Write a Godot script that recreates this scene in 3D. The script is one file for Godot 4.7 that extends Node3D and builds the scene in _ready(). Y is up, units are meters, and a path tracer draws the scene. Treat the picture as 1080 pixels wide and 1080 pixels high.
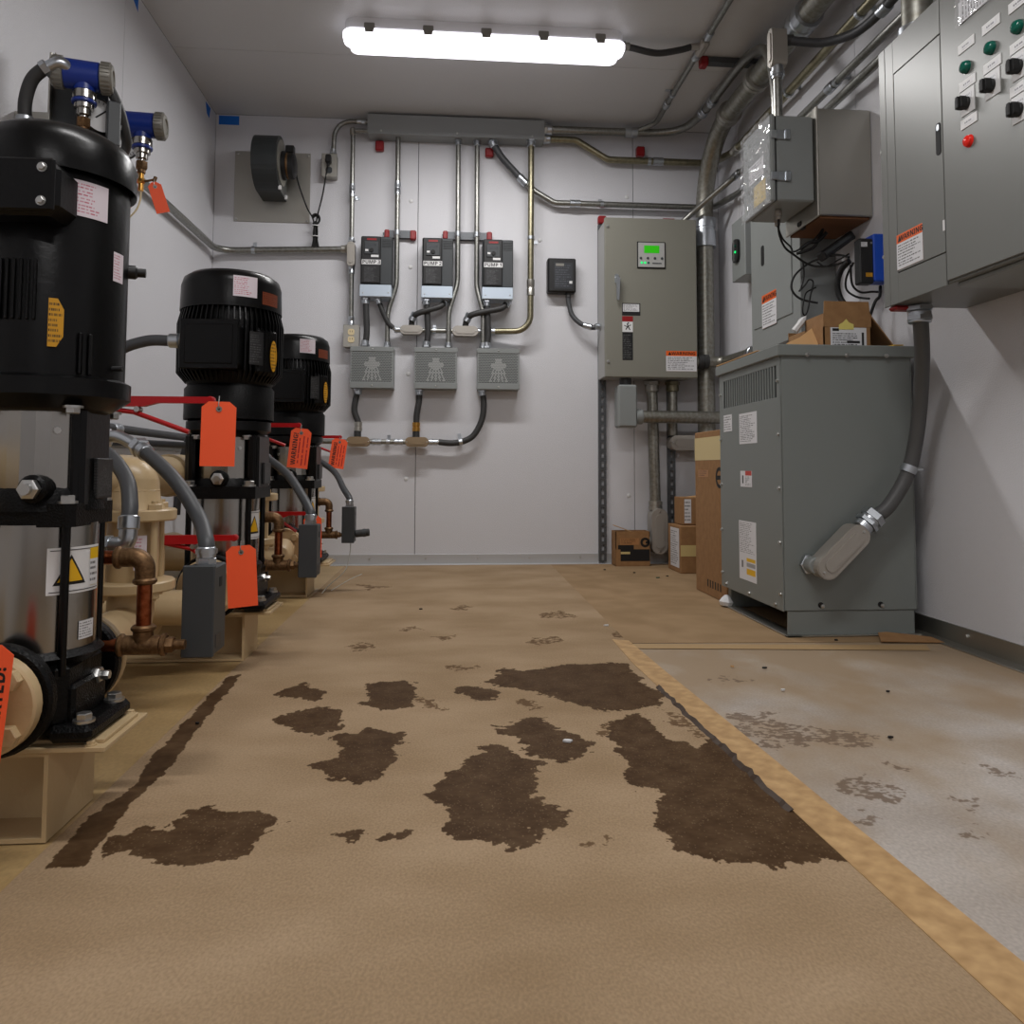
extends Node3D
# Pump room: three vertical pumps on beige skids at the left, conduits and cabinets
# on the back and right walls. Metres; x to the right, y up, the back wall at z = 0.

const W := 2.80
const H := 2.44
const DEEP := 6.8

func _ready():
	var cam := Camera3D.new()
	cam.name = "camera"
	cam.projection = Camera3D.PROJECTION_FRUSTUM
	cam.near = 0.05
	cam.far = 40.0
	cam.size = 2.0 * 0.05 * 540.0 / 826.4
	cam.frustum_offset = Vector2(0.0, -0.05 * 95.0 / 826.4)
	cam.transform = Transform3D(Basis(Vector3.UP, -0.0810) * Basis(Vector3.RIGHT, 0.0586) * Basis(Vector3.BACK, 0.0034), Vector3(1.2756, 0.5207, 4.2798))
	add_child(cam)
	cam.current = true
	var env := Environment.new()
	env.background_mode = Environment.BG_COLOR
	env.background_color = Color(0, 0, 0)
	env.tonemap_mode = Environment.TONE_MAPPER_LINEAR
	env.tonemap_exposure = 1.0
	env.sdfgi_enabled = true
	env.ssao_enabled = true
	env.ssil_enabled = true
	var we := WorldEnvironment.new()
	we.name = "world"
	we.environment = env
	add_child(we)
	make_materials()
	build_room()
	build_floor()
	build_lamps()
	build_pumps()
	build_back_wall()
	build_right_side()
	build_small_things()

const LAMP_ENERGY := 2.2
const WET = [
	[0.76, 2.23, 0.77, 2.35, 0.78, 2.56, 0.79, 2.72, 0.80, 2.85, 0.80, 2.92, 0.79, 2.96, 0.80, 3.05, 0.80, 3.11, 0.81, 3.19, 0.76, 3.19, 0.75, 3.08, 0.75, 3.03, 0.76, 2.99, 0.77, 2.91, 0.75, 2.79, 0.75, 2.69, 0.74, 2.48, 0.74, 2.25],
	[0.81, 3.10, 0.84, 3.08, 0.88, 3.09, 0.89, 3.04, 0.93, 3.02, 0.96, 3.04, 1.00, 3.03, 1.02, 3.04, 1.04, 3.08, 1.02, 3.11, 1.02, 3.14, 1.00, 3.18, 0.92, 3.19, 0.82, 3.16],
	[0.89, 2.42, 0.91, 2.35, 0.93, 2.32, 0.99, 2.39, 1.00, 2.45, 0.98, 2.47, 0.92, 2.45],
	[0.92, 2.61, 0.94, 2.55, 0.99, 2.53, 1.05, 2.54, 1.06, 2.61, 1.07, 2.67, 1.05, 2.69, 1.01, 2.69, 0.96, 2.66],
	[1.05, 2.72, 1.09, 2.69, 1.13, 2.67, 1.19, 2.71, 1.19, 2.77, 1.18, 2.86, 1.18, 2.91, 1.14, 2.94, 1.09, 2.92, 1.06, 2.88, 1.03, 2.86, 1.04, 2.84, 1.08, 2.82, 1.09, 2.77],
	[1.08, 2.35, 1.15, 2.33, 1.20, 2.35, 1.21, 2.44, 1.20, 2.52, 1.16, 2.55, 1.11, 2.53, 1.08, 2.49, 1.11, 2.46],
	[1.28, 2.40, 1.33, 2.37, 1.39, 2.42, 1.39, 2.47, 1.35, 2.50, 1.32, 2.45],
	[1.37, 2.68, 1.42, 2.64, 1.48, 2.63, 1.49, 2.70, 1.52, 2.72, 1.55, 2.77, 1.54, 2.83, 1.49, 2.87, 1.45, 2.85, 1.42, 2.80, 1.43, 2.77, 1.39, 2.73],
	[1.26, 2.99, 1.27, 2.94, 1.31, 2.86, 1.36, 2.77, 1.40, 2.81, 1.45, 2.88, 1.42, 2.93, 1.42, 2.99, 1.40, 3.02, 1.43, 3.04, 1.47, 3.07, 1.46, 3.10, 1.42, 3.12, 1.40, 3.16, 1.38, 3.18, 1.33, 3.17, 1.29, 3.14, 1.28, 3.09, 1.28, 3.04, 1.25, 3.01],
	[1.11, 3.13, 1.14, 3.10, 1.17, 3.11, 1.16, 3.13, 1.15, 3.15],
	[1.19, 3.13, 1.21, 3.12, 1.23, 3.14, 1.20, 3.16],
	[1.36, 2.35, 1.43, 2.23, 1.54, 2.24, 1.58, 2.19, 1.70, 2.19, 1.75, 2.20, 1.75, 2.35, 1.77, 2.50, 1.74, 2.55, 1.67, 2.59, 1.62, 2.59, 1.60, 2.58, 1.54, 2.52, 1.51, 2.47, 1.45, 2.42],
	[1.60, 2.70, 1.63, 2.65, 1.68, 2.61, 1.70, 2.65, 1.70, 2.75, 1.73, 2.82, 1.80, 2.77, 1.81, 2.85, 1.82, 2.95, 1.82, 3.06, 1.82, 3.13, 1.83, 3.19, 1.83, 3.24, 1.74, 3.25, 1.64, 3.25, 1.58, 3.18, 1.59, 3.09, 1.62, 3.02, 1.59, 2.99, 1.58, 2.94, 1.60, 2.84, 1.59, 2.77],
]
const DAMP = [
	[0.99, 1.93, 1.04, 1.89, 1.08, 1.96, 1.03, 1.99],
	[1.60, 1.49, 1.69, 1.41, 1.73, 1.53, 1.64, 1.57],
	[1.28, 1.31, 1.34, 1.27, 1.37, 1.32, 1.32, 1.38],
	[1.53, 1.88, 1.64, 1.86, 1.58, 1.97, 1.53, 1.95],
	[0.87, 0.73, 1.03, 0.78, 0.95, 0.87],
	[1.28, 2.21, 1.36, 2.19, 1.33, 2.25],
	[1.22, 1.83, 1.31, 1.81, 1.28, 1.87],
	[1.47, 3.17, 1.50, 3.14, 1.50, 3.18],
	[1.72, 2.57, 1.77, 2.62, 1.78, 2.68, 1.78, 2.76, 1.76, 2.76, 1.74, 2.69],
	[1.81, 1.79, 1.87, 1.75, 1.89, 1.85, 1.83, 1.90, 1.79, 1.87],
	[1.12, 1.68, 1.17, 1.65, 1.19, 1.72, 1.14, 1.72],
	[1.57, 2.71, 1.61, 2.69, 1.59, 2.76],
	[1.21, 2.46, 1.27, 2.50, 1.26, 2.57, 1.22, 2.55],
	[1.43, 2.50, 1.48, 2.52, 1.46, 2.57],
]
const DIRT = [
	[1.87, 2.63, 1.97, 2.62, 1.96, 2.68, 2.02, 2.72, 2.11, 2.78, 2.12, 2.80, 2.03, 2.85, 1.98, 2.80, 1.89, 2.83, 1.87, 2.79, 1.86, 2.71],
	[1.92, 3.02, 1.99, 2.95, 1.98, 3.00, 2.02, 3.02, 1.99, 3.06, 1.95, 3.06, 1.93, 3.04],
	[2.20, 2.94, 2.25, 2.97, 2.20, 2.99],
	[2.08, 3.07, 2.11, 3.08, 2.08, 3.10],
	[2.04, 3.15, 2.05, 3.18, 2.02, 3.20],
	[1.93, 2.35, 1.97, 2.32, 1.98, 2.37, 1.94, 2.38],
	[1.99, 2.34, 2.04, 2.37, 2.00, 2.38],
	[1.89, 3.11, 1.92, 3.13, 1.89, 3.15],
	[2.07, 2.90, 2.09, 2.94, 2.06, 2.94],
]
# ---------------------------------------------------------------- mesh helpers
class MB:
	var st := SurfaceTool.new()
	var off := Vector3.ZERO
	func _init(o := Vector3.ZERO):
		st.begin(Mesh.PRIMITIVE_TRIANGLES)
		off = o
	func vert(p: Vector3, n: Vector3, uv: Vector2):
		st.set_normal(n)
		st.set_uv(uv)
		st.add_vertex(p - off)
	func tri(a: Vector3, b: Vector3, c: Vector3, na: Vector3, nb: Vector3, nc: Vector3, ua := Vector2.ZERO, ub := Vector2.ZERO, uc := Vector2.ZERO):
		var x := (b - a).cross(c - a)
		if x.length_squared() < 1e-18:
			return
		vert(a, na, ua)
		if x.dot(na + nb + nc) > 0.0:
			vert(c, nc, uc)
			vert(b, nb, ub)
		else:
			vert(b, nb, ub)
			vert(c, nc, uc)
	# corners: top left, top right, bottom right, bottom left
	func quad(a: Vector3, b: Vector3, c: Vector3, d: Vector3, n: Vector3):
		tri(a, b, c, n, n, n, Vector2(0, 0), Vector2(1, 0), Vector2(1, 1))
		tri(a, c, d, n, n, n, Vector2(0, 0), Vector2(1, 1), Vector2(0, 1))
	func box(c: Vector3, s: Vector3, bev := 0.0, B := Basis()):
		var h := s / 2.0
		bev = minf(bev, minf(h.x, minf(h.y, h.z)) * 0.9)
		var cor := func(sx: float, sy: float, sz: float, ax: int) -> Vector3:
			var p := Vector3(sx * h.x, sy * h.y, sz * h.z)
			if ax != 0: p.x -= sx * bev
			if ax != 1: p.y -= sy * bev
			if ax != 2: p.z -= sz * bev
			return c + B * p
		for ax in 3:
			for s1 in [-1.0, 1.0]:
				var q := []
				for k in [[-1, 1], [1, 1], [1, -1], [-1, -1]]:
					var t := [0.0, 0.0, 0.0]
					t[ax] = s1
					t[(ax + 1) % 3] = k[0]
					t[(ax + 2) % 3] = k[1]
					q.append(cor.call(t[0], t[1], t[2], ax))
				var n := Vector3.ZERO
				n[ax] = s1
				quad(q[0], q[1], q[2], q[3], B * n)
		if bev <= 0.0:
			return
		for ax in 3:
			var a1 := (ax + 1) % 3
			var a2 := (ax + 2) % 3
			for s1 in [-1.0, 1.0]:
				for s2 in [-1.0, 1.0]:
					var t := [0.0, 0.0, 0.0]
					t[a1] = s1
					t[a2] = s2
					t[ax] = -1.0
					var p0 = cor.call(t[0], t[1], t[2], a1)
					var p1 = cor.call(t[0], t[1], t[2], a2)
					t[ax] = 1.0
					var p2 = cor.call(t[0], t[1], t[2], a2)
					var p3 = cor.call(t[0], t[1], t[2], a1)
					var n := Vector3.ZERO
					n[a1] = s1
					n[a2] = s2
					quad(p0, p1, p2, p3, B * n.normalized())
		for sx in [-1.0, 1.0]:
			for sy in [-1.0, 1.0]:
				for sz in [-1.0, 1.0]:
					var n := B * Vector3(sx, sy, sz).normalized()
					tri(cor.call(sx, sy, sz, 0), cor.call(sx, sy, sz, 1), cor.call(sx, sy, sz, 2), n, n, n)
	# a box between two corners
	func bx(a: Vector3, b: Vector3, bev := 0.0):
		box((a + b) / 2.0, (b - a).abs(), bev)
	static func frame(d: Vector3) -> Array:
		var u := Vector3.UP if absf(d.normalized().y) < 0.9 else Vector3.BACK
		var x := u.cross(d).normalized()
		return [x, d.cross(x).normalized()]
	# profile: [radius, height] pairs along d from o
	func lathe(o: Vector3, d: Vector3, prof: Array, seg := 24, flat := false):
		d = d.normalized()
		var f := frame(d)
		var ns := []
		for i in prof.size() - 1:
			var dr: float = prof[i + 1][0] - prof[i][0]
			var dh: float = prof[i + 1][1] - prof[i][1]
			ns.append(Vector2(dh, -dr).normalized())
		for i in prof.size() - 1:
			var n0: Vector2 = ns[i]
			var n1: Vector2 = ns[i]
			if i > 0 and (ns[i - 1] as Vector2).dot(ns[i]) > 0.75: n0 = (ns[i - 1] + ns[i]).normalized()
			if i < ns.size() - 1 and (ns[i + 1] as Vector2).dot(ns[i]) > 0.75: n1 = (ns[i + 1] + ns[i]).normalized()
			var ra: float = prof[i][0]
			var rb: float = prof[i + 1][0]
			var ha: float = prof[i][1]
			var hb: float = prof[i + 1][1]
			for k in seg:
				var t0 := TAU * k / seg
				var t1 := TAU * (k + 1) / seg
				var e0: Vector3 = f[0] * cos(t0) + f[1] * sin(t0)
				var e1: Vector3 = f[0] * cos(t1) + f[1] * sin(t1)
				var m0 := e0
				var m1 := e1
				if flat:
					m0 = (e0 + e1).normalized()
					m1 = m0
				var a := o + e0 * ra + d * ha
				var b := o + e1 * ra + d * ha
				var c := o + e1 * rb + d * hb
				var g := o + e0 * rb + d * hb
				var na := m0 * n0.x + d * n0.y
				var nb := m1 * n0.x + d * n0.y
				var nc := m1 * n1.x + d * n1.y
				var ng := m0 * n1.x + d * n1.y
				tri(a, b, c, na, nb, nc)
				tri(a, c, g, na, nc, ng)
	func cyl(a: Vector3, b: Vector3, r: float, seg := 16, bev := 0.0):
		var l := (b - a).length()
		if bev > 0.0:
			lathe(a, b - a, [[0, 0], [r - bev, 0], [r, bev], [r, l - bev], [r - bev, l], [0, l]], seg)
		else:
			lathe(a, b - a, [[0, 0], [r, 0], [r, l], [0, l]], seg)
	func ring(a: Vector3, b: Vector3, r: float, hole: float, seg := 20):
		var l := (b - a).length()
		lathe(a, b - a, [[hole, 0], [r, 0], [r, l], [hole, l], [hole, 0]], seg)
	func hexa(o: Vector3, d: Vector3, r: float, h: float):
		lathe(o, d, [[0, 0], [r, 0], [r, h * 0.85], [r * 0.88, h], [0, h]], 6, true)
	func bolt(o: Vector3, d: Vector3, r: float):
		cyl(o, o + d.normalized() * r * 0.35, r * 1.35, 12)
		hexa(o + d.normalized() * r * 0.35, d, r, r * 0.8)
	func tube(pts: Array, r: float, seg := 12, closed := false):
		var n := pts.size()
		var f := frame((pts[1] - pts[0]).normalized())
		var x: Vector3 = f[0]
		var last := []
		for i in n:
			var t: Vector3
			if i == 0: t = pts[1] - pts[0]
			elif i == n - 1: t = pts[n - 1] - pts[n - 2]
			else: t = (pts[i + 1] - pts[i]).normalized() + (pts[i] - pts[i - 1]).normalized()
			t = t.normalized()
			x = (x - t * x.dot(t)).normalized()
			var y := t.cross(x)
			var row := []
			for k in seg + 1:
				var a := TAU * k / seg
				row.append(x * cos(a) + y * sin(a))
			if i == 0 or i == n - 1:
				var sgn := -1.0 if i == 0 else 1.0
				for k in seg:
					tri(pts[i], pts[i] + row[k] * r, pts[i] + row[k + 1] * r, t * sgn, t * sgn, t * sgn)
			if i > 0:
				for k in seg:
					tri(pts[i - 1] + last[k] * r, pts[i - 1] + last[k + 1] * r, pts[i] + row[k + 1] * r, last[k], last[k + 1], row[k + 1])
					tri(pts[i - 1] + last[k] * r, pts[i] + row[k + 1] * r, pts[i] + row[k] * r, last[k], row[k + 1], row[k])
			last = row
	# outline poly (x along ux, y along uy) pushed out by dep
	func prism(poly: PackedVector2Array, o: Vector3, ux: Vector3, uy: Vector3, dep: Vector3, uvb := Rect2(0, 0, 1, 1)):
		var idx := Geometry2D.triangulate_polygon(poly)
		var n := dep.normalized()
		var uv := func(q: Vector2) -> Vector2: return Vector2((q.x - uvb.position.x) / uvb.size.x, 1.0 - (q.y - uvb.position.y) / uvb.size.y)
		for i in range(0, idx.size(), 3):
			var a := poly[idx[i]]
			var b := poly[idx[i + 1]]
			var c := poly[idx[i + 2]]
			var pa := o + ux * a.x + uy * a.y
			var pb := o + ux * b.x + uy * b.y
			var pc := o + ux * c.x + uy * c.y
			tri(pa, pb, pc, -n, -n, -n, uv.call(a), uv.call(b), uv.call(c))
			tri(pa + dep, pb + dep, pc + dep, n, n, n, uv.call(a), uv.call(b), uv.call(c))
		var m := poly.size()
		var area := 0.0
		for i in m: area += poly[i].cross(poly[(i + 1) % m])
		var sg := 1.0 if area > 0.0 else -1.0
		for i in m:
			var a := poly[i]
			var b := poly[(i + 1) % m]
			var e := (b - a).normalized() * sg
			var nn := (ux * e.y - uy * e.x).normalized()
			quad(o + ux * a.x + uy * a.y, o + ux * b.x + uy * b.y, o + ux * b.x + uy * b.y + dep, o + ux * a.x + uy * a.y + dep, nn)
	# a label wrapped round a standing cylinder, angles in degrees from +z towards +x
	func wrap(o: Vector3, r: float, a0: float, a1: float, y0: float, y1: float, th := 0.0006):
		var m := 8
		for k in m:
			var t0 := deg_to_rad(lerpf(a0, a1, float(k) / m))
			var t1 := deg_to_rad(lerpf(a0, a1, float(k + 1) / m))
			var e0 := Vector3(sin(t0), 0, cos(t0))
			var e1 := Vector3(sin(t1), 0, cos(t1))
			var p := [o + e0 * (r + th) + Vector3.UP * y1, o + e1 * (r + th) + Vector3.UP * y1, o + e1 * (r + th) + Vector3.UP * y0, o + e0 * (r + th) + Vector3.UP * y0]
			var u0 := Vector2(float(k) / m, 0)
			var u1 := Vector2(float(k + 1) / m, 0)
			var dn := Vector2(0, 1)
			tri(p[0], p[1], p[2], e0, e1, e1, u0, u1, u1 + dn)
			tri(p[0], p[2], p[3], e0, e1, e0, u0, u1 + dn, u0 + dn)
			quad(p[0] - e0 * th, p[1] - e1 * th, p[1], p[0], Vector3.UP)
			quad(p[3] - e0 * th, p[2] - e1 * th, p[2], p[3], Vector3.DOWN)

static func rrect(w: float, h: float, r: float, n := 5) -> PackedVector2Array:
	var p := PackedVector2Array()
	for q in 4:
		var c := Vector2((w / 2 - r) * [1, -1, -1, 1][q], (h / 2 - r) * [1, 1, -1, -1][q])
		for k in n + 1:
			p.append(c + Vector2.from_angle(PI / 2 * (q + float(k) / n)) * r)
	return p

# round off the corners of a path
static func fillet(pts: Array, rad: float, n := 7) -> Array:
	var out := [pts[0]]
	for i in range(1, pts.size() - 1):
		var a: Vector3 = (pts[i - 1] - pts[i])
		var b: Vector3 = (pts[i + 1] - pts[i])
		var half := a.angle_to(b) / 2.0
		if half > PI / 2 - 0.02:
			continue
		var cut := minf(rad / tan(half), minf(a.length(), b.length()) * 0.49)
		var p0: Vector3 = pts[i] + a.normalized() * cut
		var p2: Vector3 = pts[i] + b.normalized() * cut
		for k in n + 1:
			var t := float(k) / n
			var w := cos(half)  # a conic that follows the circle
			w = sin(half)
			var q0 := (1 - t) * (1 - t)
			var q1 := 2 * t * (1 - t) * w
			var q2 := t * t
			out.append((p0 * q0 + pts[i] * q1 + p2 * q2) / (q0 + q1 + q2))
	out.append(pts[-1])
	return out

static func smooth(pts: Array, n := 8) -> Array:
	var c := Curve3D.new()
	for i in pts.size():
		var t: Vector3 = (pts[mini(i + 1, pts.size() - 1)] - pts[maxi(i - 1, 0)]) / 6.0
		c.add_point(pts[i], -t, t)
	var out := []
	for i in pts.size() - 1:
		for k in n:
			out.append(c.sample(i, float(k) / n))
	out.append(pts[-1])
	return out

# ---------------------------------------------------------------- objects
const ZF := Basis(Vector3(1, 0, 0), Vector3(0, 1, 0), Vector3(0, 0, 1))
const XN := Basis(Vector3(0, 0, 1), Vector3(0, 1, 0), Vector3(-1, 0, 0))
const XP := Basis(Vector3(0, 0, -1), Vector3(0, 1, 0), Vector3(1, 0, 0))
var O := Vector3.ZERO
var taken := {}

func numbered(called: String) -> String:
	taken[called] = taken.get(called, -1) + 1
	return called if taken[called] == 0 else "%s_%03d" % [called, taken[called]]

func mb() -> MB:
	return MB.new(O)

func tag(o: Node3D, label: String, category: String, group := ""):
	o.set_meta("label", label)
	o.set_meta("category", category)
	if group: o.set_meta("group", group)

func thing(called: String, label: String, category: String, at: Vector3, group := "") -> Node3D:
	var o := Node3D.new()
	o.name = numbered(called)
	add_child(o)
	o.position = at
	tag(o, label, category, group)
	O = at
	return o

func part(called: String, m: MB, mat: Material, parent: Node3D) -> MeshInstance3D:
	var o := MeshInstance3D.new()
	o.name = called
	o.mesh = m.st.commit()
	o.material_override = mat
	parent.add_child(o, true)
	return o

# a thing that is one mesh; O must be its base
func single(called: String, m: MB, mat: Material, label: String, category: String, group := "") -> MeshInstance3D:
	var o := part(numbered(called), m, mat, self)
	o.position = O
	tag(o, label, category, group)
	return o

func struct(called: String, m: MB, mat: Material) -> MeshInstance3D:
	var o := part(called, m, mat, self)
	o.position = O
	o.set_meta("kind", "structure")
	return o

# lettering as a sub-part; B turns it from facing +z
func words(s: String, h: float, at: Vector3, B: Basis, mat: Material, parent: Node3D, bold := true, squeeze := 1.0, called := "lettering"):
	var f := SystemFont.new()
	f.font_names = PackedStringArray(["Droid Sans"])
	f.font_weight = 700 if bold else 400
	var t := TextMesh.new()
	t.text = s
	t.font = f
	t.font_size = 32
	t.pixel_size = h / 24.0
	t.depth = 0.0006
	t.curve_step = 3.0
	var o := MeshInstance3D.new()
	o.name = called
	o.mesh = t
	o.material_override = mat
	o.transform = Transform3D(B.scaled_local(Vector3(squeeze, 1, 1)), at - O)
	parent.add_child(o, true)
	return o

# a printed label stuck on a flat face; centre at, facing B.z
func sticker(called: String, at: Vector3, w: float, h: float, B: Basis, mat: Material, parent: Node3D, th := 0.0007) -> MeshInstance3D:
	var m := mb()
	var x := B.x * w / 2
	var y := B.y * h / 2
	var z := B.z * th
	m.quad(at - x + y + z, at + x + y + z, at + x - y + z, at - x - y + z, B.z)
	m.quad(at - x + y, at + x + y, at + x + y + z, at - x + y + z, B.y)
	m.quad(at - x - y, at + x - y, at + x - y + z, at - x - y + z, -B.y)
	m.quad(at - x + y, at - x - y, at - x - y + z, at - x + y + z, -B.x)
	m.quad(at + x + y, at + x - y, at + x - y + z, at + x + y + z, B.x)
	return part(called, m, mat, parent)

# ---------------------------------------------------------------- materials
var M := {}
func mat(key: String, col: Color, rough := 0.5, metal := 0.0) -> StandardMaterial3D:
	var m := StandardMaterial3D.new()
	m.resource_name = key
	m.albedo_color = col
	m.roughness = rough
	m.metallic = metal
	M[key] = m
	return m

func noise_tex(freq: float, as_normal: bool, strength := 4.0, size := 256, type := FastNoiseLite.TYPE_SIMPLEX_SMOOTH, oct := 3) -> NoiseTexture2D:
	var n := FastNoiseLite.new()
	n.seed = 7
	n.noise_type = type
	n.frequency = freq
	n.fractal_octaves = oct
	var t := NoiseTexture2D.new()
	t.width = size
	t.height = size
	t.seamless = true
	t.noise = n
	t.as_normal_map = as_normal
	t.bump_strength = strength
	return t

func bumpy(m: StandardMaterial3D, tex: Texture2D, scale: float, amount: float):
	m.normal_enabled = true
	m.normal_texture = tex
	m.normal_scale = amount
	m.uv1_triplanar = true
	m.uv1_world_triplanar = true
	m.uv1_scale = Vector3.ONE * scale

func mottled(m: StandardMaterial3D, tex: NoiseTexture2D, lo: Color, hi: Color, scale: float):
	var t: NoiseTexture2D = tex.duplicate()
	var g := Gradient.new()
	g.set_color(0, lo)
	g.set_color(1, hi)
	t.color_ramp = g
	m.albedo_texture = t
	m.uv1_triplanar = true
	m.uv1_world_triplanar = true
	m.uv1_scale = Vector3.ONE * scale

# small print: rows of broken dashes on a field; boxes = [x, y, w, h, colour] in 0..1 painted last
func print_tex(key: String, w: int, h: int, field: Color, ink: Color, rows: int, top := 0.08, bottom := 0.95, boxes := [], left := 0.06, right := 0.94) -> StandardMaterial3D:
	var im := Image.create(w, h, false, Image.FORMAT_RGB8)
	im.fill(field)
	var rng := RandomNumberGenerator.new()
	rng.seed = hash(key)
	for r in rows:
		var y0 := int((top + (bottom - top) * (r + 0.2) / rows) * h)
		var hh := maxi(1, int((bottom - top) / rows * h * 0.5))
		var x := int(left * w)
		var stop := int(w * right * rng.randf_range(0.6, 1.0))
		while x < stop:
			var l := rng.randi_range(2, maxi(3, w / 9))
			im.fill_rect(Rect2i(x, y0, mini(l, stop - x), hh), ink.lerp(field, rng.randf() * 0.5))
			x += l + rng.randi_range(1, 3)
	for b in boxes:
		im.fill_rect(Rect2i(int(b[0] * w), int(b[1] * h), maxi(1, int(b[2] * w)), maxi(1, int(b[3] * h))), b[4])
	var m := mat(key, Color.WHITE, 0.45)
	m.albedo_texture = ImageTexture.create_from_image(im)
	return m

func make_materials():
	var peel := noise_tex(0.09, true, 5.0, 512, FastNoiseLite.TYPE_SIMPLEX_SMOOTH, 2)
	var soft := noise_tex(0.02, true, 2.0)
	var spots := noise_tex(0.03, false, 1.0, 256, FastNoiseLite.TYPE_SIMPLEX_SMOOTH, 4)
	var spangle := noise_tex(0.06, false, 1.0, 256, FastNoiseLite.TYPE_CELLULAR, 2)
	bumpy(mat("wall", Color(0.83, 0.83, 0.845), 0.42), peel, 4.0, 0.35)
	bumpy(mat("ceiling", Color(0.80, 0.80, 0.80), 0.36), peel, 4.0, 0.35)
	mat("joint", Color(0.12, 0.12, 0.12), 0.8)
	mottled(mat("emt", Color(0.64, 0.64, 0.625), 0.38, 0.95), spots, Color(0.8, 0.8, 0.78), Color(1, 1, 1), 6.0)
	mottled(mat("emt_yellow", Color(0.63, 0.605, 0.51), 0.38, 0.95), spots, Color(0.8, 0.8, 0.78), Color(1, 1, 1), 5.0)
	mottled(mat("rigid", Color(0.68, 0.68, 0.655), 0.40, 0.92), spots, Color(0.78, 0.76, 0.72), Color(1, 1, 1), 5.0)
	mat("zinc", Color(0.74, 0.76, 0.78), 0.3, 1.0)
	mat("steel_bolt", Color(0.74, 0.74, 0.73), 0.3, 0.95)
	mat("flex_dark", Color(0.19, 0.19, 0.19), 0.55)
	mat("flex", Color(0.235, 0.24, 0.25), 0.5)
	bumpy(mat("cast_alloy", Color(0.66, 0.64, 0.61), 0.42, 0.5), soft, 20.0, 0.4)
	mat("enclosure_gray", Color(0.52, 0.535, 0.53), 0.42)
	mat("transformer_gray", Color(0.465, 0.485, 0.475), 0.42)
	mat("olive_gray", Color(0.50, 0.495, 0.455), 0.42)
	mat("olive_side", Color(0.62, 0.62, 0.61), 0.42)
	mat("panel_gray", Color(0.45, 0.455, 0.44), 0.36, 0.12)
	mat("trough_gray", Color(0.55, 0.56, 0.555), 0.45)
	bumpy(mat("black_paint", Color(0.018, 0.018, 0.02), 0.30), soft, 14.0, 0.25)
	bumpy(mat("black_cast", Color(0.02, 0.02, 0.022), 0.42), peel, 5.0, 0.5)
	M.black_paint.metallic_specular = 0.35
	M.black_cast.metallic_specular = 0.3
	mat("hose_gray", Color(0.30, 0.30, 0.30), 0.5)
	mat("fan_black", Color(0.15, 0.165, 0.17), 0.5)
	mat("black_plastic", Color(0.07, 0.07, 0.075), 0.45)
	mat("rubber", Color(0.03, 0.03, 0.03), 0.6)
	mat("charcoal", Color(0.21, 0.225, 0.235), 0.5)
	mat("stainless", Color(0.64, 0.63, 0.61), 0.22, 1.0)
	mat("brushed", Color(0.70, 0.69, 0.66), 0.42, 1.0)
	bumpy(mat("beige", Color(0.76, 0.665, 0.51), 0.36), soft, 12.0, 0.35)
	mottled(mat("copper", Color(0.70, 0.42, 0.28), 0.33, 0.95), spots, Color(0.62, 0.5, 0.42), Color(1, 1, 1), 9.0)
	mottled(mat("bronze", Color(0.55, 0.43, 0.30), 0.48, 0.75), spots, Color(0.6, 0.55, 0.5), Color(1, 1, 1), 14.0)
	mat("brass", Color(0.80, 0.60, 0.30), 0.3, 1.0)
	mat("red", Color(0.68, 0.04, 0.07), 0.32)
	mat("strut_red", Color(0.55, 0.05, 0.07), 0.4)
	mat("orange", Color(1.0, 0.36, 0.17), 0.6)
	mat("black_ink", Color(0.04, 0.03, 0.03), 0.6)
	mat("white_ink", Color(0.9, 0.9, 0.9), 0.6)
	mat("red_ink", Color(0.7, 0.1, 0.1), 0.6)
	mottled(mat("cardboard", Color(0.60, 0.45, 0.29), 0.8), spots, Color(0.9, 0.88, 0.86), Color(1, 1, 1), 3.0)
	mat("cardboard_edge", Color(0.74, 0.58, 0.39), 0.85)
	mat("packing_tape", Color(0.80, 0.72, 0.50), 0.3)
	mat("white_label", Color(0.86, 0.86, 0.86), 0.45)
	mat("yellow", Color(0.88, 0.68, 0.05), 0.4)
	mat("yellow_tape", Color(0.86, 0.80, 0.45), 0.4)
	mat("blue_tape", Color(0.04, 0.42, 0.80), 0.6)
	mat("blue", Color(0.06, 0.18, 0.52), 0.35)
	mat("blue_bright", Color(0.02, 0.29, 0.75), 0.4)
	mat("gauge_gray", Color(0.52, 0.51, 0.48), 0.4, 0.3)
	mat("white_plastic", Color(0.85, 0.85, 0.85), 0.4)
	mat("cream", Color(0.85, 0.78, 0.62), 0.4)
	mat("silver_plate", Color(0.74, 0.79, 0.84), 0.35, 0.3)
	mat("aluminium", Color(0.72, 0.72, 0.71), 0.4, 0.9)
	mat("baseboard", Color(0.74, 0.74, 0.74), 0.4, 0.35)
	mat("plywood", Color(0.42, 0.27, 0.15), 0.8)
	mat("strut_gray", Color(0.36, 0.37, 0.38), 0.42, 0.6)
	mat("pale_tape", Color(0.665, 0.55, 0.39), 0.6)
	mat("cast_tan", Color(0.60, 0.52, 0.41), 0.45, 0.5)
	mat("display_gray", Color(0.66, 0.66, 0.65), 0.4)
	mat("dark_slot", Color(0.015, 0.015, 0.015), 0.7)
	mat("green_lens", Color(0.0, 0.36, 0.30), 0.12)
	mat("red_lens", Color(0.95, 0.16, 0.11), 0.2)
	mat("wet_paper", Color(0.225, 0.155, 0.09), 0.6)
	mat("dust_brown", Color(0.42, 0.34, 0.24), 0.9)
	var lcd := mat("lcd", Color(0.15, 0.5, 0.05), 0.3)
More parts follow.
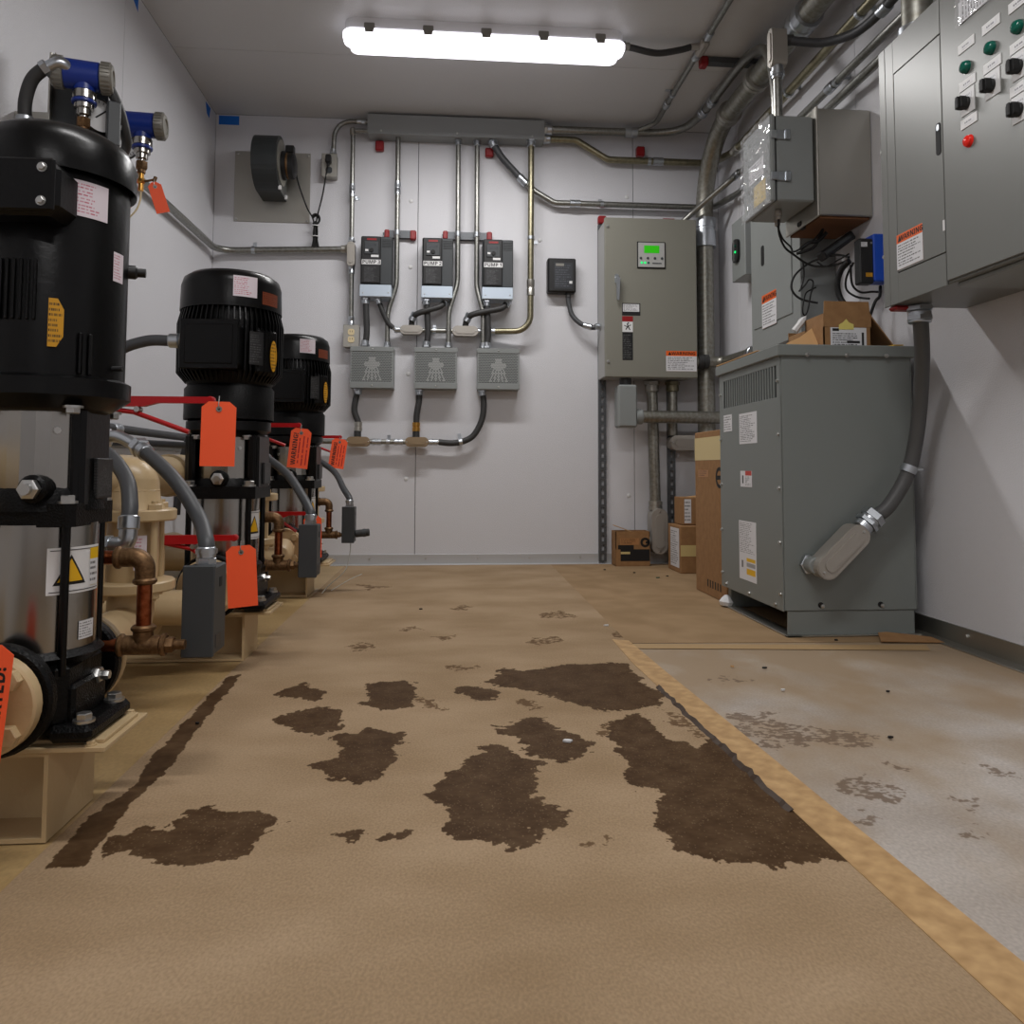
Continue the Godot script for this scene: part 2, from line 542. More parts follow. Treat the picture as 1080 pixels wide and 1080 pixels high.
	lcd.emission_enabled = true
	lcd.emission = Color(0.20, 0.85, 0.05)
	lcd.emission_energy_multiplier = 0.4
	var led := mat("led", Color(0.0, 0.5, 0.25), 0.3)
	led.emission_enabled = true
	led.emission = Color(0.05, 1.0, 0.5)
	led.emission_energy_multiplier = 1.0
	var glow := mat("diffuser", Color(0.95, 0.95, 0.97), 0.4)
	glow.emission_enabled = true
	glow.emission = Color(0.97, 0.96, 1.0)
	glow.emission_energy_multiplier = 2.2
	mat("lamp_base", Color(0.94, 0.94, 0.95), 0.5)
	var film := mat("film", Color(0.92, 0.93, 0.95, 0.16), 0.06)
	film.transparency = BaseMaterial3D.TRANSPARENCY_ALPHA
	bumpy(film, noise_tex(0.015, true, 8.0), 7.0, 0.6)
	var W := Color(0.85, 0.85, 0.86)
	print_tex("print_red", 64, 56, Color(0.86, 0.82, 0.85), Color(0.72, 0.35, 0.42), 9)
	print_tex("print_spec", 64, 96, W, Color(0.25, 0.25, 0.25), 16)
	print_tex("print_warn", 96, 96, W, Color(0.25, 0.25, 0.25), 8, 0.30, 0.95, [[0, 0, 1, 0.25, Color(0.90, 0.38, 0.09)]])
	print_tex("print_long", 64, 192, W, Color(0.35, 0.35, 0.35), 18, 0.03, 0.55, [[0.45, 0.62, 0.5, 0.06, Color(0.88, 0.70, 0.05)], [0.45, 0.70, 0.5, 0.07, Color(0.6, 0.6, 0.6)], [0.45, 0.80, 0.5, 0.10, Color(0.88, 0.68, 0.05)], [0.15, 0.68, 0.1, 0.12, Color(0.4, 0.4, 0.4)]])
	print_tex("print_ship", 128, 80, W, Color(0.2, 0.2, 0.2), 8, 0.22, 0.95, [[0.06, 0.04, 0.18, 0.12, Color(0.08, 0.08, 0.08)], [0.32, 0.05, 0.1, 0.04, Color(0.4, 0.4, 0.4)], [0.46, 0.55, 0.36, 0.1, Color(0.1, 0.1, 0.1)], [0.87, 0.2, 0.07, 0.55, Color(0.15, 0.15, 0.15)]])
	print_tex("print_black", 48, 120, Color(0.05, 0.05, 0.05), Color(0.5, 0.5, 0.5), 14)
	print_tex("print_dark", 64, 96, Color(0.09, 0.09, 0.095), Color(0.42, 0.42, 0.43), 18, 0.03, 0.97)
	print_tex("print_name", 64, 64, Color(0.10, 0.10, 0.105), Color(0.36, 0.36, 0.36), 12)
	print_tex("print_yellow", 48, 96, Color(0.80, 0.58, 0.05), Color(0.2, 0.13, 0.02), 8)
	print_tex("print_keypad", 64, 96, Color(0.16, 0.17, 0.19), Color(0.32, 0.33, 0.36), 10)
	print_tex("print_bold", 64, 64, W, Color(0.05, 0.05, 0.05), 4, 0.35, 0.95, [[0.0, 0.0, 1.0, 0.3, Color(0.9, 0.72, 0.05)]])
	print_tex("print_tan", 64, 32, Color(0.66, 0.47, 0.29), Color(0.30, 0.20, 0.12), 3)
	print_tex("print_white_small", 48, 48, W, Color(0.3, 0.3, 0.3), 6)
	print_tex("print_danger", 48, 56, W, Color(0.3, 0.3, 0.3), 7, 0.35, 0.95, [[0.45, 0.0, 0.55, 0.3, Color(0.75, 0.25, 0.2)], [0.18, 0.3, 0.12, 0.5, Color(0.1, 0.1, 0.1)]], 0.45)
	print_tex("print_legend", 40, 14, W, Color(0.2, 0.2, 0.22), 1, 0.1, 0.9)
	print_tex("print_brown", 48, 32, Color(0.45, 0.19, 0.06), Color(0.25, 0.10, 0.03), 5)
	mat("perforated", Color(0.44, 0.45, 0.45), 0.45)
# ---------------------------------------------------------------- the room
func panels(called: String, parent: Node3D, cuts: Array, make: Callable, m: Material):
	for i in cuts.size() - 1:
		var b := mb()
		make.call(b, cuts[i] + 0.0015, cuts[i + 1] - 0.0015)
		part(called, b, m, parent)

func build_room():
	O = Vector3.ZERO
	var b := mb()
	b.bx(Vector3(-0.12, -0.12, -0.12), Vector3(-0.006, H + 0.12, DEEP + 0.12))
	var wl := struct("wall_left", b, M.joint)
	panels("panel", wl, [-0.006, 1.196, 2.40, 3.60, 4.80, DEEP], func(q: MB, u: float, v: float): q.bx(Vector3(-0.007, 0, u), Vector3(0, H, v), 0.001), M.wall)
	b = mb()
	b.bx(Vector3(W + 0.006, -0.12, -0.12), Vector3(W + 0.12, H + 0.12, DEEP + 0.12))
	var wr := struct("wall_right", b, M.joint)
	panels("panel", wr, [-0.006, 0.30, 1.507, 2.71, 3.91, 5.11, DEEP], func(q: MB, u: float, v: float): q.bx(Vector3(W, 0, u), Vector3(W + 0.007, H, v), 0.001), M.wall)
	b = mb()
	b.bx(Vector3(-0.12, -0.12, -0.12), Vector3(W + 0.12, H + 0.12, -0.006))
	var wb := struct("wall_back", b, M.joint)
	panels("panel", wb, [0.0, 1.099, 2.305, W], func(q: MB, u: float, v: float): q.bx(Vector3(u, 0, -0.007), Vector3(v, H, 0), 0.001), M.wall)
	for p in [[1.06, 1.99], [1.06, 1.62], [1.055, 1.03], [1.05, 0.46], [1.775, 1.79], [2.272, 0.37], [2.27, 2.05], [0.74, 1.9]]:
		var f := mb()
		f.lathe(Vector3(p[0], p[1], 0), Vector3.BACK, [[0.012, 0], [0.011, 0.003], [0.006, 0.005], [0, 0.0055]], 14)
		part("fastener_cap", f, M.white_plastic, wb)
	b = mb()
	b.bx(Vector3(-0.12, -0.12, DEEP), Vector3(W + 0.12, H + 0.12, DEEP + 0.12))
	struct("wall_front", b, M.wall)
	b = mb()
	b.bx(Vector3(-0.12, H + 0.006, -0.12), Vector3(W + 0.12, H + 0.12, DEEP + 0.12))
	var ce := struct("ceiling", b, M.joint)
	panels("panel", ce, [0.0, 0.682, 1.885, 3.09, 4.29, 5.49, DEEP], func(q: MB, u: float, v: float): q.bx(Vector3(0, H, u), Vector3(W, H + 0.007, v), 0.001), M.ceiling)
	# metal angle along the foot of the walls
	b = mb()
	b.bx(Vector3(0.012, 0, 0), Vector3(W - 0.012, 0.055, 0.006), 0.001)
	b.bx(Vector3(0.012, 0, 0), Vector3(W - 0.012, 0.004, 0.045), 0.001)
	var bb := struct("baseboard_back", b, M.baseboard)
	for x in [0.86, 1.16, 1.44, 1.72, 2.0]:
		var f := mb()
		f.bolt(Vector3(x, 0.034, 0.006), Vector3.BACK, 0.004)
		part("screw", f, M.steel_bolt, bb)
	b = mb()
	b.bx(Vector3(W - 0.006, 0, 0.05), Vector3(W, 0.055, DEEP), 0.001)
	b.bx(Vector3(W - 0.055, 0, 0.05), Vector3(W, 0.004, DEEP), 0.001)
	var br := struct("baseboard_right", b, M.brushed)
	for z in [2.07, 2.38, 2.7]:
		var f := mb()
		f.bolt(Vector3(W - 0.006, 0.034, z), Vector3.LEFT, 0.005)
		part("screw", f, M.steel_bolt, br)
	b = mb()
	b.bx(Vector3(0, 0, 0.05), Vector3(0.006, 0.055, DEEP), 0.001)
	struct("baseboard_left", b, M.aluminium)

# ---------------------------------------------------------------- floor, its paper and its stains
func poly_of(a: Array) -> PackedVector2Array:
	var p := PackedVector2Array()
	for i in range(0, a.size(), 2):
		p.append(Vector2(a[i], a[i + 1]))
	return p

# paints each outline (world x, z) into the image, its edge broken up by noise
func stain(im: Image, rect: Rect2, lists: Array, col: Color, strength: float, wob: float, breakup: float, speck: float, rough: Image = null, rval := 0.5):
	var w := im.get_width()
	var h := im.get_height()
	var n := FastNoiseLite.new()
	n.frequency = 14.0
	n.fractal_octaves = 4
	n.seed = 3
	var fine := FastNoiseLite.new()
	fine.frequency = 42.0
	fine.fractal_octaves = 4
	fine.seed = 9
	var edge := FastNoiseLite.new()
	edge.frequency = 55.0
	edge.fractal_octaves = 3
	edge.seed = 14
	var rng := RandomNumberGenerator.new()
	rng.seed = 5
	for a in lists:
		var p := poly_of(a)
		var bb := Rect2(p[0], Vector2.ZERO)
		for q in p: bb = bb.expand(q)
		bb = bb.grow(0.03)
		var x0 := clampi(int((bb.position.x - rect.position.x) / rect.size.x * w), 0, w)
		var x1 := clampi(int((bb.end.x - rect.position.x) / rect.size.x * w), 0, w)
		var y0 := clampi(int((bb.position.y - rect.position.y) / rect.size.y * h), 0, h)
		var y1 := clampi(int((bb.end.y - rect.position.y) / rect.size.y * h), 0, h)
		for y in range(y0, y1):
			for x in range(x0, x1):
				var q := rect.position + Vector2((x + 0.5) / w, (y + 0.5) / h) * rect.size
				var dx := n.get_noise_2d(q.x, q.y)
				var dy := n.get_noise_2d(q.x + 31.0, q.y + 17.0)
				if not Geometry2D.is_point_in_polygon(q + Vector2(dx, dy * 1.3) * wob + Vector2(edge.get_noise_2d(q.x, q.y), edge.get_noise_2d(q.x + 5.0, q.y + 9.0) * 1.4) * minf(0.009, wob * 0.42), p):
					continue
				var f := fine.get_noise_2d(q.x, q.y * 1.6)
				if breakup > 0.0 and f + dx * 0.6 < breakup - 0.5:
					continue
				var c := im.get_pixel(x, y)
				var k := strength * (0.93 + 0.16 * dx + 0.10 * f)
				c = c.lerp(col, clampf(k, 0.0, 1.0))
				if rng.randf() < speck: c = c.lerp(Color(0.75, 0.68, 0.58), 0.35)
				im.set_pixel(x, y, c)
				if rough: rough.set_pixel(x, y, Color(rval, rval, rval))

func ground_image(w: int, h: int, rect: Rect2, a: Color, b: Color, grain: float) -> Image:
	var n := FastNoiseLite.new()
	n.seed = 21
	n.frequency = 2.2
	n.fractal_octaves = 5
	var fine := FastNoiseLite.new()
	fine.seed = 22
	fine.frequency = 0.35
	fine.fractal_octaves = 2
	var big := n
	var data := PackedByteArray()
	data.resize(w * h * 3)
	var i := 0
	for y in h:
		var z := rect.position.y + (y + 0.5) / h * rect.size.y
		for x in w:
			var q := rect.position.x + (x + 0.5) / w * rect.size.x
			var t := clampf(0.5 + big.get_noise_2d(q, z * 1.6) * 0.9, 0, 1)
			var g := 1.0 + fine.get_noise_2d(x, y) * grain
			data[i] = clampi(int(lerpf(a.r8, b.r8, t) * g), 0, 255)
			data[i + 1] = clampi(int(lerpf(a.g8, b.g8, t) * g), 0, 255)
			data[i + 2] = clampi(int(lerpf(a.b8, b.b8, t) * g), 0, 255)
			i += 3
	return Image.create_from_data(w, h, false, Image.FORMAT_RGB8, data)

func sheet(poly: Array, y: float, th: float, uvb: Rect2) -> MB:
	# outline given in x, z; laid flat. v runs along z
	var p := PackedVector2Array()
	for i in range(0, poly.size(), 2):
		p.append(Vector2(poly[i], -poly[i + 1]))
	var b := mb()
	b.prism(p, Vector3(0, y, 0), Vector3.RIGHT, Vector3.FORWARD, Vector3(0, th, 0), Rect2(uvb.position.x, -uvb.end.y, uvb.size.x, uvb.size.y))
	return b

func build_floor():
	O = Vector3.ZERO
	var b := mb()
	b.bx(Vector3(-0.12, -0.12, -0.12), Vector3(W + 0.12, -0.004, DEEP + 0.12))
	var fl := struct("floor", b, M.dust_brown)
	# bare floor by the pumps
	var r1 := Rect2(0, 0, 0.80, 4.6)
	var im := ground_image(256, 1024, r1, Color(0.60, 0.495, 0.33), Color(0.70, 0.595, 0.42), 0.08)
	var m := mat("floor_pumps", Color.WHITE, 0.42)
	m.albedo_texture = ImageTexture.create_from_image(im)
	part("floor_sheet", sheet([0.0, 0.0, 0.80, 0.0, 0.80, 4.6, 0.0, 4.6], -0.004, 0.004, r1), m, fl)
	# bare painted floor in front of the transformer
	var r2 := Rect2(1.70, 1.80, 1.10, 2.8)
	im = ground_image(512, 1024, r2, Color(0.64, 0.60, 0.56), Color(0.735, 0.70, 0.67), 0.10)
	var n := FastNoiseLite.new()
	n.seed = 4
	n.frequency = 2.5
	n.fractal_octaves = 5
	for y in im.get_height():
		for x in im.get_width():
			var q := r2.position + Vector2((x + 0.5) / 512.0, (y + 0.5) / 1024.0) * r2.size
			# tan dust, tracked in from the paper and the walls
			var k := clampf(1.25 - (q.y - 1.9) * 0.95 + n.get_noise_2d(q.x * 1.5, q.y) * 0.9 + maxf(0.0, q.x - 2.3) * 0.5, 0.0, 1.0)
			im.set_pixel(x, y, im.get_pixel(x, y).lerp(Color(0.60, 0.51, 0.40), k * 0.85))
	stain(im, r2, DIRT, Color(0.36, 0.28, 0.21), 0.62, 0.035, 0.42, 0.0)
	m = mat("floor_painted", Color.WHITE, 0.55)
	m.albedo_texture = ImageTexture.create_from_image(im)
	part("floor_sheet", sheet([1.70, 1.80, W, 1.80, W, 4.6, 1.70, 4.6], -0.004, 0.004, r2), m, fl)
	part("floor_sheet", sheet([0.80, 0.0, W, 0.0, W, 1.80, 1.70, 1.80, 1.70, 4.6, 0.80, 4.6], -0.004, 0.004, r2), M.dust_brown, fl)
	part("floor_sheet", sheet([0.0, 4.6, W, 4.6, W, DEEP, 0.0, DEEP], -0.004, 0.004, r2), M.dust_brown, fl)
	# the protective paper
	var r3 := Rect2(0.70, 0.0, 1.20, 4.6)
	im = ground_image(768, 2048, r3, Color(0.575, 0.485, 0.378), Color(0.65, 0.56, 0.45), 0.10)
	var ro := Image.create(768, 2048, false, Image.FORMAT_RGB8)
	ro.fill(Color(0.8, 0.8, 0.8))
	stain(im, r3, DAMP, Color(0.33, 0.245, 0.165), 0.72, 0.035, 0.30, 0.0)
	stain(im, r3, WET.slice(0, 1), Color(0.245, 0.17, 0.10), 0.9, 0.008, 0.0, 0.0, ro, 0.62)
	stain(im, r3, WET.slice(1), Color(0.245, 0.17, 0.10), 0.90, 0.022, 0.0, 0.03, ro, 0.62)
	m = mat("floor_paper", Color.WHITE, 1.0)
	m.albedo_texture = ImageTexture.create_from_image(im)
	m.roughness_texture = ImageTexture.create_from_image(ro)
	m.metallic_specular = 0.2
	var wr := noise_tex(0.012, true, 3.0, 512)
	m.normal_enabled = true
	m.normal_texture = wr
	m.normal_scale = 0.35
	O = Vector3(1.3, 0, 2.0)
	var fp := thing("floor_paper", "long tan builder's paper down the aisle, blotched with dark wet stains", "floor paper", O)
	part("sheet", sheet([0.735, 0.05, 1.83, 0.05, 1.815, 1.95, 1.79, 1.97, 1.82, 2.6, 1.84, 3.2, 1.87, 4.55, 0.745, 4.55, 0.735, 3.2, 0.73, 2.3], 0.0005, 0.0015, r3), m, fp)
	var m2 := mat("floor_paper_plain", Color(0.615, 0.515, 0.395), 0.8)
	mottled(m2, noise_tex(0.012, false, 1.0), Color(0.90, 0.89, 0.87), Color(1.02, 1.02, 1.02), 1.3)
	O = Vector3(2.1, 0, 1.2)
	single("floor_paper", sheet([1.83, 0.05, 2.74, 0.05, 2.74, 1.99, 1.815, 1.95], 0.0005, 0.0013, r3), m2, "plain tan builder's paper on the floor under the boxes and transformer", "floor paper")
	m2.metallic_specular = 0.2
	var tp := mat("tan_tape", Color(0.78, 0.64, 0.45), 0.55)
	mottled(tp, noise_tex(0.02, false, 1.0), Color(0.82, 0.79, 0.75), Color(1, 1, 1), 5.0)
	O = Vector3(1.81, 0, 2.6)
	single("floor_tape", sheet([1.775, 1.90, 1.822, 1.92, 1.835, 2.3, 1.853, 2.7, 1.872, 3.2, 1.93, 4.5, 1.85, 4.5, 1.805, 3.2, 1.785, 2.6, 1.770, 2.2], 0.002, 0.001, r3), tp, "torn tan tape strip along the wet paper's right edge", "floor tape")
	O = Vector3(2.2, 0, 2.0)
	single("floor_tape", sheet([1.815, 1.965, 2.25, 2.0, 2.69, 2.035, 2.66, 2.10, 2.2, 2.055, 1.812, 2.02], 0.0018, 0.0004, r3), M.pale_tape, "tan tape strip across the floor in front of the transformer", "floor tape")

# ---------------------------------------------------------------- ceiling lamps
func make_lamp(at: Vector3, label: String):
	# at: centre of the ceiling plate, the fitting runs along x
	var t := thing("ceiling_lamp", label, "lamp", at)
	var b := mb()
	var L := 1.205
	var prof := PackedVector2Array([Vector2(-0.062, 0), Vector2(-0.062, -0.038), Vector2(0.062, -0.038), Vector2(0.062, 0), Vector2(0.045, 0.0), Vector2(-0.045, 0.0)])
	b.prism(rrect(L + 0.01, 0.135, 0.05), at + Vector3(0, -0.049, 0), Vector3.RIGHT, Vector3.FORWARD, Vector3(0, 0.049, 0))
	part("housing", b, M.lamp_base, t)
	b = mb()
	b.prism(rrect(L + 0.03, 0.145, 0.05), at + Vector3(0, -0.066, 0), Vector3.RIGHT, Vector3.FORWARD, Vector3(0, 0.018, 0))
	b.prism(rrect(L - 0.03, 0.115, 0.035), at + Vector3(0, -0.098, 0), Vector3.RIGHT, Vector3.FORWARD, Vector3(0, 0.033, 0))
	part("diffuser", b, M.diffuser, t)
	for k in 5:
		for s in [-1.0, 1.0]:
			b = mb()
			var x := -0.5 + k * 0.25
			b.box(at + Vector3(x, -0.040, s * 0.068), Vector3(0.045, 0.036, 0.010), 0.003)
			b.box(at + Vector3(x, -0.060, s * 0.0745), Vector3(0.036, 0.012, 0.006), 0.002)
			part("latch", b, M.gauge_gray, t)
	var l := AreaLight3D.new()
	l.name = "lamp_light"
	l.light_energy = LAMP_ENERGY
	l.light_color = Color(1.0, 0.992, 0.985)
	l.area_size = Vector2(1.15, 0.10)
	l.area_range = 12.0
	l.area_attenuation = 2.0
	l.shadow_enabled = true
	t.add_child(l)
	l.position = Vector3(0, -0.10, 0)
	l.rotation = Vector3(-PI / 2, 0, 0)

func build_lamps():
	make_lamp(Vector3(1.425, H, 0.93), "long white ceiling lamp glowing above the middle of the room")
	make_lamp(Vector3(1.425, H, 3.3), "second long white ceiling lamp over the front end of the aisle")
	make_lamp(Vector3(1.425, H, 5.67), "third long white ceiling lamp by the front wall")
# ---------------------------------------------------------------- pumps
# local axes: y = 0 under the feet, +z towards the camera, pipes along z
func pump_body(o: Node3D, d: Dictionary):
	O = Vector3.ZERO
	var hx: float = d.hx
	var hz: float = d.hz
	var sr: float = d.sleeve
	var b := mb()
	# foot plates and base casting
	for s in [-1.0, 1.0]:
		b.box(Vector3(s * (hx + 0.004), 0.012, 0), Vector3(0.06, 0.024, hz * 2.1), 0.008)
		b.box(Vector3(s * (hx - 0.004), 0.045, 0), Vector3(0.014, 0.06, hz * 1.5), 0.005)
	b.box(Vector3(0, 0.062, 0), Vector3(hx * 1.86, 0.10, hz * 1.86), 0.014)
	b.lathe(Vector3(0, 0.10, 0), Vector3.UP, [[hx * 0.95, -0.02], [hx * 0.95, 0.0], [sr + 0.012, 0.014], [sr + 0.004, 0.022], [0, 0.022]], 28)
	b.cyl(Vector3(0, 0.071, -d.port + 0.012), Vector3(0, 0.071, d.port - 0.012), d.flange * 0.62, 24)
	part("base_casting", b, M.black_cast, o)
	for s in [-1.0, 1.0]:
		b = mb()
		b.cyl(Vector3(0, 0.071, s * (d.port - 0.02)), Vector3(0, 0.071, s * d.port), d.flange, 32, 0.004)
		part("port_flange", b, M.black_cast, o)
		for t in [-1.0, 1.0]:
			b = mb()
			b.bolt(Vector3(s * (hx + 0.016), 0.024, t * hz * 0.72), Vector3.UP, 0.011)
			part("foot_bolt", b, M.steel_bolt, o)
	b = mb()
	b.hexa(Vector3(hx * 0.93, 0.070, -hz * 0.35), Vector3.RIGHT, 0.012, 0.012)
	b.hexa(Vector3(hx * 0.93 + 0.012, 0.070, -hz * 0.35), Vector3.RIGHT, 0.007, 0.012)
	part("drain_plug", b, M.steel_bolt, o)
	# stainless sleeve and staybolts
	b = mb()
	b.lathe(Vector3(0, 0.115, 0), Vector3.UP, [[sr, 0], [sr, 0.186]], 40)
	part("sleeve", b, M.stainless, o)
	for sx in [-1.0, 1.0]:
		for sz in [-1.0, 1.0]:
			b = mb()
			b.cyl(Vector3(sx * hx * 0.80, 0.09, sz * hz * 0.80), Vector3(sx * hx * 0.80, 0.30, sz * hz * 0.80), d.rod, 10)
			part("staybolt", b, M.black_paint, o)
			b = mb()
			b.bolt(Vector3(sx * hx * 0.80, 0.331, sz * hz * 0.80), Vector3.UP, d.rod * 1.7)
			part("staybolt_nut", b, M.steel_bolt, o)
	# head plate
	b = mb()
	var c := 0.010
	var p := PackedVector2Array([Vector2(hx - c, hz), Vector2(hx, hz - c), Vector2(hx, -hz + c), Vector2(hx - c, -hz), Vector2(-hx + c, -hz), Vector2(-hx, -hz + c), Vector2(-hx, hz - c), Vector2(-hx + c, hz)])
	b.prism(p, Vector3(0, 0.298, 0), Vector3.RIGHT, Vector3.FORWARD, Vector3(0, 0.033, 0))
	b.lathe(Vector3(0, 0.33, 0), Vector3.UP, [[sr * 1.08, -0.01], [sr * 1.04, 0.018], [sr * 0.9, 0.032], [0, 0.032]], 28)
	b.cyl(Vector3(d.vent, 0.352, sr * 0.7), Vector3(d.vent, 0.352, sr * 1.20), sr * 0.27, 18, 0.004)
	part("pump_head", b, M.black_cast, o)
	b = mb()
	b.hexa(Vector3(d.vent, 0.352, sr * 1.20), Vector3.BACK, sr * 0.2, 0.010)
	b.cyl(Vector3(d.vent, 0.352, sr * 1.20), Vector3(d.vent, 0.352, sr * 1.20 + 0.018), 0.008, 10)
	part("vent_plug", b, M.steel_bolt, o)
	# coupling housing: four columns, two stainless guards
	for sx in [-1.0, 1.0]:
		b = mb()
		b.box(Vector3(sx * hx * 0.86, 0.398, 0), Vector3(hx * 0.30, 0.150, hz * 1.28), 0.006)
		b.box(Vector3(sx * hx * 0.82, 0.398, 0), Vector3(hx * 0.22, 0.150, hz * 1.42), 0.006)
		part("column", b, M.black_paint, o)
	for s in [-1.0, 1.0]:
		b = mb()
		var poly := PackedVector2Array()
		var n := 12
		for k in n + 1: poly.append(Vector2.from_angle(PI * k / n) * (sr * 0.98))
		for k in n + 1: poly.append(Vector2.from_angle(PI - PI * k / n) * (sr * 0.98 - 0.002))
		for i in poly.size(): poly[i].y = poly[i].y * s + s * 0.001
		b.prism(poly, Vector3(0, 0.345, 0), Vector3.RIGHT, Vector3.BACK, Vector3(0, 0.131, 0))
		var g := part("coupling_guard", b, M.stainless, o)
		for t in [-1.0, 1.0]:
			b = mb()
			var a := 0.62
			b.cyl(Vector3(t * sin(a) * sr * 0.97, 0.435, s * cos(a) * sr * 0.97), Vector3(t * sin(a) * sr * 1.02, 0.435, s * cos(a) * sr * 1.02), 0.005, 8)
			part("screw", b, M.steel_bolt, g)
	b = mb()
	b.box(Vector3(hx * 1.01 + 0.003, 0.366, -hz * 0.2), Vector3(0.006, 0.060, hz * 0.75), 0.001)
	part("nameplate", b, M.print_name, o)
	# lantern flange under the motor
	b = mb()
	var mr: float = d.lantern
	b.lathe(Vector3(0, 0.462, 0), Vector3.UP, [[0, 0.0], [mr * 0.70, 0.0], [mr * 0.80, 0.006], [mr * 1.0, 0.022], [mr * 1.0, 0.046], [mr * 0.9, 0.052], [0, 0.052]], 36)
	part("motor_stool", b, M.black_paint, o)
	for k in 4:
		var a := PI / 4 + PI / 2 * k
		b = mb()
		b.bolt(Vector3(sin(a) * mr * 0.84, 0.470, cos(a) * mr * 0.84), Vector3.DOWN, 0.010)
		part("flange_bolt", b, M.steel_bolt, o)

func ribbed_motor(o: Node3D):
	var y0 := 0.514
	var b := mb()
	b.lathe(Vector3(0, y0, 0), Vector3.UP, [[0.120, 0], [0.120, 0.085], [0.112, 0.095], [0.126, 0.118], [0.128, 0.28], [0.122, 0.31], [0, 0.31]], 40)
	# pads that carry box and plates
	b.box(Vector3(0.100, y0 + 0.185, 0.060), Vector3(0.075, 0.13, 0.05), 0.01, Basis(Vector3.UP, 0.95))
	part("motor_frame", b, M.black_cast, o)
	b = mb()
	for k in 60:
		var a := TAU * k / 60.0
		var e := Vector3(sin(a), 0, cos(a))
		var s := e.cross(Vector3.UP)
		var prof := [[0.118, 0.100], [0.142, 0.128], [0.143, 0.265], [0.132, 0.308], [0.118, 0.312]]
		var poly := PackedVector2Array()
		for q in prof: poly.append(Vector2(q[0], q[1]))
		b.prism(poly, Vector3(0, y0, 0) - s * 0.0016, e, Vector3.UP, s * 0.0032)
	var fins := part("cooling_fins", b, M.black_paint, o)
	fins.set_meta("kind", "stuff")
	b = mb()
	b.lathe(Vector3(0, y0, 0), Vector3.UP, [[0.128, 0.308], [0.137, 0.302], [0.137, 0.306], [0.135, 0.372], [0.128, 0.394], [0.110, 0.407], [0.05, 0.412], [0, 0.412]], 44)
	var cap := part("fan_cap", b, M.black_paint, o)
	b = mb()
	b.wrap(Vector3.ZERO, 0.1362, 16, 43, y0 + 0.328, y0 + 0.384)
	part("red_print_label", b, M.print_red, cap)
	b = mb()
	b.wrap(Vector3.ZERO, 0.1366, 50, 76, y0 + 0.315, y0 + 0.350)
	part("brown_label", b, M.print_brown, cap)
	# terminal box
	b = mb()
	b.box(Vector3(-0.004, y0 + 0.188, 0.150), Vector3(0.142, 0.124, 0.09), 0.012)
	b.box(Vector3(-0.004, y0 + 0.188, 0.190), Vector3(0.148, 0.130, 0.006), 0.002)
	var tb := part("terminal_box", b, M.black_paint, o)
	b = mb()
	b.hexa(Vector3(-0.074, y0 + 0.200, 0.152), Vector3.LEFT, 0.024, 0.014)
	b.cyl(Vector3(-0.09, y0 + 0.200, 0.152), Vector3(-0.118, y0 + 0.200, 0.152), 0.019, 14, 0.003)
	part("cable_gland", b, M.zinc, tb)
	b = mb()
	b.wrap(Vector3.ZERO, 0.1445, 34, 50, y0 + 0.145, y0 + 0.235)
	part("nameplate", b, M.print_name, o)
	b = mb()
	var poly := PackedVector2Array()
	for k in 20: poly.append(Vector2(0.014 * cos(TAU * k / 20), 0.043 * sin(TAU * k / 20)))
	var e := Vector3(sin(1.14), 0, cos(1.14))
	b.prism(poly, e * 0.1445 + Vector3(0, y0 + 0.175, 0), Vector3.UP.cross(e), Vector3.UP, e * 0.001, Rect2(-0.014, -0.043, 0.028, 0.086))
	part("yellow_label", b, M.print_yellow, o)

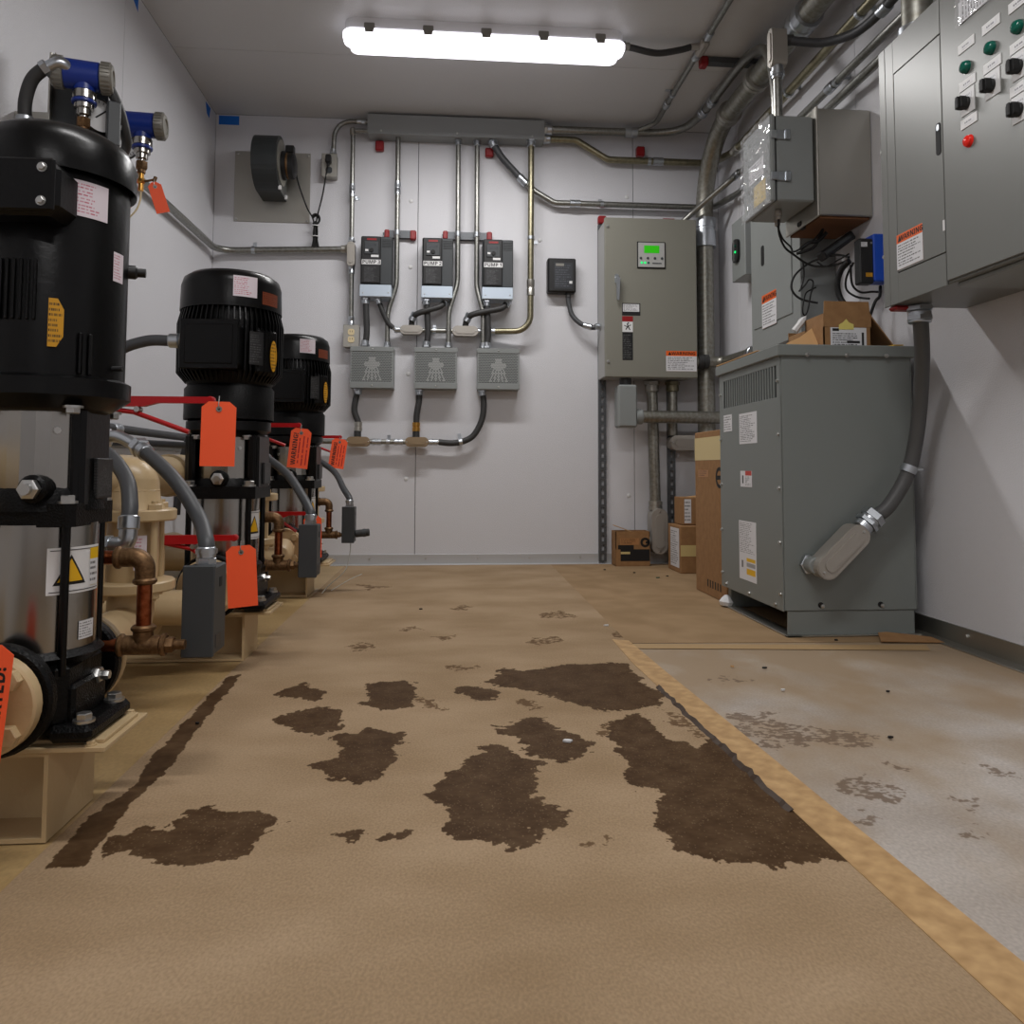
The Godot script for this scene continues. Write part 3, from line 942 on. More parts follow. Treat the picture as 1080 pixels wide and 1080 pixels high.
func smooth_motor(o: Node3D):
	var y0 := 0.514
	var r := 0.102
	var b := mb()
	b.lathe(Vector3(0, y0, 0), Vector3.UP, [[r, -0.012], [r, 0.30], [r * 0.97, 0.31], [0, 0.31]], 44)
	for s in [-1.0, 1.0]:
		b.box(Vector3(0.080 + s * 0.004, y0 + 0.03, 0.066 - s * 0.006), Vector3(0.004, 0.06, 0.008), 0.002)
	part("motor_frame", b, M.black_paint, o)
	b = mb()
	for k in 9:
		var a := deg_to_rad(-26.0 + k * 5.0)
		var e := Vector3(sin(a), 0, cos(a))
		b.box(e * (r + 0.001) + Vector3(0, y0 + 0.115, 0), Vector3(0.004, 0.085, 0.006), 0.001, Basis(Vector3.UP, a))
	var fins := part("cooling_fins", b, M.black_paint, o)
	fins.set_meta("kind", "stuff")
	b = mb()
	b.lathe(Vector3(0, y0, 0), Vector3.UP, [[r, 0.30], [r + 0.009, 0.292], [r + 0.009, 0.296], [r + 0.007, 0.336], [r * 0.97, 0.354], [r * 0.8, 0.366], [r * 0.4, 0.371], [0, 0.371]], 48)
	part("fan_cap", b, M.black_paint, o)
	b = mb()
	b.box(Vector3(-0.005, y0 + 0.248, 0.108), Vector3(0.150, 0.078, 0.075), 0.014)
	b.box(Vector3(-0.005, y0 + 0.248, 0.143), Vector3(0.145, 0.073, 0.008), 0.003)
	var tb := part("terminal_box", b, M.black_paint, o)
	for y in [0.225, 0.271]:
		b = mb()
		b.bolt(Vector3(0.052, y0 + y, 0.146), Vector3.BACK, 0.005)
		part("cover_screw", b, M.steel_bolt, tb)
	b = mb()
	b.wrap(Vector3.ZERO, r + 0.0005, 34, 66, y0 + 0.228, y0 + 0.280)
	part("red_print_label", b, M.print_red, o)
	b = mb()
	b.wrap(Vector3.ZERO, r + 0.0005, 74, 88, y0 + 0.146, y0 + 0.190)
	part("small_red_print_label", b, M.print_red, o)
	b = mb()
	b.cyl(Vector3(r * 0.9, y0 + 0.175, -0.035), Vector3(r + 0.006, y0 + 0.175, -0.040), 0.011, 12, 0.003)
	b.cyl(Vector3(r + 0.004, y0 + 0.175, -0.040), Vector3(r + 0.017, y0 + 0.175, -0.043), 0.007, 10)
	part("drain_knob", b, M.black_plastic, o)
	b = mb()
	b.cyl(Vector3(r * 0.9, y0 + 0.015, 0.02), Vector3(r + 0.012, y0 + 0.015, 0.02), 0.004, 8)
	part("stud", b, M.black_plastic, o)
	b = mb()
	var poly := PackedVector2Array([Vector2(-0.008, -0.034), Vector2(0.003, -0.034), Vector2(0.011, -0.019), Vector2(0.011, 0.019), Vector2(0.003, 0.034), Vector2(-0.008, 0.034)])
	var a := deg_to_rad(28.0)
	var e := Vector3(sin(a), 0, cos(a))
	b.prism(poly, e * (r + 0.0035) + Vector3(0, y0 + 0.070, 0), Vector3.UP.cross(e), Vector3.UP, e * 0.001, Rect2(-0.008, -0.034, 0.019, 0.068))
	part("yellow_label", b, M.print_yellow, o)

func caution_sticker(o: Node3D, r: float, a0: float, a1: float, y0: float, y1: float):
	# white caution label with a yellow triangle, wrapped round the sleeve
	O = Vector3.ZERO
	var b := mb()
	b.wrap(Vector3.ZERO, r + 0.0006, a0, a1, y0, y1)
	var s := part("caution_label", b, M.white_label, o)
	var am := lerpf(a0, a1, 0.36)
	b = mb()
	var h := (y1 - y0) * 0.36
	for k in 2:
		var m := mb()
		var hh := h * (1.0 if k == 0 else 0.76)
		var poly := PackedVector2Array([Vector2(-hh, -hh * 0.8), Vector2(hh, -hh * 0.8), Vector2(0, hh)])
		var a := deg_to_rad(am)
		var n := 8
		for i in n:
			# triangle cut in upright strips that follow the curve
			var u0 := lerpf(-hh, hh, float(i) / n)
			var u1 := lerpf(-hh, hh, float(i + 1) / n)
			var t0 := hh - absf(u0) * 1.8
			var t1 := hh - absf(u1) * 1.8
			var e0 := Vector3(sin(a + u0 / r), 0, cos(a + u0 / r))
			var e1 := Vector3(sin(a + u1 / r), 0, cos(a + u1 / r))
			var rr := r + 0.0013 + 0.0003 * k
			var yc := (y0 + y1) / 2 - h * 0.05
			m.quad(e0 * rr + Vector3.UP * (yc + t0), e1 * rr + Vector3.UP * (yc + t1), e1 * rr + Vector3.UP * (yc - hh * 0.8), e0 * rr + Vector3.UP * (yc - hh * 0.8), (e0 + e1).normalized())
		part("triangle_edge" if k == 0 else "triangle", m, M.black_ink if k == 0 else M.yellow, s)
	b = mb()
	b.wrap(Vector3.ZERO, r + 0.0014, lerpf(a0, a1, 0.72), lerpf(a0, a1, 0.98), lerpf(y0, y1, 0.12), lerpf(y0, y1, 0.94), 0.0003)
	part("caution_print", b, M.print_bold, s)
	for q in [[0.04, 0.96, 0.05, 0.065], [0.04, 0.96, 0.935, 0.95]]:
		b = mb()
		b.wrap(Vector3.ZERO, r + 0.0014, lerpf(a0, a1, q[0]), lerpf(a0, a1, q[1]), lerpf(y0, y1, q[2]), lerpf(y0, y1, q[3]), 0.0003)
		part("border", b, M.black_ink, s)

func make_skid(x1: float, z: float, label: String, hz: float):
	var t := thing("pump_skid", label, "pump skid", Vector3(0.45, 0, z), "beige steel skids under the pumps")
	var b := mb()
	b.bx(Vector3(0.24, 0.118, z - hz), Vector3(x1, 0.124, z + hz))
	b.bx(Vector3(0.24, 0.002, z - hz), Vector3(x1, 0.008, z + hz))
	b.bx(Vector3(0.24, 0.008, z - 0.004), Vector3(x1 - 0.006, 0.118, z + 0.004))
	part("beam", b, M.beige, t)
	b = mb()
	b.bx(Vector3(x1 - 0.006, 0.008, z - hz), Vector3(x1, 0.118, z + hz))
	part("end_plate", b, M.beige, t)
	b = mb()
	b.bx(Vector3(0.36, 0.124, z - hz - 0.005), Vector3(0.803, 0.131, z + hz + 0.005), 0.001)
	b.bx(Vector3(0.36, 0.131, z - hz + 0.012), Vector3(0.795, 0.137, z + hz - 0.012), 0.001)
	part("top_plate", b, M.beige, t)
	for s in [-1.0, 1.0]:
		b = mb()
		b.bolt(Vector3(0.78, 0.131, z + s * (hz - 0.004)), Vector3.UP, 0.006)
		part("bolt", b, M.beige, t)

func pipe_flange(b: MB, o: Vector3, d: Vector3, r: float, th: float):
	b.cyl(o, o + d.normalized() * th, r, 32, 0.003)

func flange_bolts(o: Vector3, d: Vector3, r: float, n: int, size: float, mat_: Material, parent: Node3D, phase := 0.0):
	var f: Array = MB.frame(d.normalized())
	for k in n:
		var a := TAU * (k + 0.5) / n + phase
		var b := mb()
		b.hexa(o + (f[0] * cos(a) + f[1] * sin(a)) * r, d, size, size * 0.8)
		part("flange_bolt", b, mat_, parent)

func squeeze_lever(t: Node3D, tip: Vector3, length: float):
	# red valve lever with its squeeze trigger, pointing to +x
	var b := mb()
	var x0 := tip.x - length
	b.prism(PackedVector2Array([Vector2(0, -0.014), Vector2(length * 0.52, -0.014), Vector2(length * 0.62, -0.006), Vector2(length, -0.006), Vector2(length, 0.008), Vector2(0, 0.008)]), Vector3(x0, tip.y, tip.z - 0.008), Vector3.RIGHT, Vector3.UP, Vector3(0, 0, 0.016))
	b.cyl(tip + Vector3(0, 0.001, -0.009), tip + Vector3(0, 0.001, 0.009), 0.0085, 12, 0.002)
	var l := part("lever", b, M.red, t)
	b = mb()
	b.tube([Vector3(x0 + 0.02, tip.y - 0.012, tip.z), Vector3(x0 + length * 0.45, tip.y - 0.026, tip.z), Vector3(tip.x - 0.045, tip.y - 0.068, tip.z)], 0.0055, 10)
	part("trigger", b, M.red, t)
	b = mb()
	b.cyl(Vector3(x0 + length * 0.48, tip.y - 0.020, tip.z - 0.01), Vector3(x0 + length * 0.48, tip.y - 0.020, tip.z + 0.012), 0.006, 10)
	part("spring_pin", b, M.steel_bolt, t)
	b = mb()
	b.cyl(Vector3(x0 + 0.01, tip.y - 0.10, tip.z), Vector3(x0 + 0.01, tip.y + 0.012, tip.z), 0.012, 12)
	part("valve_stem", b, M.beige, t)

# discharge pipework of one pump: elbow, check valve, elbow to the header, with its butterfly valve
func discharge(i: int, px: float, pz: float, sz: float, port: float, label: String):
	var sx := 0.615
	var t := thing("discharge_pipe", label, "pipework", Vector3(sx, 0, sz), "beige discharge pipes behind the pumps")
	var yc := 0.208
	var b := mb()
	pipe_flange(b, Vector3(px, yc, pz - port - 0.002), Vector3.FORWARD, 0.074 if i == 0 else 0.08, 0.018)
	b.tube(fillet([Vector3(px, yc, pz - port - 0.012), Vector3(px - 0.01, yc, pz - port - 0.05), Vector3(sx, yc - 0.02, sz + 0.10), Vector3(sx, yc - 0.02, sz), Vector3(sx, 0.262, sz)], 0.075), 0.046, 20)
	part("lower_elbow", b, M.beige, t)
	b = mb()
	b.cyl(Vector3(sx, 0.262, sz), Vector3(sx, 0.284, sz), 0.085, 36, 0.003)
	part("lower_flange", b, M.beige, t)
	b = mb()
	b.lathe(Vector3(sx, 0.284, sz), Vector3.UP, [[0.050, 0], [0.052, 0.02], [0.052, 0.10], [0.050, 0.124]], 28)
	part("check_valve", b, M.beige, t)
	for k in 4:
		var a := TAU * (k + 0.37) / 4
		b = mb()
		b.cyl(Vector3(sx + cos(a) * 0.068, 0.245, sz + sin(a) * 0.068), Vector3(sx + cos(a) * 0.068, 0.450, sz + sin(a) * 0.068), 0.0075, 10)
		b.hexa(Vector3(sx + cos(a) * 0.068, 0.432, sz + sin(a) * 0.068), Vector3.UP, 0.014, 0.012)
		b.hexa(Vector3(sx + cos(a) * 0.068, 0.262, sz + sin(a) * 0.068), Vector3.DOWN, 0.014, 0.012)
		part("tie_bolt", b, M.beige, t)
	sticker("red_print_label", Vector3(sx + 0.036, 0.345, sz + 0.0525), 0.024, 0.07, Basis(Vector3.UP, 0.6), M.print_red, t)
	b = mb()
	b.cyl(Vector3(sx, 0.408, sz), Vector3(sx, 0.432, sz), 0.085, 36, 0.003)
	part("upper_flange", b, M.beige, t)
	b = mb()
	b.lathe(Vector3(sx, 0.432, sz), Vector3.UP, [[0.062, 0], [0.053, 0.02], [0.050, 0.045], [0.049, 0.062]], 28)
	b.tube(fillet([Vector3(sx, 0.47, sz), Vector3(sx, 0.492, sz), Vector3(0.40, 0.492, sz)], 0.072, 10), 0.049, 24)
	b.lathe(Vector3(sx, 0.468, sz), Vector3.UP, [[0.049, 0], [0.0515, 0.003], [0.049, 0.006]], 24)
	part("upper_elbow", b, M.beige, t)
	b = mb()
	b.ring(Vector3(0.475, 0.492, sz), Vector3(0.505, 0.492, sz), 0.075, 0.045, 28)
	b.cyl(Vector3(0.49, 0.56, sz), Vector3(0.49, 0.64, sz), 0.016, 14)
	part("butterfly_valve", b, M.beige, t)
	squeeze_lever(t, Vector3(0.765 if i > 0 else 0.765, 0.663, sz - 0.012), 0.29)

# suction branch: from the low header, elbow into the pump's front flange
func suction(i: int, px: float, pz: float, port: float, label: String, handle: bool):
	var t := thing("suction_pipe", label, "pipework", Vector3(px, 0, pz + port), "beige suction pipes in front of the pumps")
	var yc := 0.208
	var zf := pz + port + 0.002
	var b := mb()
	b.cyl(Vector3(px, yc, zf), Vector3(px, yc, zf + 0.022), 0.066 if i == 0 else 0.075, 36, 0.003)
	part("flange", b, M.beige, t)
	flange_bolts(Vector3(px, yc, zf + 0.022), Vector3.BACK, 0.050 if i == 0 else 0.056, 4, 0.0145, M.beige, t)
	b = mb()
	if i == 0:
		b.tube(fillet([Vector3(px, yc, zf + 0.02), Vector3(px - 0.005, yc - 0.003, zf + 0.11), Vector3(0.20, yc - 0.02, zf + 0.12)], 0.06), 0.030, 20)
	else:
		b.tube(fillet([Vector3(px, yc, zf + 0.02), Vector3(px, yc - 0.035, zf + 0.085), Vector3(0.16, yc - 0.035, zf + 0.085)], 0.07), 0.043, 20)
	part("elbow", b, M.beige, t)
	if handle:
		b = mb()
		b.ring(Vector3(0.53, yc - 0.035, zf + 0.085), Vector3(0.56, yc - 0.035, zf + 0.085), 0.070, 0.042, 28)
		b.cyl(Vector3(0.545, yc + 0.03, zf + 0.085), Vector3(0.545, yc + 0.12, zf + 0.085), 0.013, 14)
		part("butterfly_valve", b, M.beige, t)
		squeeze_lever(t, Vector3(0.745, 0.343, zf + 0.085), 0.19)

# copper loop with its pressure switch, beside one pump
func copper_loop(dx: float, pz: float, label: String):
	var z := pz - 0.10
	var t := thing("copper_loop", label, "copper pipe", Vector3(0.80 + dx, 0, z), "copper sensing loops beside the pumps")
	var b := mb()
	b.cyl(Vector3(0.665 + dx, 0.374, z), Vector3(0.775 + dx, 0.374, z), 0.0115, 14)
	part("tube", b, M.copper, t)
	b = mb()
	b.cyl(Vector3(0.808 + dx, 0.36, z), Vector3(0.808 + dx, 0.262, z), 0.0115, 14)
	part("tube", b, M.copper, t)
	b = mb()
	b.cyl(Vector3(0.700 + dx, 0.234, z), Vector3(0.785 + dx, 0.234, z), 0.0105, 14)
	part("tube", b, M.copper, t)
	b = mb()
	b.tube(fillet([Vector3(0.764 + dx, 0.374, z), Vector3(0.808 + dx, 0.374, z), Vector3(0.808 + dx, 0.335, z)], 0.026), 0.0155, 16)
	b.cyl(Vector3(0.761 + dx, 0.374, z), Vector3(0.771 + dx, 0.374, z), 0.0185, 16, 0.003)
	b.cyl(Vector3(0.808 + dx, 0.341, z), Vector3(0.808 + dx, 0.331, z), 0.0185, 16, 0.003)
	part("elbow", b, M.bronze, t)
	b = mb()
	b.cyl(Vector3(0.772 + dx, 0.234, z), Vector3(0.842 + dx, 0.234, z), 0.0155, 16, 0.002)
	b.cyl(Vector3(0.808 + dx, 0.234, z), Vector3(0.808 + dx, 0.264, z), 0.0155, 16)
	b.cyl(Vector3(0.808 + dx, 0.256, z), Vector3(0.808 + dx, 0.266, z), 0.019, 16, 0.003)
	b.cyl(Vector3(0.770 + dx, 0.234, z), Vector3(0.779 + dx, 0.234, z), 0.0185, 16, 0.003)
	b.cyl(Vector3(0.836 + dx, 0.234, z), Vector3(0.845 + dx, 0.234, z), 0.0185, 16, 0.003)
	part("tee", b, M.bronze, t)
	b = mb()
	b.hexa(Vector3(0.845 + dx, 0.234, z), Vector3.RIGHT, 0.013, 0.012)
	b.cyl(Vector3(0.856 + dx, 0.234, z), Vector3(0.874 + dx, 0.234, z), 0.008, 12)
	part("nipple", b, M.bronze, t)

func pressure_switch(x: float, z: float, label: String):
	var dx := x - 0.893
	var t := thing("pressure_switch", label, "switch box", Vector3(0.893 + dx, 0.205, z), "charcoal switch boxes beside the pumps")
	var b := mb()
	b.bx(Vector3(0.869 + dx, 0.206, z - 0.035), Vector3(0.918 + dx, 0.354, z + 0.035), 0.003)
	part("body", b, M.charcoal, t)
	b = mb()
	b.bx(Vector3(0.866 + dx, 0.204, z + 0.028), Vector3(0.9185 + dx, 0.356, z + 0.038), 0.002)
	part("cover", b, M.charcoal, t)
	sticker("window", Vector3(0.918 + dx, 0.325, z), 0.014, 0.016, XP, M.dark_slot, t)
	sticker("print_label", Vector3(0.918 + dx, 0.228, z + 0.008), 0.03, 0.022, XP, M.print_dark, t)
	b = mb()
	b.hexa(Vector3(0.893 + dx, 0.354, z), Vector3.UP, 0.017, 0.012)
	b.cyl(Vector3(0.893 + dx, 0.364, z), Vector3(0.893 + dx, 0.384, z), 0.0155, 16, 0.002)
	b.ring(Vector3(0.893 + dx, 0.372, z), Vector3(0.893 + dx, 0.380, z), 0.018, 0.01, 16)
	part("conduit_fitting", b, M.zinc, t)

func build_pumps():
	make_skid(0.726, 3.045, "beige steel skid under the slim front pump with smooth motor", 0.073)
	make_skid(0.734, 2.02, "beige steel skid under the middle ribbed pump", 0.075)
	make_skid(0.716, 0.965, "beige steel skid under the rear ribbed pump by the back wall", 0.085)
	# slim pump in front
	var d1 := {"hx": 0.073, "hz": 0.070, "sleeve": 0.074, "port": 0.115, "flange": 0.075, "rod": 0.006, "lantern": 0.111, "vent": 0.024}
	var p1 := thing("pump", "black pump nearest the camera, with a smooth motor and stainless sleeve", "pump", Vector3(0.677, 0.137, 3.055), "vertical pumps in a row")
	pump_body(p1, d1)
	smooth_motor(p1)
	caution_sticker(p1, 0.074, 30, 98, 0.202, 0.268)
	O = Vector3.ZERO
	var b := mb()
	b.wrap(Vector3.ZERO, 0.0746, 66, 90, 0.134, 0.160)
	part("white_print_label", b, M.print_white_small, p1)
	# the two ribbed ones
	var d2 := {"hx": 0.098, "hz": 0.100, "sleeve": 0.086, "port": 0.15, "flange": 0.085, "rod": 0.008, "lantern": 0.113, "vent": 0.003}
	var p2 := thing("pump", "black ribbed pump in the middle of the row of three", "pump", Vector3(0.660, 0.137, 2.02), "vertical pumps in a row")
	pump_body(p2, d2)
	ribbed_motor(p2)
	caution_sticker(p2, 0.086, 48, 112, 0.185, 0.262)
	var p3: Node3D = p2.duplicate()
	p3.name = numbered("pump")
	add_child(p3)
	p3.position = Vector3(0.642, 0.137, 0.975)
	p3.set_meta("label", "black ribbed pump farthest back, close to the back wall")
	var px := [0.677, 0.66, 0.642]
	var pz := [3.055, 2.02, 0.975]
	var po := [0.115, 0.15, 0.15]
	var sx := [0.863, 0.876, 0.860]
	var sz := [2.885, 1.935, 0.895]
	var which := ["slim front pump", "middle pump", "rear pump"]
	for i in 3:
		discharge(i, px[i], pz[i], [2.56, 1.56, 0.53][i], po[i], "beige discharge pipe with red lever, rising behind the %s" % which[i])
		suction(i, px[i], pz[i], po[i], ["beige bolted suction flange and pipe in front of the slim pump", "beige suction pipe with red lever in front of the middle pump", "beige suction pipe with red lever in front of the rear pump"][i], i > 0)
		copper_loop([-0.020, -0.026, -0.036][i], pz[i], "copper and bronze pipe loop beside the %s" % which[i])
		pressure_switch(sx[i], sz[i], "charcoal upright switch box beside the %s" % which[i])
	# headers along the wall
	var t := thing("header_pipe", "thick beige header pipe running along behind the pumps", "pipe", Vector3(0.36, 0, 2.0))
	b = mb()
	b.tube([Vector3(0.36, 0.492, 3.5), Vector3(0.36, 0.492, 0.36)], 0.062, 24)
	part("main", b, M.beige, t)
	b = mb()
	b.lathe(Vector3(0.36, 0.492, 0.36), Vector3.FORWARD, [[0.062, 0], [0.05, 0.03], [0.03, 0.042], [0, 0.046]], 24)
	part("end_cap", b, M.beige, t)
	for z in [2.56, 1.56, 0.53]:
		b = mb()
		b.lathe(Vector3(0.36, 0.492, z - 0.07), Vector3.BACK, [[0.062, 0], [0.07, 0.006], [0.07, 0.134], [0.062, 0.14]], 24)
		part("tee", b, M.beige, t)
	for z in [2.82, 1.85, 0.8]:
		b = mb()
		b.bx(Vector3(0.33, 0.002, z - 0.02), Vector3(0.39, 0.44, z + 0.02), 0.002)
		part("support", b, M.beige, t)
	t = thing("header_pipe", "thick beige header pipe low along the left wall", "pipe", Vector3(0.14, 0, 2.0))
	b = mb()
	b.tube([Vector3(0.14, 0.18, 3.6), Vector3(0.14, 0.18, 0.9)], 0.07, 24)
	part("main", b, M.beige, t)
	for z in [3.4, 2.5, 1.5]:
		b = mb()
		b.bx(Vector3(0.10, 0.002, z - 0.02), Vector3(0.18, 0.12, z + 0.02), 0.002)
		part("support", b, M.beige, t)
	# flexible conduits to the switch boxes
	for i in 3:
		var dz: float = pz[i] - 3.055
		var dx := 0.0
		var end := Vector3(sx[i], 0.374, sz[i])
		var g := [Vector3(0.585, 0.578, 2.65 + dz), Vector3(0.62, 0.580, 2.66 + dz), Vector3(0.67, 0.558, 2.68 + dz), Vector3(0.765, 0.50, 2.77 + dz), Vector3(sx[i] - 0.036, 0.43, sz[i] - 0.07), Vector3(sx[i] - 0.004, 0.392, sz[i] - 0.01), end]
		t = thing("flexible_conduit", "gray flexible conduit arching down to the %s's switch box" % which[i], "conduit", g[2], "flexible conduits to the switch boxes")
		b = mb()
		b.tube(smooth(g.slice(2)), 0.0135, 14)
		part("hose", b, M.flex, t)
		b = mb()
		b.tube(smooth(g.slice(0, 3)), 0.012, 12)
		var dd: Vector3 = (g[3] - g[2]).normalized()
		b.hexa(g[2] - dd * 0.01, dd, 0.020, 0.018)
		b.cyl(g[2] + dd * 0.008, g[2] + dd * 0.03, 0.0165, 14, 0.002)
		b.hexa(g[0], (g[1] - g[0]), 0.02, 0.014)
		part("connector", b, M.zinc, t)
		# the box they come from, on the wall side of the pumps
		b = mb()
		b.cyl(Vector3(0.535, 0.583, 2.645 + dz), Vector3(0.592, 0.579, 2.65 + dz), 0.022, 18, 0.004)
		b.cyl(Vector3(0.48, 0.588, 2.64 + dz), Vector3(0.545, 0.583, 2.645 + dz), 0.027, 18, 0.004)
		b.tube(fillet([Vector3(0.49, 0.587, 2.64 + dz), Vector3(0.25, 0.60, 2.64 + dz), Vector3(0.06, 0.60, 2.60 + dz), Vector3(0.012, 0.60, 2.60 + dz)], 0.05), 0.011, 12)
		part("conduit_body", b, M.flex, t)
	# conduit with a bent connector at the slim pump
	t = thing("flexible_conduit", "gray flexible conduit ending in a bent metal connector beside the slim pump", "conduit", Vector3(0.70, 0.45, 2.85))
	b = mb()
	b.tube(smooth([Vector3(0.56, 0.57, 2.70), Vector3(0.64, 0.545, 2.76), Vector3(0.70, 0.50, 2.82), Vector3(0.724, 0.455, 2.86), Vector3(0.728, 0.428, 2.875)]), 0.0135, 14)
	part("hose", b, M.flex, t)
	b = mb()
	b.cyl(Vector3(0.728, 0.436, 2.872), Vector3(0.729, 0.412, 2.876), 0.0175, 14, 0.002)
	b.tube(fillet([Vector3(0.729, 0.414, 2.876), Vector3(0.729, 0.386, 2.878), Vector3(0.695, 0.386, 2.88)], 0.02), 0.015, 14)
	b.hexa(Vector3(0.702, 0.386, 2.88), Vector3.LEFT, 0.019, 0.012)
	part("connector", b, M.zinc, t)
	# motor conduits
	for i in [1, 2]:
		var dz: float = pz[i] - 2.02
		var q := Vector3(px[i] - 0.116, 0.851, pz[i] + 0.152)
		t = thing("flexible_conduit", "gray flexible conduit curving into the %s's motor box" % which[i], "conduit", q, "conduits to the motor boxes")
		b = mb()
		b.tube(smooth([q, q + Vector3(-0.06, -0.002, 0), q + Vector3(-0.13, -0.03, 0), q + Vector3(-0.2, -0.10, -0.01), q + Vector3(-0.27, -0.22, -0.03), q + Vector3(-0.31, -0.36, -0.06), q + Vector3(-0.32, -0.52, -0.06)]), 0.0145, 14)
		part("hose", b, M.flex, t)
	# bits at the rear switch box
	O = Vector3(0.918, 0.28, 0.89)
	t = thing("conduit_stub", "short dark conduit stub sticking out beside the rear switch box", "conduit", Vector3(0.886, 0.24, 0.895))
	b = mb()
	b.cyl(Vector3(0.886, 0.240, 0.895), Vector3(0.945, 0.246, 0.895), 0.016, 14, 0.003)
	part("stub", b, M.flex_dark, t)
	b = mb()
	b.ring(Vector3(0.918, 0.2435, 0.895), Vector3(0.929, 0.2445, 0.895), 0.0175, 0.01, 14)
	part("collar", b, M.charcoal, t)
	t = thing("loose_wire", "thin loose wire hanging from the rear switch box to the floor", "wire", Vector3(0.87, 0, 0.93))
	b = mb()
	b.tube(smooth([Vector3(0.868, 0.204, 0.90), Vector3(0.866, 0.15, 0.92), Vector3(0.85, 0.09, 0.95), Vector3(0.79, 0.035, 0.97), Vector3(0.765, 0.005, 0.985)]), 0.002, 6)
	b.tube(smooth([Vector3(0.92, 0.075, 0.93), Vector3(0.87, 0.055, 0.95), Vector3(0.80, 0.015, 0.98)]), 0.0016, 6)
	part("strand", b, M.brushed, t)
	build_tags()

# orange shipping tag hung from hang; face turned by yaw, swung by roll, cut corners at the top
func paper_tag(hang: Vector3, w: float, h: float, yaw: float, roll: float, label: String, written: String, bend := 0.0):
	var t := thing("warning_tag", label, "tag", hang, "orange tags on the pump valves")
	var B := Basis(Vector3.UP, yaw) * Basis(Vector3.BACK, roll)
	var poly := PackedVector2Array([Vector2(-w / 2, -h), Vector2(w / 2, -h), Vector2(w / 2, -0.012), Vector2(w / 2 - 0.014, 0), Vector2(-w / 2 + 0.014, 0), Vector2(-w / 2, -0.012)])
	var b := mb()
	var o := hang + B * Vector3(0, 0.010, 0)
	b.prism(poly, o, B.x, B.y, B.z * 0.0012, Rect2(-w / 2, -h, w, h))
	part("card", b, M.orange, t)
	b = mb()
	b.ring(o + B * Vector3(0, -0.016, 0.0012), o + B * Vector3(0, -0.016, 0.0026), 0.0062, 0.0028, 14)
	part("eyelet", b, M.gauge_gray, t)
	b = mb()
	b.cyl(o + B * Vector3(0, -0.016, 0.0014), o + B * Vector3(0, -0.016, 0.0020), 0.0029, 10)
	part("hole", b, M.dark_slot, t)
	b = mb()
	b.tube(smooth([o + B * Vector3(0, -0.016, 0.002), hang + Vector3(0, 0.004, 0.004), hang + Vector3(0, 0.022, 0)]), 0.0011, 6)
	part("tie_wire", b, M.steel_bolt, t)
	if written != "":
		var R := B * Basis(Vector3.BACK, PI / 2)
		words(written, 0.016, o + B * Vector3(w * (0.28 if written[0] == "S" else -0.24), -h * 0.52, 0.0014), R, M.black_ink, t)
		for k in (3 if written[0] == "W" else 0):
			var q := mb()
			for s in 5:
				var l := 0.012 + 0.006 * ((s * 7 + k * 3) % 4)
				q.box(o + B * Vector3(-w * 0.02 + k * 0.013, -h * (0.28 + 0.14 * s), 0.0014), Vector3(0.004, l * 0.8, 0.0004), 0.0, B)
			part("print", q, M.red_ink, t)

func build_tags():
	paper_tag(Vector3(0.787, 0.650, 2.565), 0.070, 0.138, 0.18, -0.01, "plain orange tag on the front pump's upper red lever", "")
	paper_tag(Vector3(0.775, 0.643, 1.555), 0.068, 0.136, 0.25, -0.10, "orange WARNING tag on the middle pump's upper red lever", "WARNING!")
	paper_tag(Vector3(0.765, 0.645, 0.525), 0.073, 0.140, 0.3, -0.14, "orange WARNING tag on the rear pump's upper red lever", "WARNING!")
	paper_tag(Vector3(0.768, 0.317, 2.285), 0.070, 0.150, 0.30, 0.06, "plain orange tag on the middle pump's lower red lever", "")
	paper_tag(Vector3(0.762, 0.325, 1.225), 0.070, 0.160, 0.5, 0.02, "orange tag half hidden behind the middle pump's switch box", "")
	paper_tag(Vector3(0.728, 0.298, 3.285), 0.060, 0.140, 0.35, -0.08, "orange tag by the slim pump's suction flange, lettered STARTED", "STARTED!")
# ---------------------------------------------------------------- conduits
func conduit(called: String, label: String, pts: Array, r: float, m: Material, group := "", seg := 14) -> Node3D:
	var t := thing(called, label, "conduit", pts[0], group)
	var b := mb()
	b.tube(pts, r, seg)
	part("pipe", b, m, t)
	return t

func coupling(t: Node3D, at: Vector3, d: Vector3, r: float, length := 0.05, m: Material = M.zinc):
	d = d.normalized()
	var b := mb()
	b.lathe(at - d * length / 2, d, [[r, 0], [r * 1.28, 0.002], [r * 1.28, length * 0.42], [r * 1.18, length * 0.45], [r * 1.18, length * 0.55], [r * 1.28, length * 0.58], [r * 1.28, length - 0.002], [r, length]], 16)
	part("coupling", b, m, t)

func connector(t: Node3D, at: Vector3, d: Vector3, r: float, m: Material = M.zinc):
	# at: where the nut meets the box, d: away from the box
	d = d.normalized()
	var b := mb()
	b.hexa(at, d, r * 1.55, r * 0.7)
	b.lathe(at + d * r * 0.6, d, [[r * 1.05, 0], [r * 1.3, 0.002], [r * 1.3, r * 1.3], [r * 1.0, r * 1.5]], 16)
	part("connector", b, m, t)

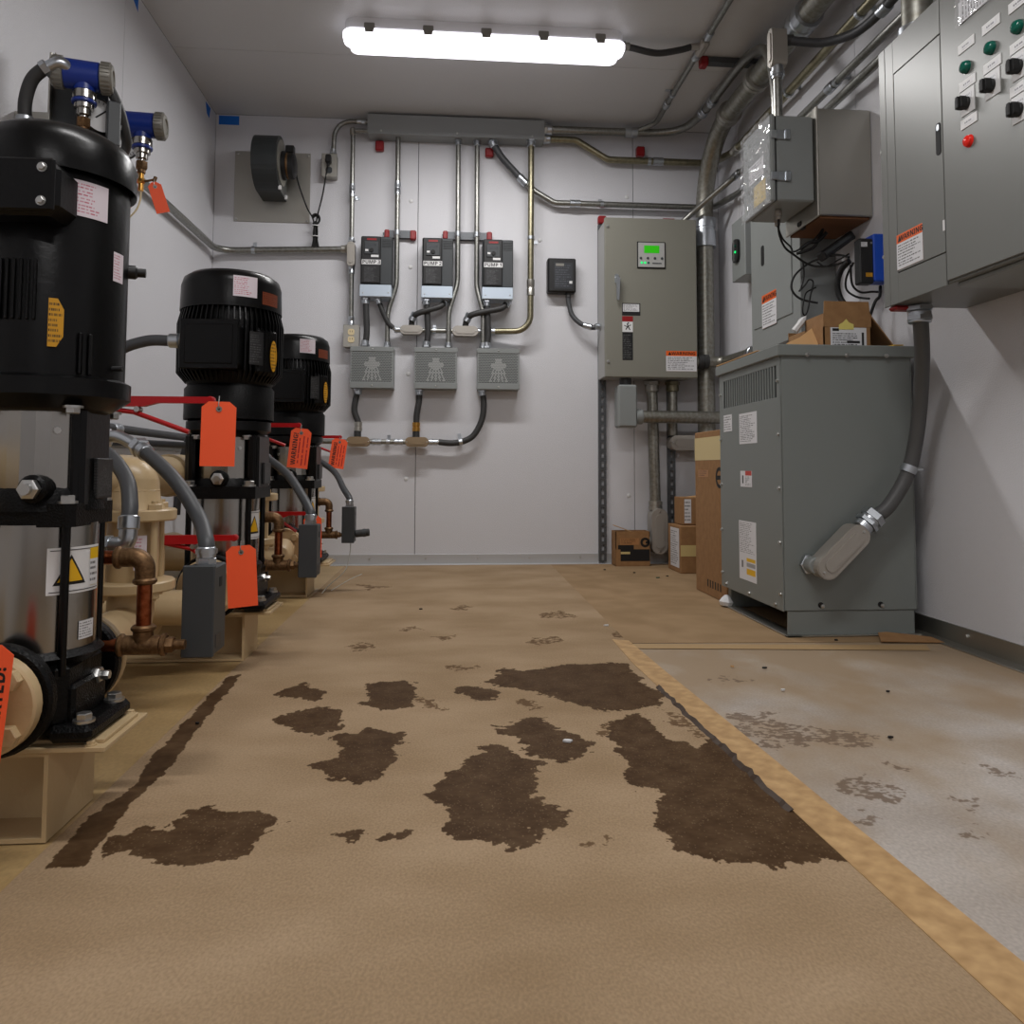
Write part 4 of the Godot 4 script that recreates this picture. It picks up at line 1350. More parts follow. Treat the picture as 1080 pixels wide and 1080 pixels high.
func strap(t: Node3D, at: Vector3, d: Vector3, wall: Vector3, r: float, gap: float):
	# wall: direction from the pipe to the wall; gap: pipe centre to the wall
	d = d.normalized()
	var b := mb()
	b.ring(at - d * 0.009, at + d * 0.009, r * 1.22, r * 0.9, 16)
	var side := d.cross(wall).normalized()
	var B := Basis(d, side, d.cross(side))
	b.box(at + side * r * 1.8 + wall * (gap - 0.002), Vector3(0.018, r * 2.2, 0.003), 0.0, B)
	b.box(at + side * r * 1.15 + wall * (gap * 0.5), Vector3(0.018, 0.003, gap), 0.0, B)
	part("strap", b, M.zinc, t)

func elbow_body(t: Node3D, at: Vector3, axis: Vector3, face: Vector3, length: float, w: float, dep: float, m: Material):
	# a cast conduit body: centre of its cover at, long side along axis
	axis = axis.normalized()
	face = face.normalized()
	var side := axis.cross(face)
	var b := mb()
	b.prism(rrect(length, w, w * 0.48), at - face * dep, axis, side, face * dep)
	part("conduit_body", b, m, t)
	b = mb()
	b.prism(rrect(length * 0.97, w * 0.94, w * 0.45), at, axis, side, face * 0.003)
	b.prism(rrect(length * 0.74, w * 0.52, w * 0.25), at + face * 0.003, axis, side, face * 0.0045)
	var c := part("cover", b, m, t)
	for s in [-1.0, 1.0]:
		b = mb()
		b.lathe(at + axis * s * length * 0.43 + face * 0.003, face, [[w * 0.07, 0], [w * 0.06, 0.002], [0, 0.0025]], 10)
		part("screw", b, M.steel_bolt, c)

func red_cap(at: Vector3, s: Vector3, label: String):
	O = at
	var b := mb()
	b.box(at, s, 0.006)
	single("strut_plug", b, M.strut_red, label, "end cap", "red plastic end caps on the metal struts")

func strut(a: Vector3, c: Vector3, face: Vector3, label: String, slots := true):
	# slotted channel 41 mm wide from a to c, open side towards face
	var t := thing("strut_channel", label, "strut", a)
	var d := (c - a).normalized()
	var side := d.cross(face).normalized()
	var l := (c - a).length()
	var B := Basis(side, d, face) if side.cross(d).dot(face) > 0 else Basis(-side, d, face)
	var mid := (a + c) / 2
	var b := mb()
	for s in [-1.0, 1.0]:
		b.box(mid + side * s * 0.0195, Vector3(0.002, l, 0.024), 0.0, B)
	for s in [-1.0, 1.0]:
		b.box(mid + side * s * 0.0135 + face * 0.0125, Vector3(0.014, l, 0.0025), 0.0, B)
	var n := maxi(1, int(l / 0.05))
	for k in n + 1:
		b.box(a + d * k * l / n + face * 0.0125, Vector3(0.014, 0.018 if slots else l / n, 0.0025), 0.0, B)
	part("channel", b, M.strut_gray, t)
	return t

func build_back_wall():
	var b: MB
	var t: Node3D
	# wiring trough under the ceiling
	t = thing("wiring_trough", "long gray wiring trough high on the back wall, just under the ceiling", "wireway", Vector3(1.31, 2.32, 0.055))
	b = mb()
	b.bx(Vector3(0.829, 2.322, 0.0), Vector3(1.787, 2.424, 0.105), 0.002)
	part("body", b, M.trough_gray, t)
	b = mb()
	b.bx(Vector3(0.827, 2.318, 0.105), Vector3(1.789, 2.427, 0.108), 0.001)
	var cv := part("cover", b, M.trough_gray, t)
	for x in [0.90, 1.31, 1.72]:
		b = mb()
		b.bolt(Vector3(x, 2.335, 0.108), Vector3.BACK, 0.004)
		part("screw", b, M.steel_bolt, cv)
	# struts behind the conduits with red caps
	strut(Vector3(0.94, 1.795, 0.013), Vector3(1.06, 1.795, 0.013), Vector3.BACK, "short strut behind the conduit between the two left drives", false)
	strut(Vector3(1.26, 1.795, 0.013), Vector3(1.48, 1.795, 0.013), Vector3.BACK, "short strut behind the paired conduits above the middle drive", false)
	red_cap(Vector3(0.932, 1.795, 0.016), Vector3(0.028, 0.048, 0.032), "red strut cap beside the top right of the leftmost drive")
	red_cap(Vector3(1.074, 1.792, 0.016), Vector3(0.034, 0.052, 0.032), "red strut cap just left of the middle drive")
	red_cap(Vector3(1.250, 1.797, 0.016), Vector3(0.028, 0.048, 0.032), "red strut cap at the top right corner of the middle drive")
	red_cap(Vector3(1.492, 1.797, 0.016), Vector3(0.030, 0.048, 0.032), "red strut cap at the top left corner of the right-hand drive")
	red_cap(Vector3(0.886, 2.285, 0.018), Vector3(0.046, 0.055, 0.034), "red strut cap under the left end of the wiring trough")
	red_cap(Vector3(1.490, 2.270, 0.018), Vector3(0.046, 0.05, 0.034), "red strut cap under the wiring trough by the slanting flexible conduit")
	red_cap(Vector3(2.343, 2.305, 0.022), Vector3(0.046, 0.055, 0.04), "red strut cap below the coupling of the upper right conduit")
	red_cap(Vector3(2.122, 1.905, 0.022), Vector3(0.046, 0.045, 0.04), "red strut cap at the top left of the olive transfer cabinet")
	red_cap(Vector3(2.500, 1.907, 0.022), Vector3(0.075, 0.032, 0.04), "red strut cap at the top right of the olive transfer cabinet")
	# conduits hanging from the trough
	var zc := 0.055
	var up := "thin steel conduits dropping from the wiring trough"
	t = conduit("steel_conduit", "steel conduit at the far left, dropping from the trough to the cream outlet", fillet([Vector3(0.829, 2.352, zc), Vector3(0.744, 2.352, zc), Vector3(0.746, 1.72, zc)], 0.012, 4), 0.0125, M.emt, up)
	b = mb()
	b.box(Vector3(0.744, 2.345, zc), Vector3(0.032, 0.05, 0.034), 0.01)
	part("pull_elbow", b, M.brushed, t)
	coupling(t, Vector3(0.745, 2.03, zc), Vector3.DOWN, 0.0125)
	strap(t, Vector3(0.745, 1.995, zc), Vector3.DOWN, Vector3.FORWARD, 0.0125, zc)
	connector(t, Vector3(0.746, 1.735, zc), Vector3.UP, 0.0125)
	elbow_body(t, Vector3(0.746, 1.665, 0.078), Vector3.UP, Vector3.BACK, 0.135, 0.042, 0.046, M.cast_alloy)
	b = mb()
	b.tube([Vector3(0.748, 1.60, zc), Vector3(0.750, 1.285, zc)], 0.0125, 14)
	part("pipe", b, M.emt, t)
	coupling(t, Vector3(0.750, 1.305, zc), Vector3.DOWN, 0.0125)
	coupling(t, Vector3(0.748, 1.585, zc), Vector3.DOWN, 0.0125)
	t = thing("power_outlet", "small metal outlet box with a cream duplex socket, low under the left conduit", "outlet", Vector3(0.752, 1.165, 0.0))
	b = mb()
	b.bx(Vector3(0.712, 1.165, 0.0), Vector3(0.794, 1.282, 0.062), 0.004)
	part("box", b, M.cast_alloy, t)
	b = mb()
	b.bx(Vector3(0.710, 1.163, 0.062), Vector3(0.796, 1.284, 0.066), 0.002)
	part("cover_plate", b, M.brushed, t)
	for s in [-1.0, 1.0]:
		b = mb()
		b.prism(rrect(0.034, 0.034, 0.012), Vector3(0.753, 1.2235 + s * 0.020, 0.066), Vector3.RIGHT, Vector3.UP, Vector3(0, 0, 0.004))
		var so := part("socket", b, M.cream, t)
		for q in [-1.0, 1.0]:
			b = mb()
			b.box(Vector3(0.753 + q * 0.006, 1.2235 + s * 0.020 + 0.003, 0.0701), Vector3(0.0025, 0.009, 0.0006))
			part("slot", b, M.dark_slot, so)
	# fan outlet box
	t = conduit("steel_conduit", "curved steel conduit from the trough's left end down to the fan's outlet", fillet([Vector3(0.829, 2.402, zc), Vector3(0.648, 2.402, zc), Vector3(0.640, 2.215, zc)], 0.115, 9), 0.0125, M.emt)
	connector(t, Vector3(0.640, 2.218, zc), Vector3.UP, 0.0125)
	coupling(t, Vector3(0.79, 2.402, zc), Vector3.RIGHT, 0.0125)
	t = thing("power_outlet", "metal outlet box with a black plug in it, right of the fan", "outlet", Vector3(0.622, 2.09, 0.0))
	b = mb()
	b.bx(Vector3(0.582, 2.092, 0.0), Vector3(0.660, 2.216, 0.058), 0.004)
	part("box", b, M.brushed, t)
	b = mb()
	b.bx(Vector3(0.580, 2.090, 0.058), Vector3(0.662, 2.218, 0.062), 0.002)
	part("cover_plate", b, M.brushed, t)
	b = mb()
	b.prism(rrect(0.034, 0.034, 0.012), Vector3(0.62, 2.125, 0.062), Vector3.RIGHT, Vector3.UP, Vector3(0, 0, 0.003))
	part("socket", b, M.charcoal, t)
	# conduits to the reactors and drives
	t = conduit("steel_conduit", "steel conduit passing the right side of the leftmost drive", fillet([Vector3(0.989, 2.322, zc), Vector3(0.989, 1.50, zc), Vector3(0.944, 1.36, zc), Vector3(0.944, 1.162, zc)], 0.25), 0.0135, M.emt, up)
	coupling(t, Vector3(0.989, 2.04, zc), Vector3.DOWN, 0.0135, 0.075)
	coupling(t, Vector3(0.989, 1.795, zc), Vector3.DOWN, 0.0135, 0.03)
	connector(t, Vector3(0.944, 1.166, zc), Vector3.UP, 0.0135)
	t = conduit("steel_conduit", "left one of the paired steel conduits between the middle and right drives", fillet([Vector3(1.317, 2.322, zc), Vector3(1.319, 1.52, zc), Vector3(1.272, 1.36, 0.08), Vector3(1.272, 1.162, 0.08)], 0.25), 0.0135, M.emt, up)
	coupling(t, Vector3(1.318, 1.795, zc), Vector3.DOWN, 0.0135, 0.03)
	connector(t, Vector3(1.317, 2.320, zc), Vector3.DOWN, 0.0135)
	connector(t, Vector3(1.272, 1.166, 0.08), Vector3.UP, 0.0135)
	t = conduit("steel_conduit", "right one of the paired steel conduits between the middle and right drives", fillet([Vector3(1.421, 2.322, zc), Vector3(1.422, 1.50, zc), Vector3(1.458, 1.36, 0.08), Vector3(1.458, 1.162, 0.08)], 0.25), 0.0135, M.emt, up)
	coupling(t, Vector3(1.421, 1.795, zc), Vector3.DOWN, 0.0135, 0.03)
	connector(t, Vector3(1.421, 2.320, zc), Vector3.DOWN, 0.0135)
	connector(t, Vector3(1.458, 1.166, 0.08), Vector3.UP, 0.0135)
	t = conduit("steel_conduit", "yellowish steel conduit that curves from the trough under the three drives", fillet([Vector3(1.717, 2.322, 0.088), Vector3(1.714, 1.262, 0.088), Vector3(1.54, 1.262, 0.06), Vector3(1.44, 1.262, 0.045)], 0.16, 12), 0.0165, M.emt_yellow, up)
	connector(t, Vector3(1.717, 2.320, 0.088), Vector3.DOWN, 0.0165)
	coupling(t, Vector3(1.715, 1.50, 0.088), Vector3.DOWN, 0.0165, 0.09, M.brushed)
	coupling(t, Vector3(1.50, 1.262, 0.054), Vector3.RIGHT, 0.0165)
	strap(t, Vector3(1.716, 1.775, 0.088), Vector3.DOWN, Vector3.FORWARD, 0.0165, 0.088)
	b = mb()
	b.tube([Vector3(1.30, 1.262, 0.045), Vector3(1.12, 1.262, 0.045)], 0.0135, 14)
	part("pipe", b, M.emt, t)
	strap(t, Vector3(1.195, 1.262, 0.045), Vector3.RIGHT, Vector3.FORWARD, 0.0135, 0.045)
	b = mb()
	b.tube([Vector3(1.03, 1.258, 0.045), Vector3(0.985, 1.266, zc), Vector3(0.968, 1.278, 0.062)], 0.0125, 12)
	part("pipe", b, M.zinc, t)
	coupling(t, Vector3(1.005, 1.262, 0.05), Vector3.RIGHT, 0.0135)
	elbow_body(t, Vector3(1.072, 1.260, 0.078), Vector3.RIGHT, Vector3.BACK, 0.12, 0.050, 0.046, M.cast_alloy)
	elbow_body(t, Vector3(1.362, 1.258, 0.078), Vector3.RIGHT, Vector3.BACK, 0.14, 0.056, 0.046, M.cast_alloy)
	coupling(t, Vector3(1.442, 1.262, 0.047), Vector3.RIGHT, 0.0135)
	# drives, reactors and their flexible tails
	var dx := [0.803, 1.128, 1.452]
	var rx := [0.756, 1.093, 1.428]
	var num := ["3", "2", "1"]
	var nth := ["leftmost", "middle", "right-hand"]
	for i in 3:
		drive(dx[i], num[i], "dark gray motor drive lettered PUMP %s, the %s of the three on the back wall" % [num[i], nth[i]])
		reactor(rx[i], "gray perforated metal box below the %s motor drive" % nth[i])
		t = conduit("flexible_conduit", "black flexible conduit from the %s motor drive straight down to its perforated box" % nth[i], smooth([Vector3(dx[i] + 0.026, 1.425, 0.085), Vector3(dx[i] + 0.030, 1.33, 0.085), Vector3(dx[i] + 0.034, 1.24, 0.085), Vector3(dx[i] + 0.026, 1.166, 0.085)]), 0.0165, M.flex_dark, "black flexible conduits around the drives")
		connector(t, Vector3(dx[i] + 0.026, 1.424, 0.085), Vector3.DOWN, 0.0155)
		connector(t, Vector3(dx[i] + 0.026, 1.165, 0.085), Vector3.UP, 0.0155)
	t = conduit("flexible_conduit", "black flexible conduit slanting from the leftmost motor drive to the junction pipe", smooth([Vector3(0.895, 1.42, 0.075), Vector3(0.915, 1.365, 0.075), Vector3(0.945, 1.30, 0.072), Vector3(0.975, 1.27, 0.066)]), 0.0135, M.flex_dark, "black flexible conduits around the drives")
	connector(t, Vector3(0.893, 1.424, 0.075), Vector3(0.3, -1, 0), 0.0135)
	t = conduit("flexible_conduit", "black flexible conduit bending from the middle motor drive to a cast junction body", smooth([Vector3(1.252, 1.418, 0.07), Vector3(1.225, 1.385, 0.095), Vector3(1.16, 1.362, 0.10), Vector3(1.105, 1.345, 0.09), Vector3(1.080, 1.325, 0.07), Vector3(1.072, 1.285, 0.06)]), 0.0155, M.flex_dark, "black flexible conduits around the drives")
	connector(t, Vector3(1.254, 1.424, 0.07), Vector3(-0.4, -1, 0.2), 0.0145)
	coupling(t, Vector3(1.083, 1.330, 0.072), Vector3(0.5, 1, 0), 0.0155)
	t = conduit("flexible_conduit", "black flexible conduit bending from the right-hand motor drive to a cast junction body", smooth([Vector3(1.588, 1.418, 0.07), Vector3(1.555, 1.382, 0.095), Vector3(1.47, 1.362, 0.10), Vector3(1.40, 1.345, 0.09), Vector3(1.372, 1.325, 0.07), Vector3(1.362, 1.285, 0.06)]), 0.0165, M.flex_dark, "black flexible conduits around the drives")
	connector(t, Vector3(1.590, 1.424, 0.07), Vector3(-0.4, -1, 0.2), 0.0155)
	coupling(t, Vector3(1.376, 1.330, 0.072), Vector3(0.5, 1, 0), 0.0165)
	# low run under the reactors
	var y := 0.657
	t = thing("steel_conduit", "low steel conduit with two brown cast junction bodies under the perforated boxes", "conduit", Vector3(0.95, y, zc))
	for q in [[0.60, 0.735], [0.855, 1.05], [1.165, 1.24]]:
		b = mb()
		b.tube([Vector3(q[0], y, zc), Vector3(q[1], y, zc)], 0.0135, 14)
		part("pipe", b, M.emt, t)
	for x in [0.895, 1.010, 1.195]:
		coupling(t, Vector3(x, y, zc), Vector3.RIGHT, 0.0135, 0.05)
	strap(t, Vector3(0.955, y, zc), Vector3.RIGHT, Vector3.FORWARD, 0.0135, zc)
	for x in [0.798, 1.108]:
		elbow_body(t, Vector3(x, y, 0.080), Vector3.RIGHT, Vector3.BACK, 0.125, 0.052, 0.05, M.cast_tan)
		b = mb()
		b.cyl(Vector3(x - 0.005, y + 0.02, zc), Vector3(x - 0.005, y + 0.06, zc), 0.019, 14, 0.003)
		part("hub", b, M.flex_dark, t)
	t = conduit("flexible_conduit", "short dark flexible conduit from the leftmost perforated box down to the low run", smooth([Vector3(0.793, 0.938, zc), Vector3(0.780, 0.88, zc), Vector3(0.775, 0.82, zc), Vector3(0.795, 0.76, zc), Vector3(0.797, 0.712, zc)]), 0.0165, M.flex_dark, "dark flexible conduits below the perforated boxes")
	connector(t, Vector3(0.793, 0.940, zc), Vector3.DOWN, 0.015)
	coupling(t, Vector3(0.796, 0.738, zc), Vector3.DOWN, 0.0165, 0.05, M.brushed)
	t = conduit("flexible_conduit", "short dark flexible conduit from the middle perforated box down to the low run", smooth([Vector3(1.118, 0.938, zc), Vector3(1.117, 0.88, zc), Vector3(1.105, 0.80, zc), Vector3(1.103, 0.712, zc)]), 0.0165, M.flex_dark, "dark flexible conduits below the perforated boxes")
	connector(t, Vector3(1.118, 0.940, zc), Vector3.DOWN, 0.015)
	coupling(t, Vector3(1.103, 0.738, zc), Vector3.DOWN, 0.0165, 0.05, M.brass)
	t = conduit("flexible_conduit", "long dark flexible conduit sweeping from the right-hand perforated box round to the low run", smooth([Vector3(1.456, 0.938, zc), Vector3(1.465, 0.86, zc), Vector3(1.455, 0.78, zc), Vector3(1.415, 0.70, zc), Vector3(1.365, 0.666, zc), Vector3(1.30, 0.652, zc), Vector3(1.225, 0.657, zc)]), 0.0165, M.flex_dark, "dark flexible conduits below the perforated boxes")
	connector(t, Vector3(1.456, 0.940, zc), Vector3.DOWN, 0.015)
	strap(t, Vector3(1.342, 0.659, zc), Vector3(1, 0.2, 0), Vector3.FORWARD, 0.0165, zc)
	# slanting flexible conduit and the run along the wall to the right corner, then along the right wall
	t = conduit("steel_conduit", "conduit slanting from the trough, then level to the corner and on along the right wall", fillet([Vector3(1.60, 2.175, zc), Vector3(1.745, 2.045, zc), Vector3(1.85, 1.985, zc), Vector3(2.748, 1.985, zc), Vector3(2.748, 1.93, 0.45), Vector3(2.748, 1.93, 2.6)], 0.075), 0.0165, M.emt)
	b = mb()
	b.tube(smooth([Vector3(1.508, 2.308, 0.065), Vector3(1.525, 2.275, 0.066), Vector3(1.57, 2.215, 0.06), Vector3(1.68, 2.10, zc)]), 0.019, 14)
	part("flexible_tail", b, M.flex, t)
	connector(t, Vector3(1.503, 2.320, 0.065), Vector3(0.4, -1, 0), 0.018)
	coupling(t, Vector3(1.675, 2.106, zc), Vector3(1, -0.95, 0), 0.018, 0.06)
	coupling(t, Vector3(1.965, 1.985, zc), Vector3.RIGHT, 0.0165, 0.06)
	strap(t, Vector3(2.115, 1.985, zc), Vector3.RIGHT, Vector3.FORWARD, 0.0165, zc)
	coupling(t, Vector3(2.748, 1.93, 0.55), Vector3.BACK, 0.0165, 0.06)
	t = conduit("steel_conduit", "yellowish conduit dipping from the trough, level to the corner and high along the right wall", fillet([Vector3(1.789, 2.345, zc), Vector3(1.97, 2.345, zc), Vector3(2.15, 2.240, zc), Vector3(2.748, 2.240, zc), Vector3(2.748, 2.17, 0.40), Vector3(2.748, 2.165, 2.6)], 0.075), 0.0185, M.emt_yellow)
	connector(t, Vector3(1.789, 2.345, zc), Vector3.RIGHT, 0.0185)
	coupling(t, Vector3(2.435, 2.240, zc), Vector3.RIGHT, 0.0185, 0.06)
	strap(t, Vector3(2.385, 2.240, zc), Vector3.RIGHT, Vector3.FORWARD, 0.0185, zc)
	coupling(t, Vector3(2.748, 2.17, 0.42), Vector3.BACK, 0.0185, 0.07, M.brushed)
	strap(t, Vector3(2.748, 2.166, 1.05), Vector3.BACK, Vector3.RIGHT, 0.0185, 0.052)
	strap(t, Vector3(2.748, 2.166, 1.65), Vector3.BACK, Vector3.RIGHT, 0.0185, 0.052)
	t = conduit("steel_conduit", "thick steel conduit leaving the trough beside the ceiling, arching down into the gray film-covered box", smooth([Vector3(1.789, 2.385, 0.085), Vector3(2.0, 2.386, 0.085), Vector3(2.25, 2.388, 0.085), Vector3(2.45, 2.388, 0.10), Vector3(2.555, 2.392, 0.16), Vector3(2.60, 2.400, 0.30), Vector3(2.612, 2.402, 0.52), Vector3(2.617, 2.400, 0.80), Vector3(2.612, 2.36, 1.02), Vector3(2.585, 2.24, 1.22), Vector3(2.545, 2.02, 1.38), Vector3(2.53, 1.80, 1.42)], 6), 0.0215, M.emt)
	connector(t, Vector3(1.789, 2.385, 0.085), Vector3.RIGHT, 0.0215)
	coupling(t, Vector3(2.275, 2.388, 0.085), Vector3.RIGHT, 0.0225, 0.07)
	coupling(t, Vector3(2.605, 2.401, 0.34), Vector3.BACK, 0.0215, 0.06)
	coupling(t, Vector3(2.612, 2.401, 0.46), Vector3.BACK, 0.0215, 0.05)
	connector(t, Vector3(2.530, 1.803, 1.42), Vector3.UP, 0.0215)
	t = conduit("steel_conduit", "thin steel conduit running along the ceiling towards the trough coupling", fillet([Vector3(2.31, 2.395, 0.095), Vector3(2.398, 2.41, 0.16), Vector3(2.398, 2.418, 0.32), Vector3(2.402, 2.418, 3.4)], 0.1), 0.0135, M.emt)
	coupling(t, Vector3(2.398, 2.416, 0.37), Vector3.BACK, 0.0135)
	strap(t, Vector3(2.398, 2.418, 0.48), Vector3.BACK, Vector3.UP, 0.0135, 0.022)
	coupling(t, Vector3(2.401, 2.418, 0.86), Vector3.BACK, 0.0135, 0.06)
	coupling(t, Vector3(2.401, 2.418, 1.03), Vector3.BACK, 0.0135, 0.05)
	b = mb()
	b.box(Vector3(2.400, 2.412, 0.94), Vector3(0.040, 0.045, 0.11), 0.012)
	b.cyl(Vector3(2.385, 2.412, 0.945), Vector3(2.345, 2.408, 0.945), 0.016, 14, 0.002)
	part("tee_body", b, M.cast_alloy, t)
	t = conduit("flexible_conduit", "black flexible cable joining the near ceiling lamp to the ceiling conduit", smooth([Vector3(2.035, 2.405, 0.93), Vector3(2.08, 2.400, 0.93), Vector3(2.19, 2.378, 0.935), Vector3(2.29, 2.392, 0.942), Vector3(2.345, 2.408, 0.945)]), 0.0145, M.flex_dark)
	connector(t, Vector3(2.042, 2.405, 0.93), Vector3.RIGHT, 0.0135, M.gauge_gray)
	# big riser in the right corner and its run along the ceiling edge
	t = conduit("steel_pipe", "thick steel conduit rising in the right corner and bending forward under the ceiling", fillet([Vector3(2.675, 0.004, 0.125), Vector3(2.675, 2.31, 0.125), Vector3(2.675, 2.31, 3.2)], 0.40, 14), 0.047, M.rigid, "", 24)
	coupling(t, Vector3(2.675, 1.835, 0.125), Vector3.UP, 0.047, 0.12)
	b = mb()
	b.ring(Vector3(2.675, 1.735, 0.125), Vector3(2.675, 1.778, 0.125), 0.062, 0.04, 24)
	part("collar", b, M.zinc, t)
	coupling(t, Vector3(2.675, 2.31, 0.52), Vector3.BACK, 0.0475, 0.05, M.brushed)
	coupling(t, Vector3(2.675, 2.31, 0.88), Vector3.BACK, 0.0475, 0.05, M.brushed)
	coupling(t, Vector3(2.675, 2.31, 1.36), Vector3.BACK, 0.0475, 0.10)
	strut(Vector3(2.47, 2.425, 0.80), Vector3(2.79, 2.425, 0.80), Vector3.DOWN, "strut across the ceiling holding the thick corner conduit", false)
	red_cap(Vector3(2.452, 2.418, 0.80), Vector3(0.036, 0.046, 0.05), "red strut cap on the ceiling above the bend of the arching conduit")
	fan_and_cord()
	keypad_box()
	transfer_cabinet()
	below_cabinet()
	# conduit along the left wall
	t = conduit("steel_conduit", "steel conduit along the left wall and round the corner behind the fan's cord", fillet([Vector3(0.035, 1.665, 1.45), Vector3(0.035, 1.676, 0.035), Vector3(0.715, 1.70, 0.035)], 0.10), 0.0175, M.emt)
	connector(t, Vector3(0.722, 1.70, 0.037), Vector3.LEFT, 0.0165, M.brushed)
	strap(t, Vector3(0.225, 1.684, 0.035), Vector3.RIGHT, Vector3.FORWARD, 0.0175, 0.035)
	# pair of conduits low on the left wall, seen between the pumps
	t = conduit("steel_conduit", "upper of two conduits low on the left wall, seen between the pumps", [Vector3(0.05, 0.665, 2.2), Vector3(0.05, 0.655, 0.05)], 0.0165, M.flex, "conduits low on the left wall")
	coupling(t, Vector3(0.05, 0.66, 1.28), Vector3.BACK, 0.0165, 0.06)
	conduit("steel_conduit", "lower of two conduits low on the left wall, seen between the pumps", [Vector3(0.05, 0.605, 2.2), Vector3(0.05, 0.602, 0.05)], 0.0145, M.emt, "conduits low on the left wall")

func drive(x: float, num: String, label: String):
	var t := thing("motor_drive", label, "motor drive", Vector3(x + 0.083, 1.425, 0.0), "motor drives in a row on the back wall")
	var b := mb()
	b.bx(Vector3(x, 1.492, 0.0), Vector3(x + 0.165, 1.752, 0.115), 0.004)
	part("body", b, M.charcoal, t)
	b = mb()
	b.bx(Vector3(x + 0.004, 1.496, 0.115), Vector3(x + 0.106, 1.750, 0.128), 0.004)
	part("front_cover", b, M.black_plastic, t)
	b = mb()
	for k in 6:
		b.box(Vector3(x + 0.136, 1.735 - k * 0.008, 0.1152), Vector3(0.05, 0.0025, 0.0015))
	var v := part("vent_lines", b, M.dark_slot, t)
	v.set_meta("kind", "stuff")
	b = mb()
	b.bx(Vector3(x + 0.020, 1.652, 0.128), Vector3(x + 0.094, 1.722, 0.133), 0.002)
	var kp := part("keypad", b, M.charcoal, t)
	sticker("display", Vector3(x + 0.055, 1.702, 0.133), 0.055, 0.012, ZF, M.print_keypad, kp)
	b = mb()
	b.cyl(Vector3(x + 0.058, 1.672, 0.133), Vector3(x + 0.058, 1.672, 0.138), 0.011, 16, 0.001)
	part("dial", b, M.rubber, kp)
	sticker("white_label", Vector3(x + 0.033, 1.672, 0.133), 0.016, 0.010, ZF, M.white_label, kp)
	sticker("red_print", Vector3(x + 0.058, 1.733, 0.128), 0.05, 0.010, ZF, M.strut_red, t)
	sticker("white_label", Vector3(x + 0.075, 1.643, 0.128), 0.04, 0.012, ZF, M.white_label, t)
	var s := sticker("pump_label", Vector3(x + 0.057, 1.610, 0.1285), 0.100, 0.026, ZF, M.white_label, t)
	words("PUMP " + num, 0.020, Vector3(x + 0.057, 1.610, 0.1294), ZF, M.black_ink, s)
	sticker("print_panel", Vector3(x + 0.056, 1.543, 0.128), 0.076, 0.084, ZF, M.print_dark, t)
	b = mb()
	b.bx(Vector3(x - 0.003, 1.426, 0.004), Vector3(x + 0.164, 1.490, 0.124), 0.002)
	var p := part("conduit_plate", b, M.silver_plate, t)
	for q in [[0.015, 1.445], [0.148, 1.448]]:
		b = mb()
		b.lathe(Vector3(x + q[0], q[1], 0.124), Vector3.BACK, [[0.004, 0], [0.003, 0.0015], [0, 0.002]], 10)
		part("screw", b, M.steel_bolt, p)

func reactor(x: float, label: String):
	var t := thing("perforated_box", label, "metal box", Vector3(x + 0.112, 0.94, 0.0), "perforated boxes in a row under the drives")
	var w := 0.226
	var y0 := 0.941
	var y1 := 1.162
	var b := mb()
	b.bx(Vector3(x, y0, 0.0), Vector3(x + w, y1, 0.10), 0.002)
	part("body", b, M.enclosure_gray, t)
	b = mb()
	b.bx(Vector3(x, y0 + 0.028, 0.10), Vector3(x + w, y1 - 0.024, 0.1015), 0.0)
	part("screen", b, M.enclosure_gray, t)
	for s in [[y1 - 0.026, y1], [y0, y0 + 0.030]]:
		b = mb()
		b.bx(Vector3(x - 0.002, s[0], 0.100), Vector3(x + w + 0.002, s[1], 0.104), 0.001)
		part("flange", b, M.enclosure_gray, t)
	b = mb()
	var seen := mb()
	var ny := 20
	var nx := 27
	for j in ny:
		for i in nx:
			var c := Vector3(x + 0.008 + (i + (0.5 if j % 2 else 0.0)) * (w - 0.016) / nx, y0 + 0.036 + j * 0.0083, 0.1017)
			# pale windings show through some of the holes: a coil and the leads fanning out of it
			var u := c.x - x - w * 0.5
			var v := c.y - y0
			var pale := absf(u) < 0.042 and v > 0.112 and v < 0.140
			pale = pale or (absf(u) < 0.018 and v > 0.14 and v < 0.165)
			for k in 5:
				var lead := (k - 2) * (0.012 + (0.112 - v) * 0.14)
				pale = pale or (v < 0.112 and v > 0.042 and absf(u - lead) < 0.0045)
			(seen if pale else b).quad(c + Vector3(-0.0022, 0.0024, 0), c + Vector3(0.0022, 0.0024, 0), c + Vector3(0.0022, -0.0024, 0), c + Vector3(-0.0022, -0.0024, 0), Vector3.BACK)
	var h := part("perforations", b, M.dark_slot, t)
	h.set_meta("kind", "stuff")
	h = part("windings", seen, M.display_gray, t)
	h.set_meta("kind", "stuff")
	for yy in [y1 - 0.013, y0 + 0.014]:
		b = mb()
		b.lathe(Vector3(x + w * 0.5, yy, 0.104), Vector3.BACK, [[0.005, 0], [0.004, 0.002], [0, 0.003]], 12)
		part("screw", b, M.steel_bolt, t)

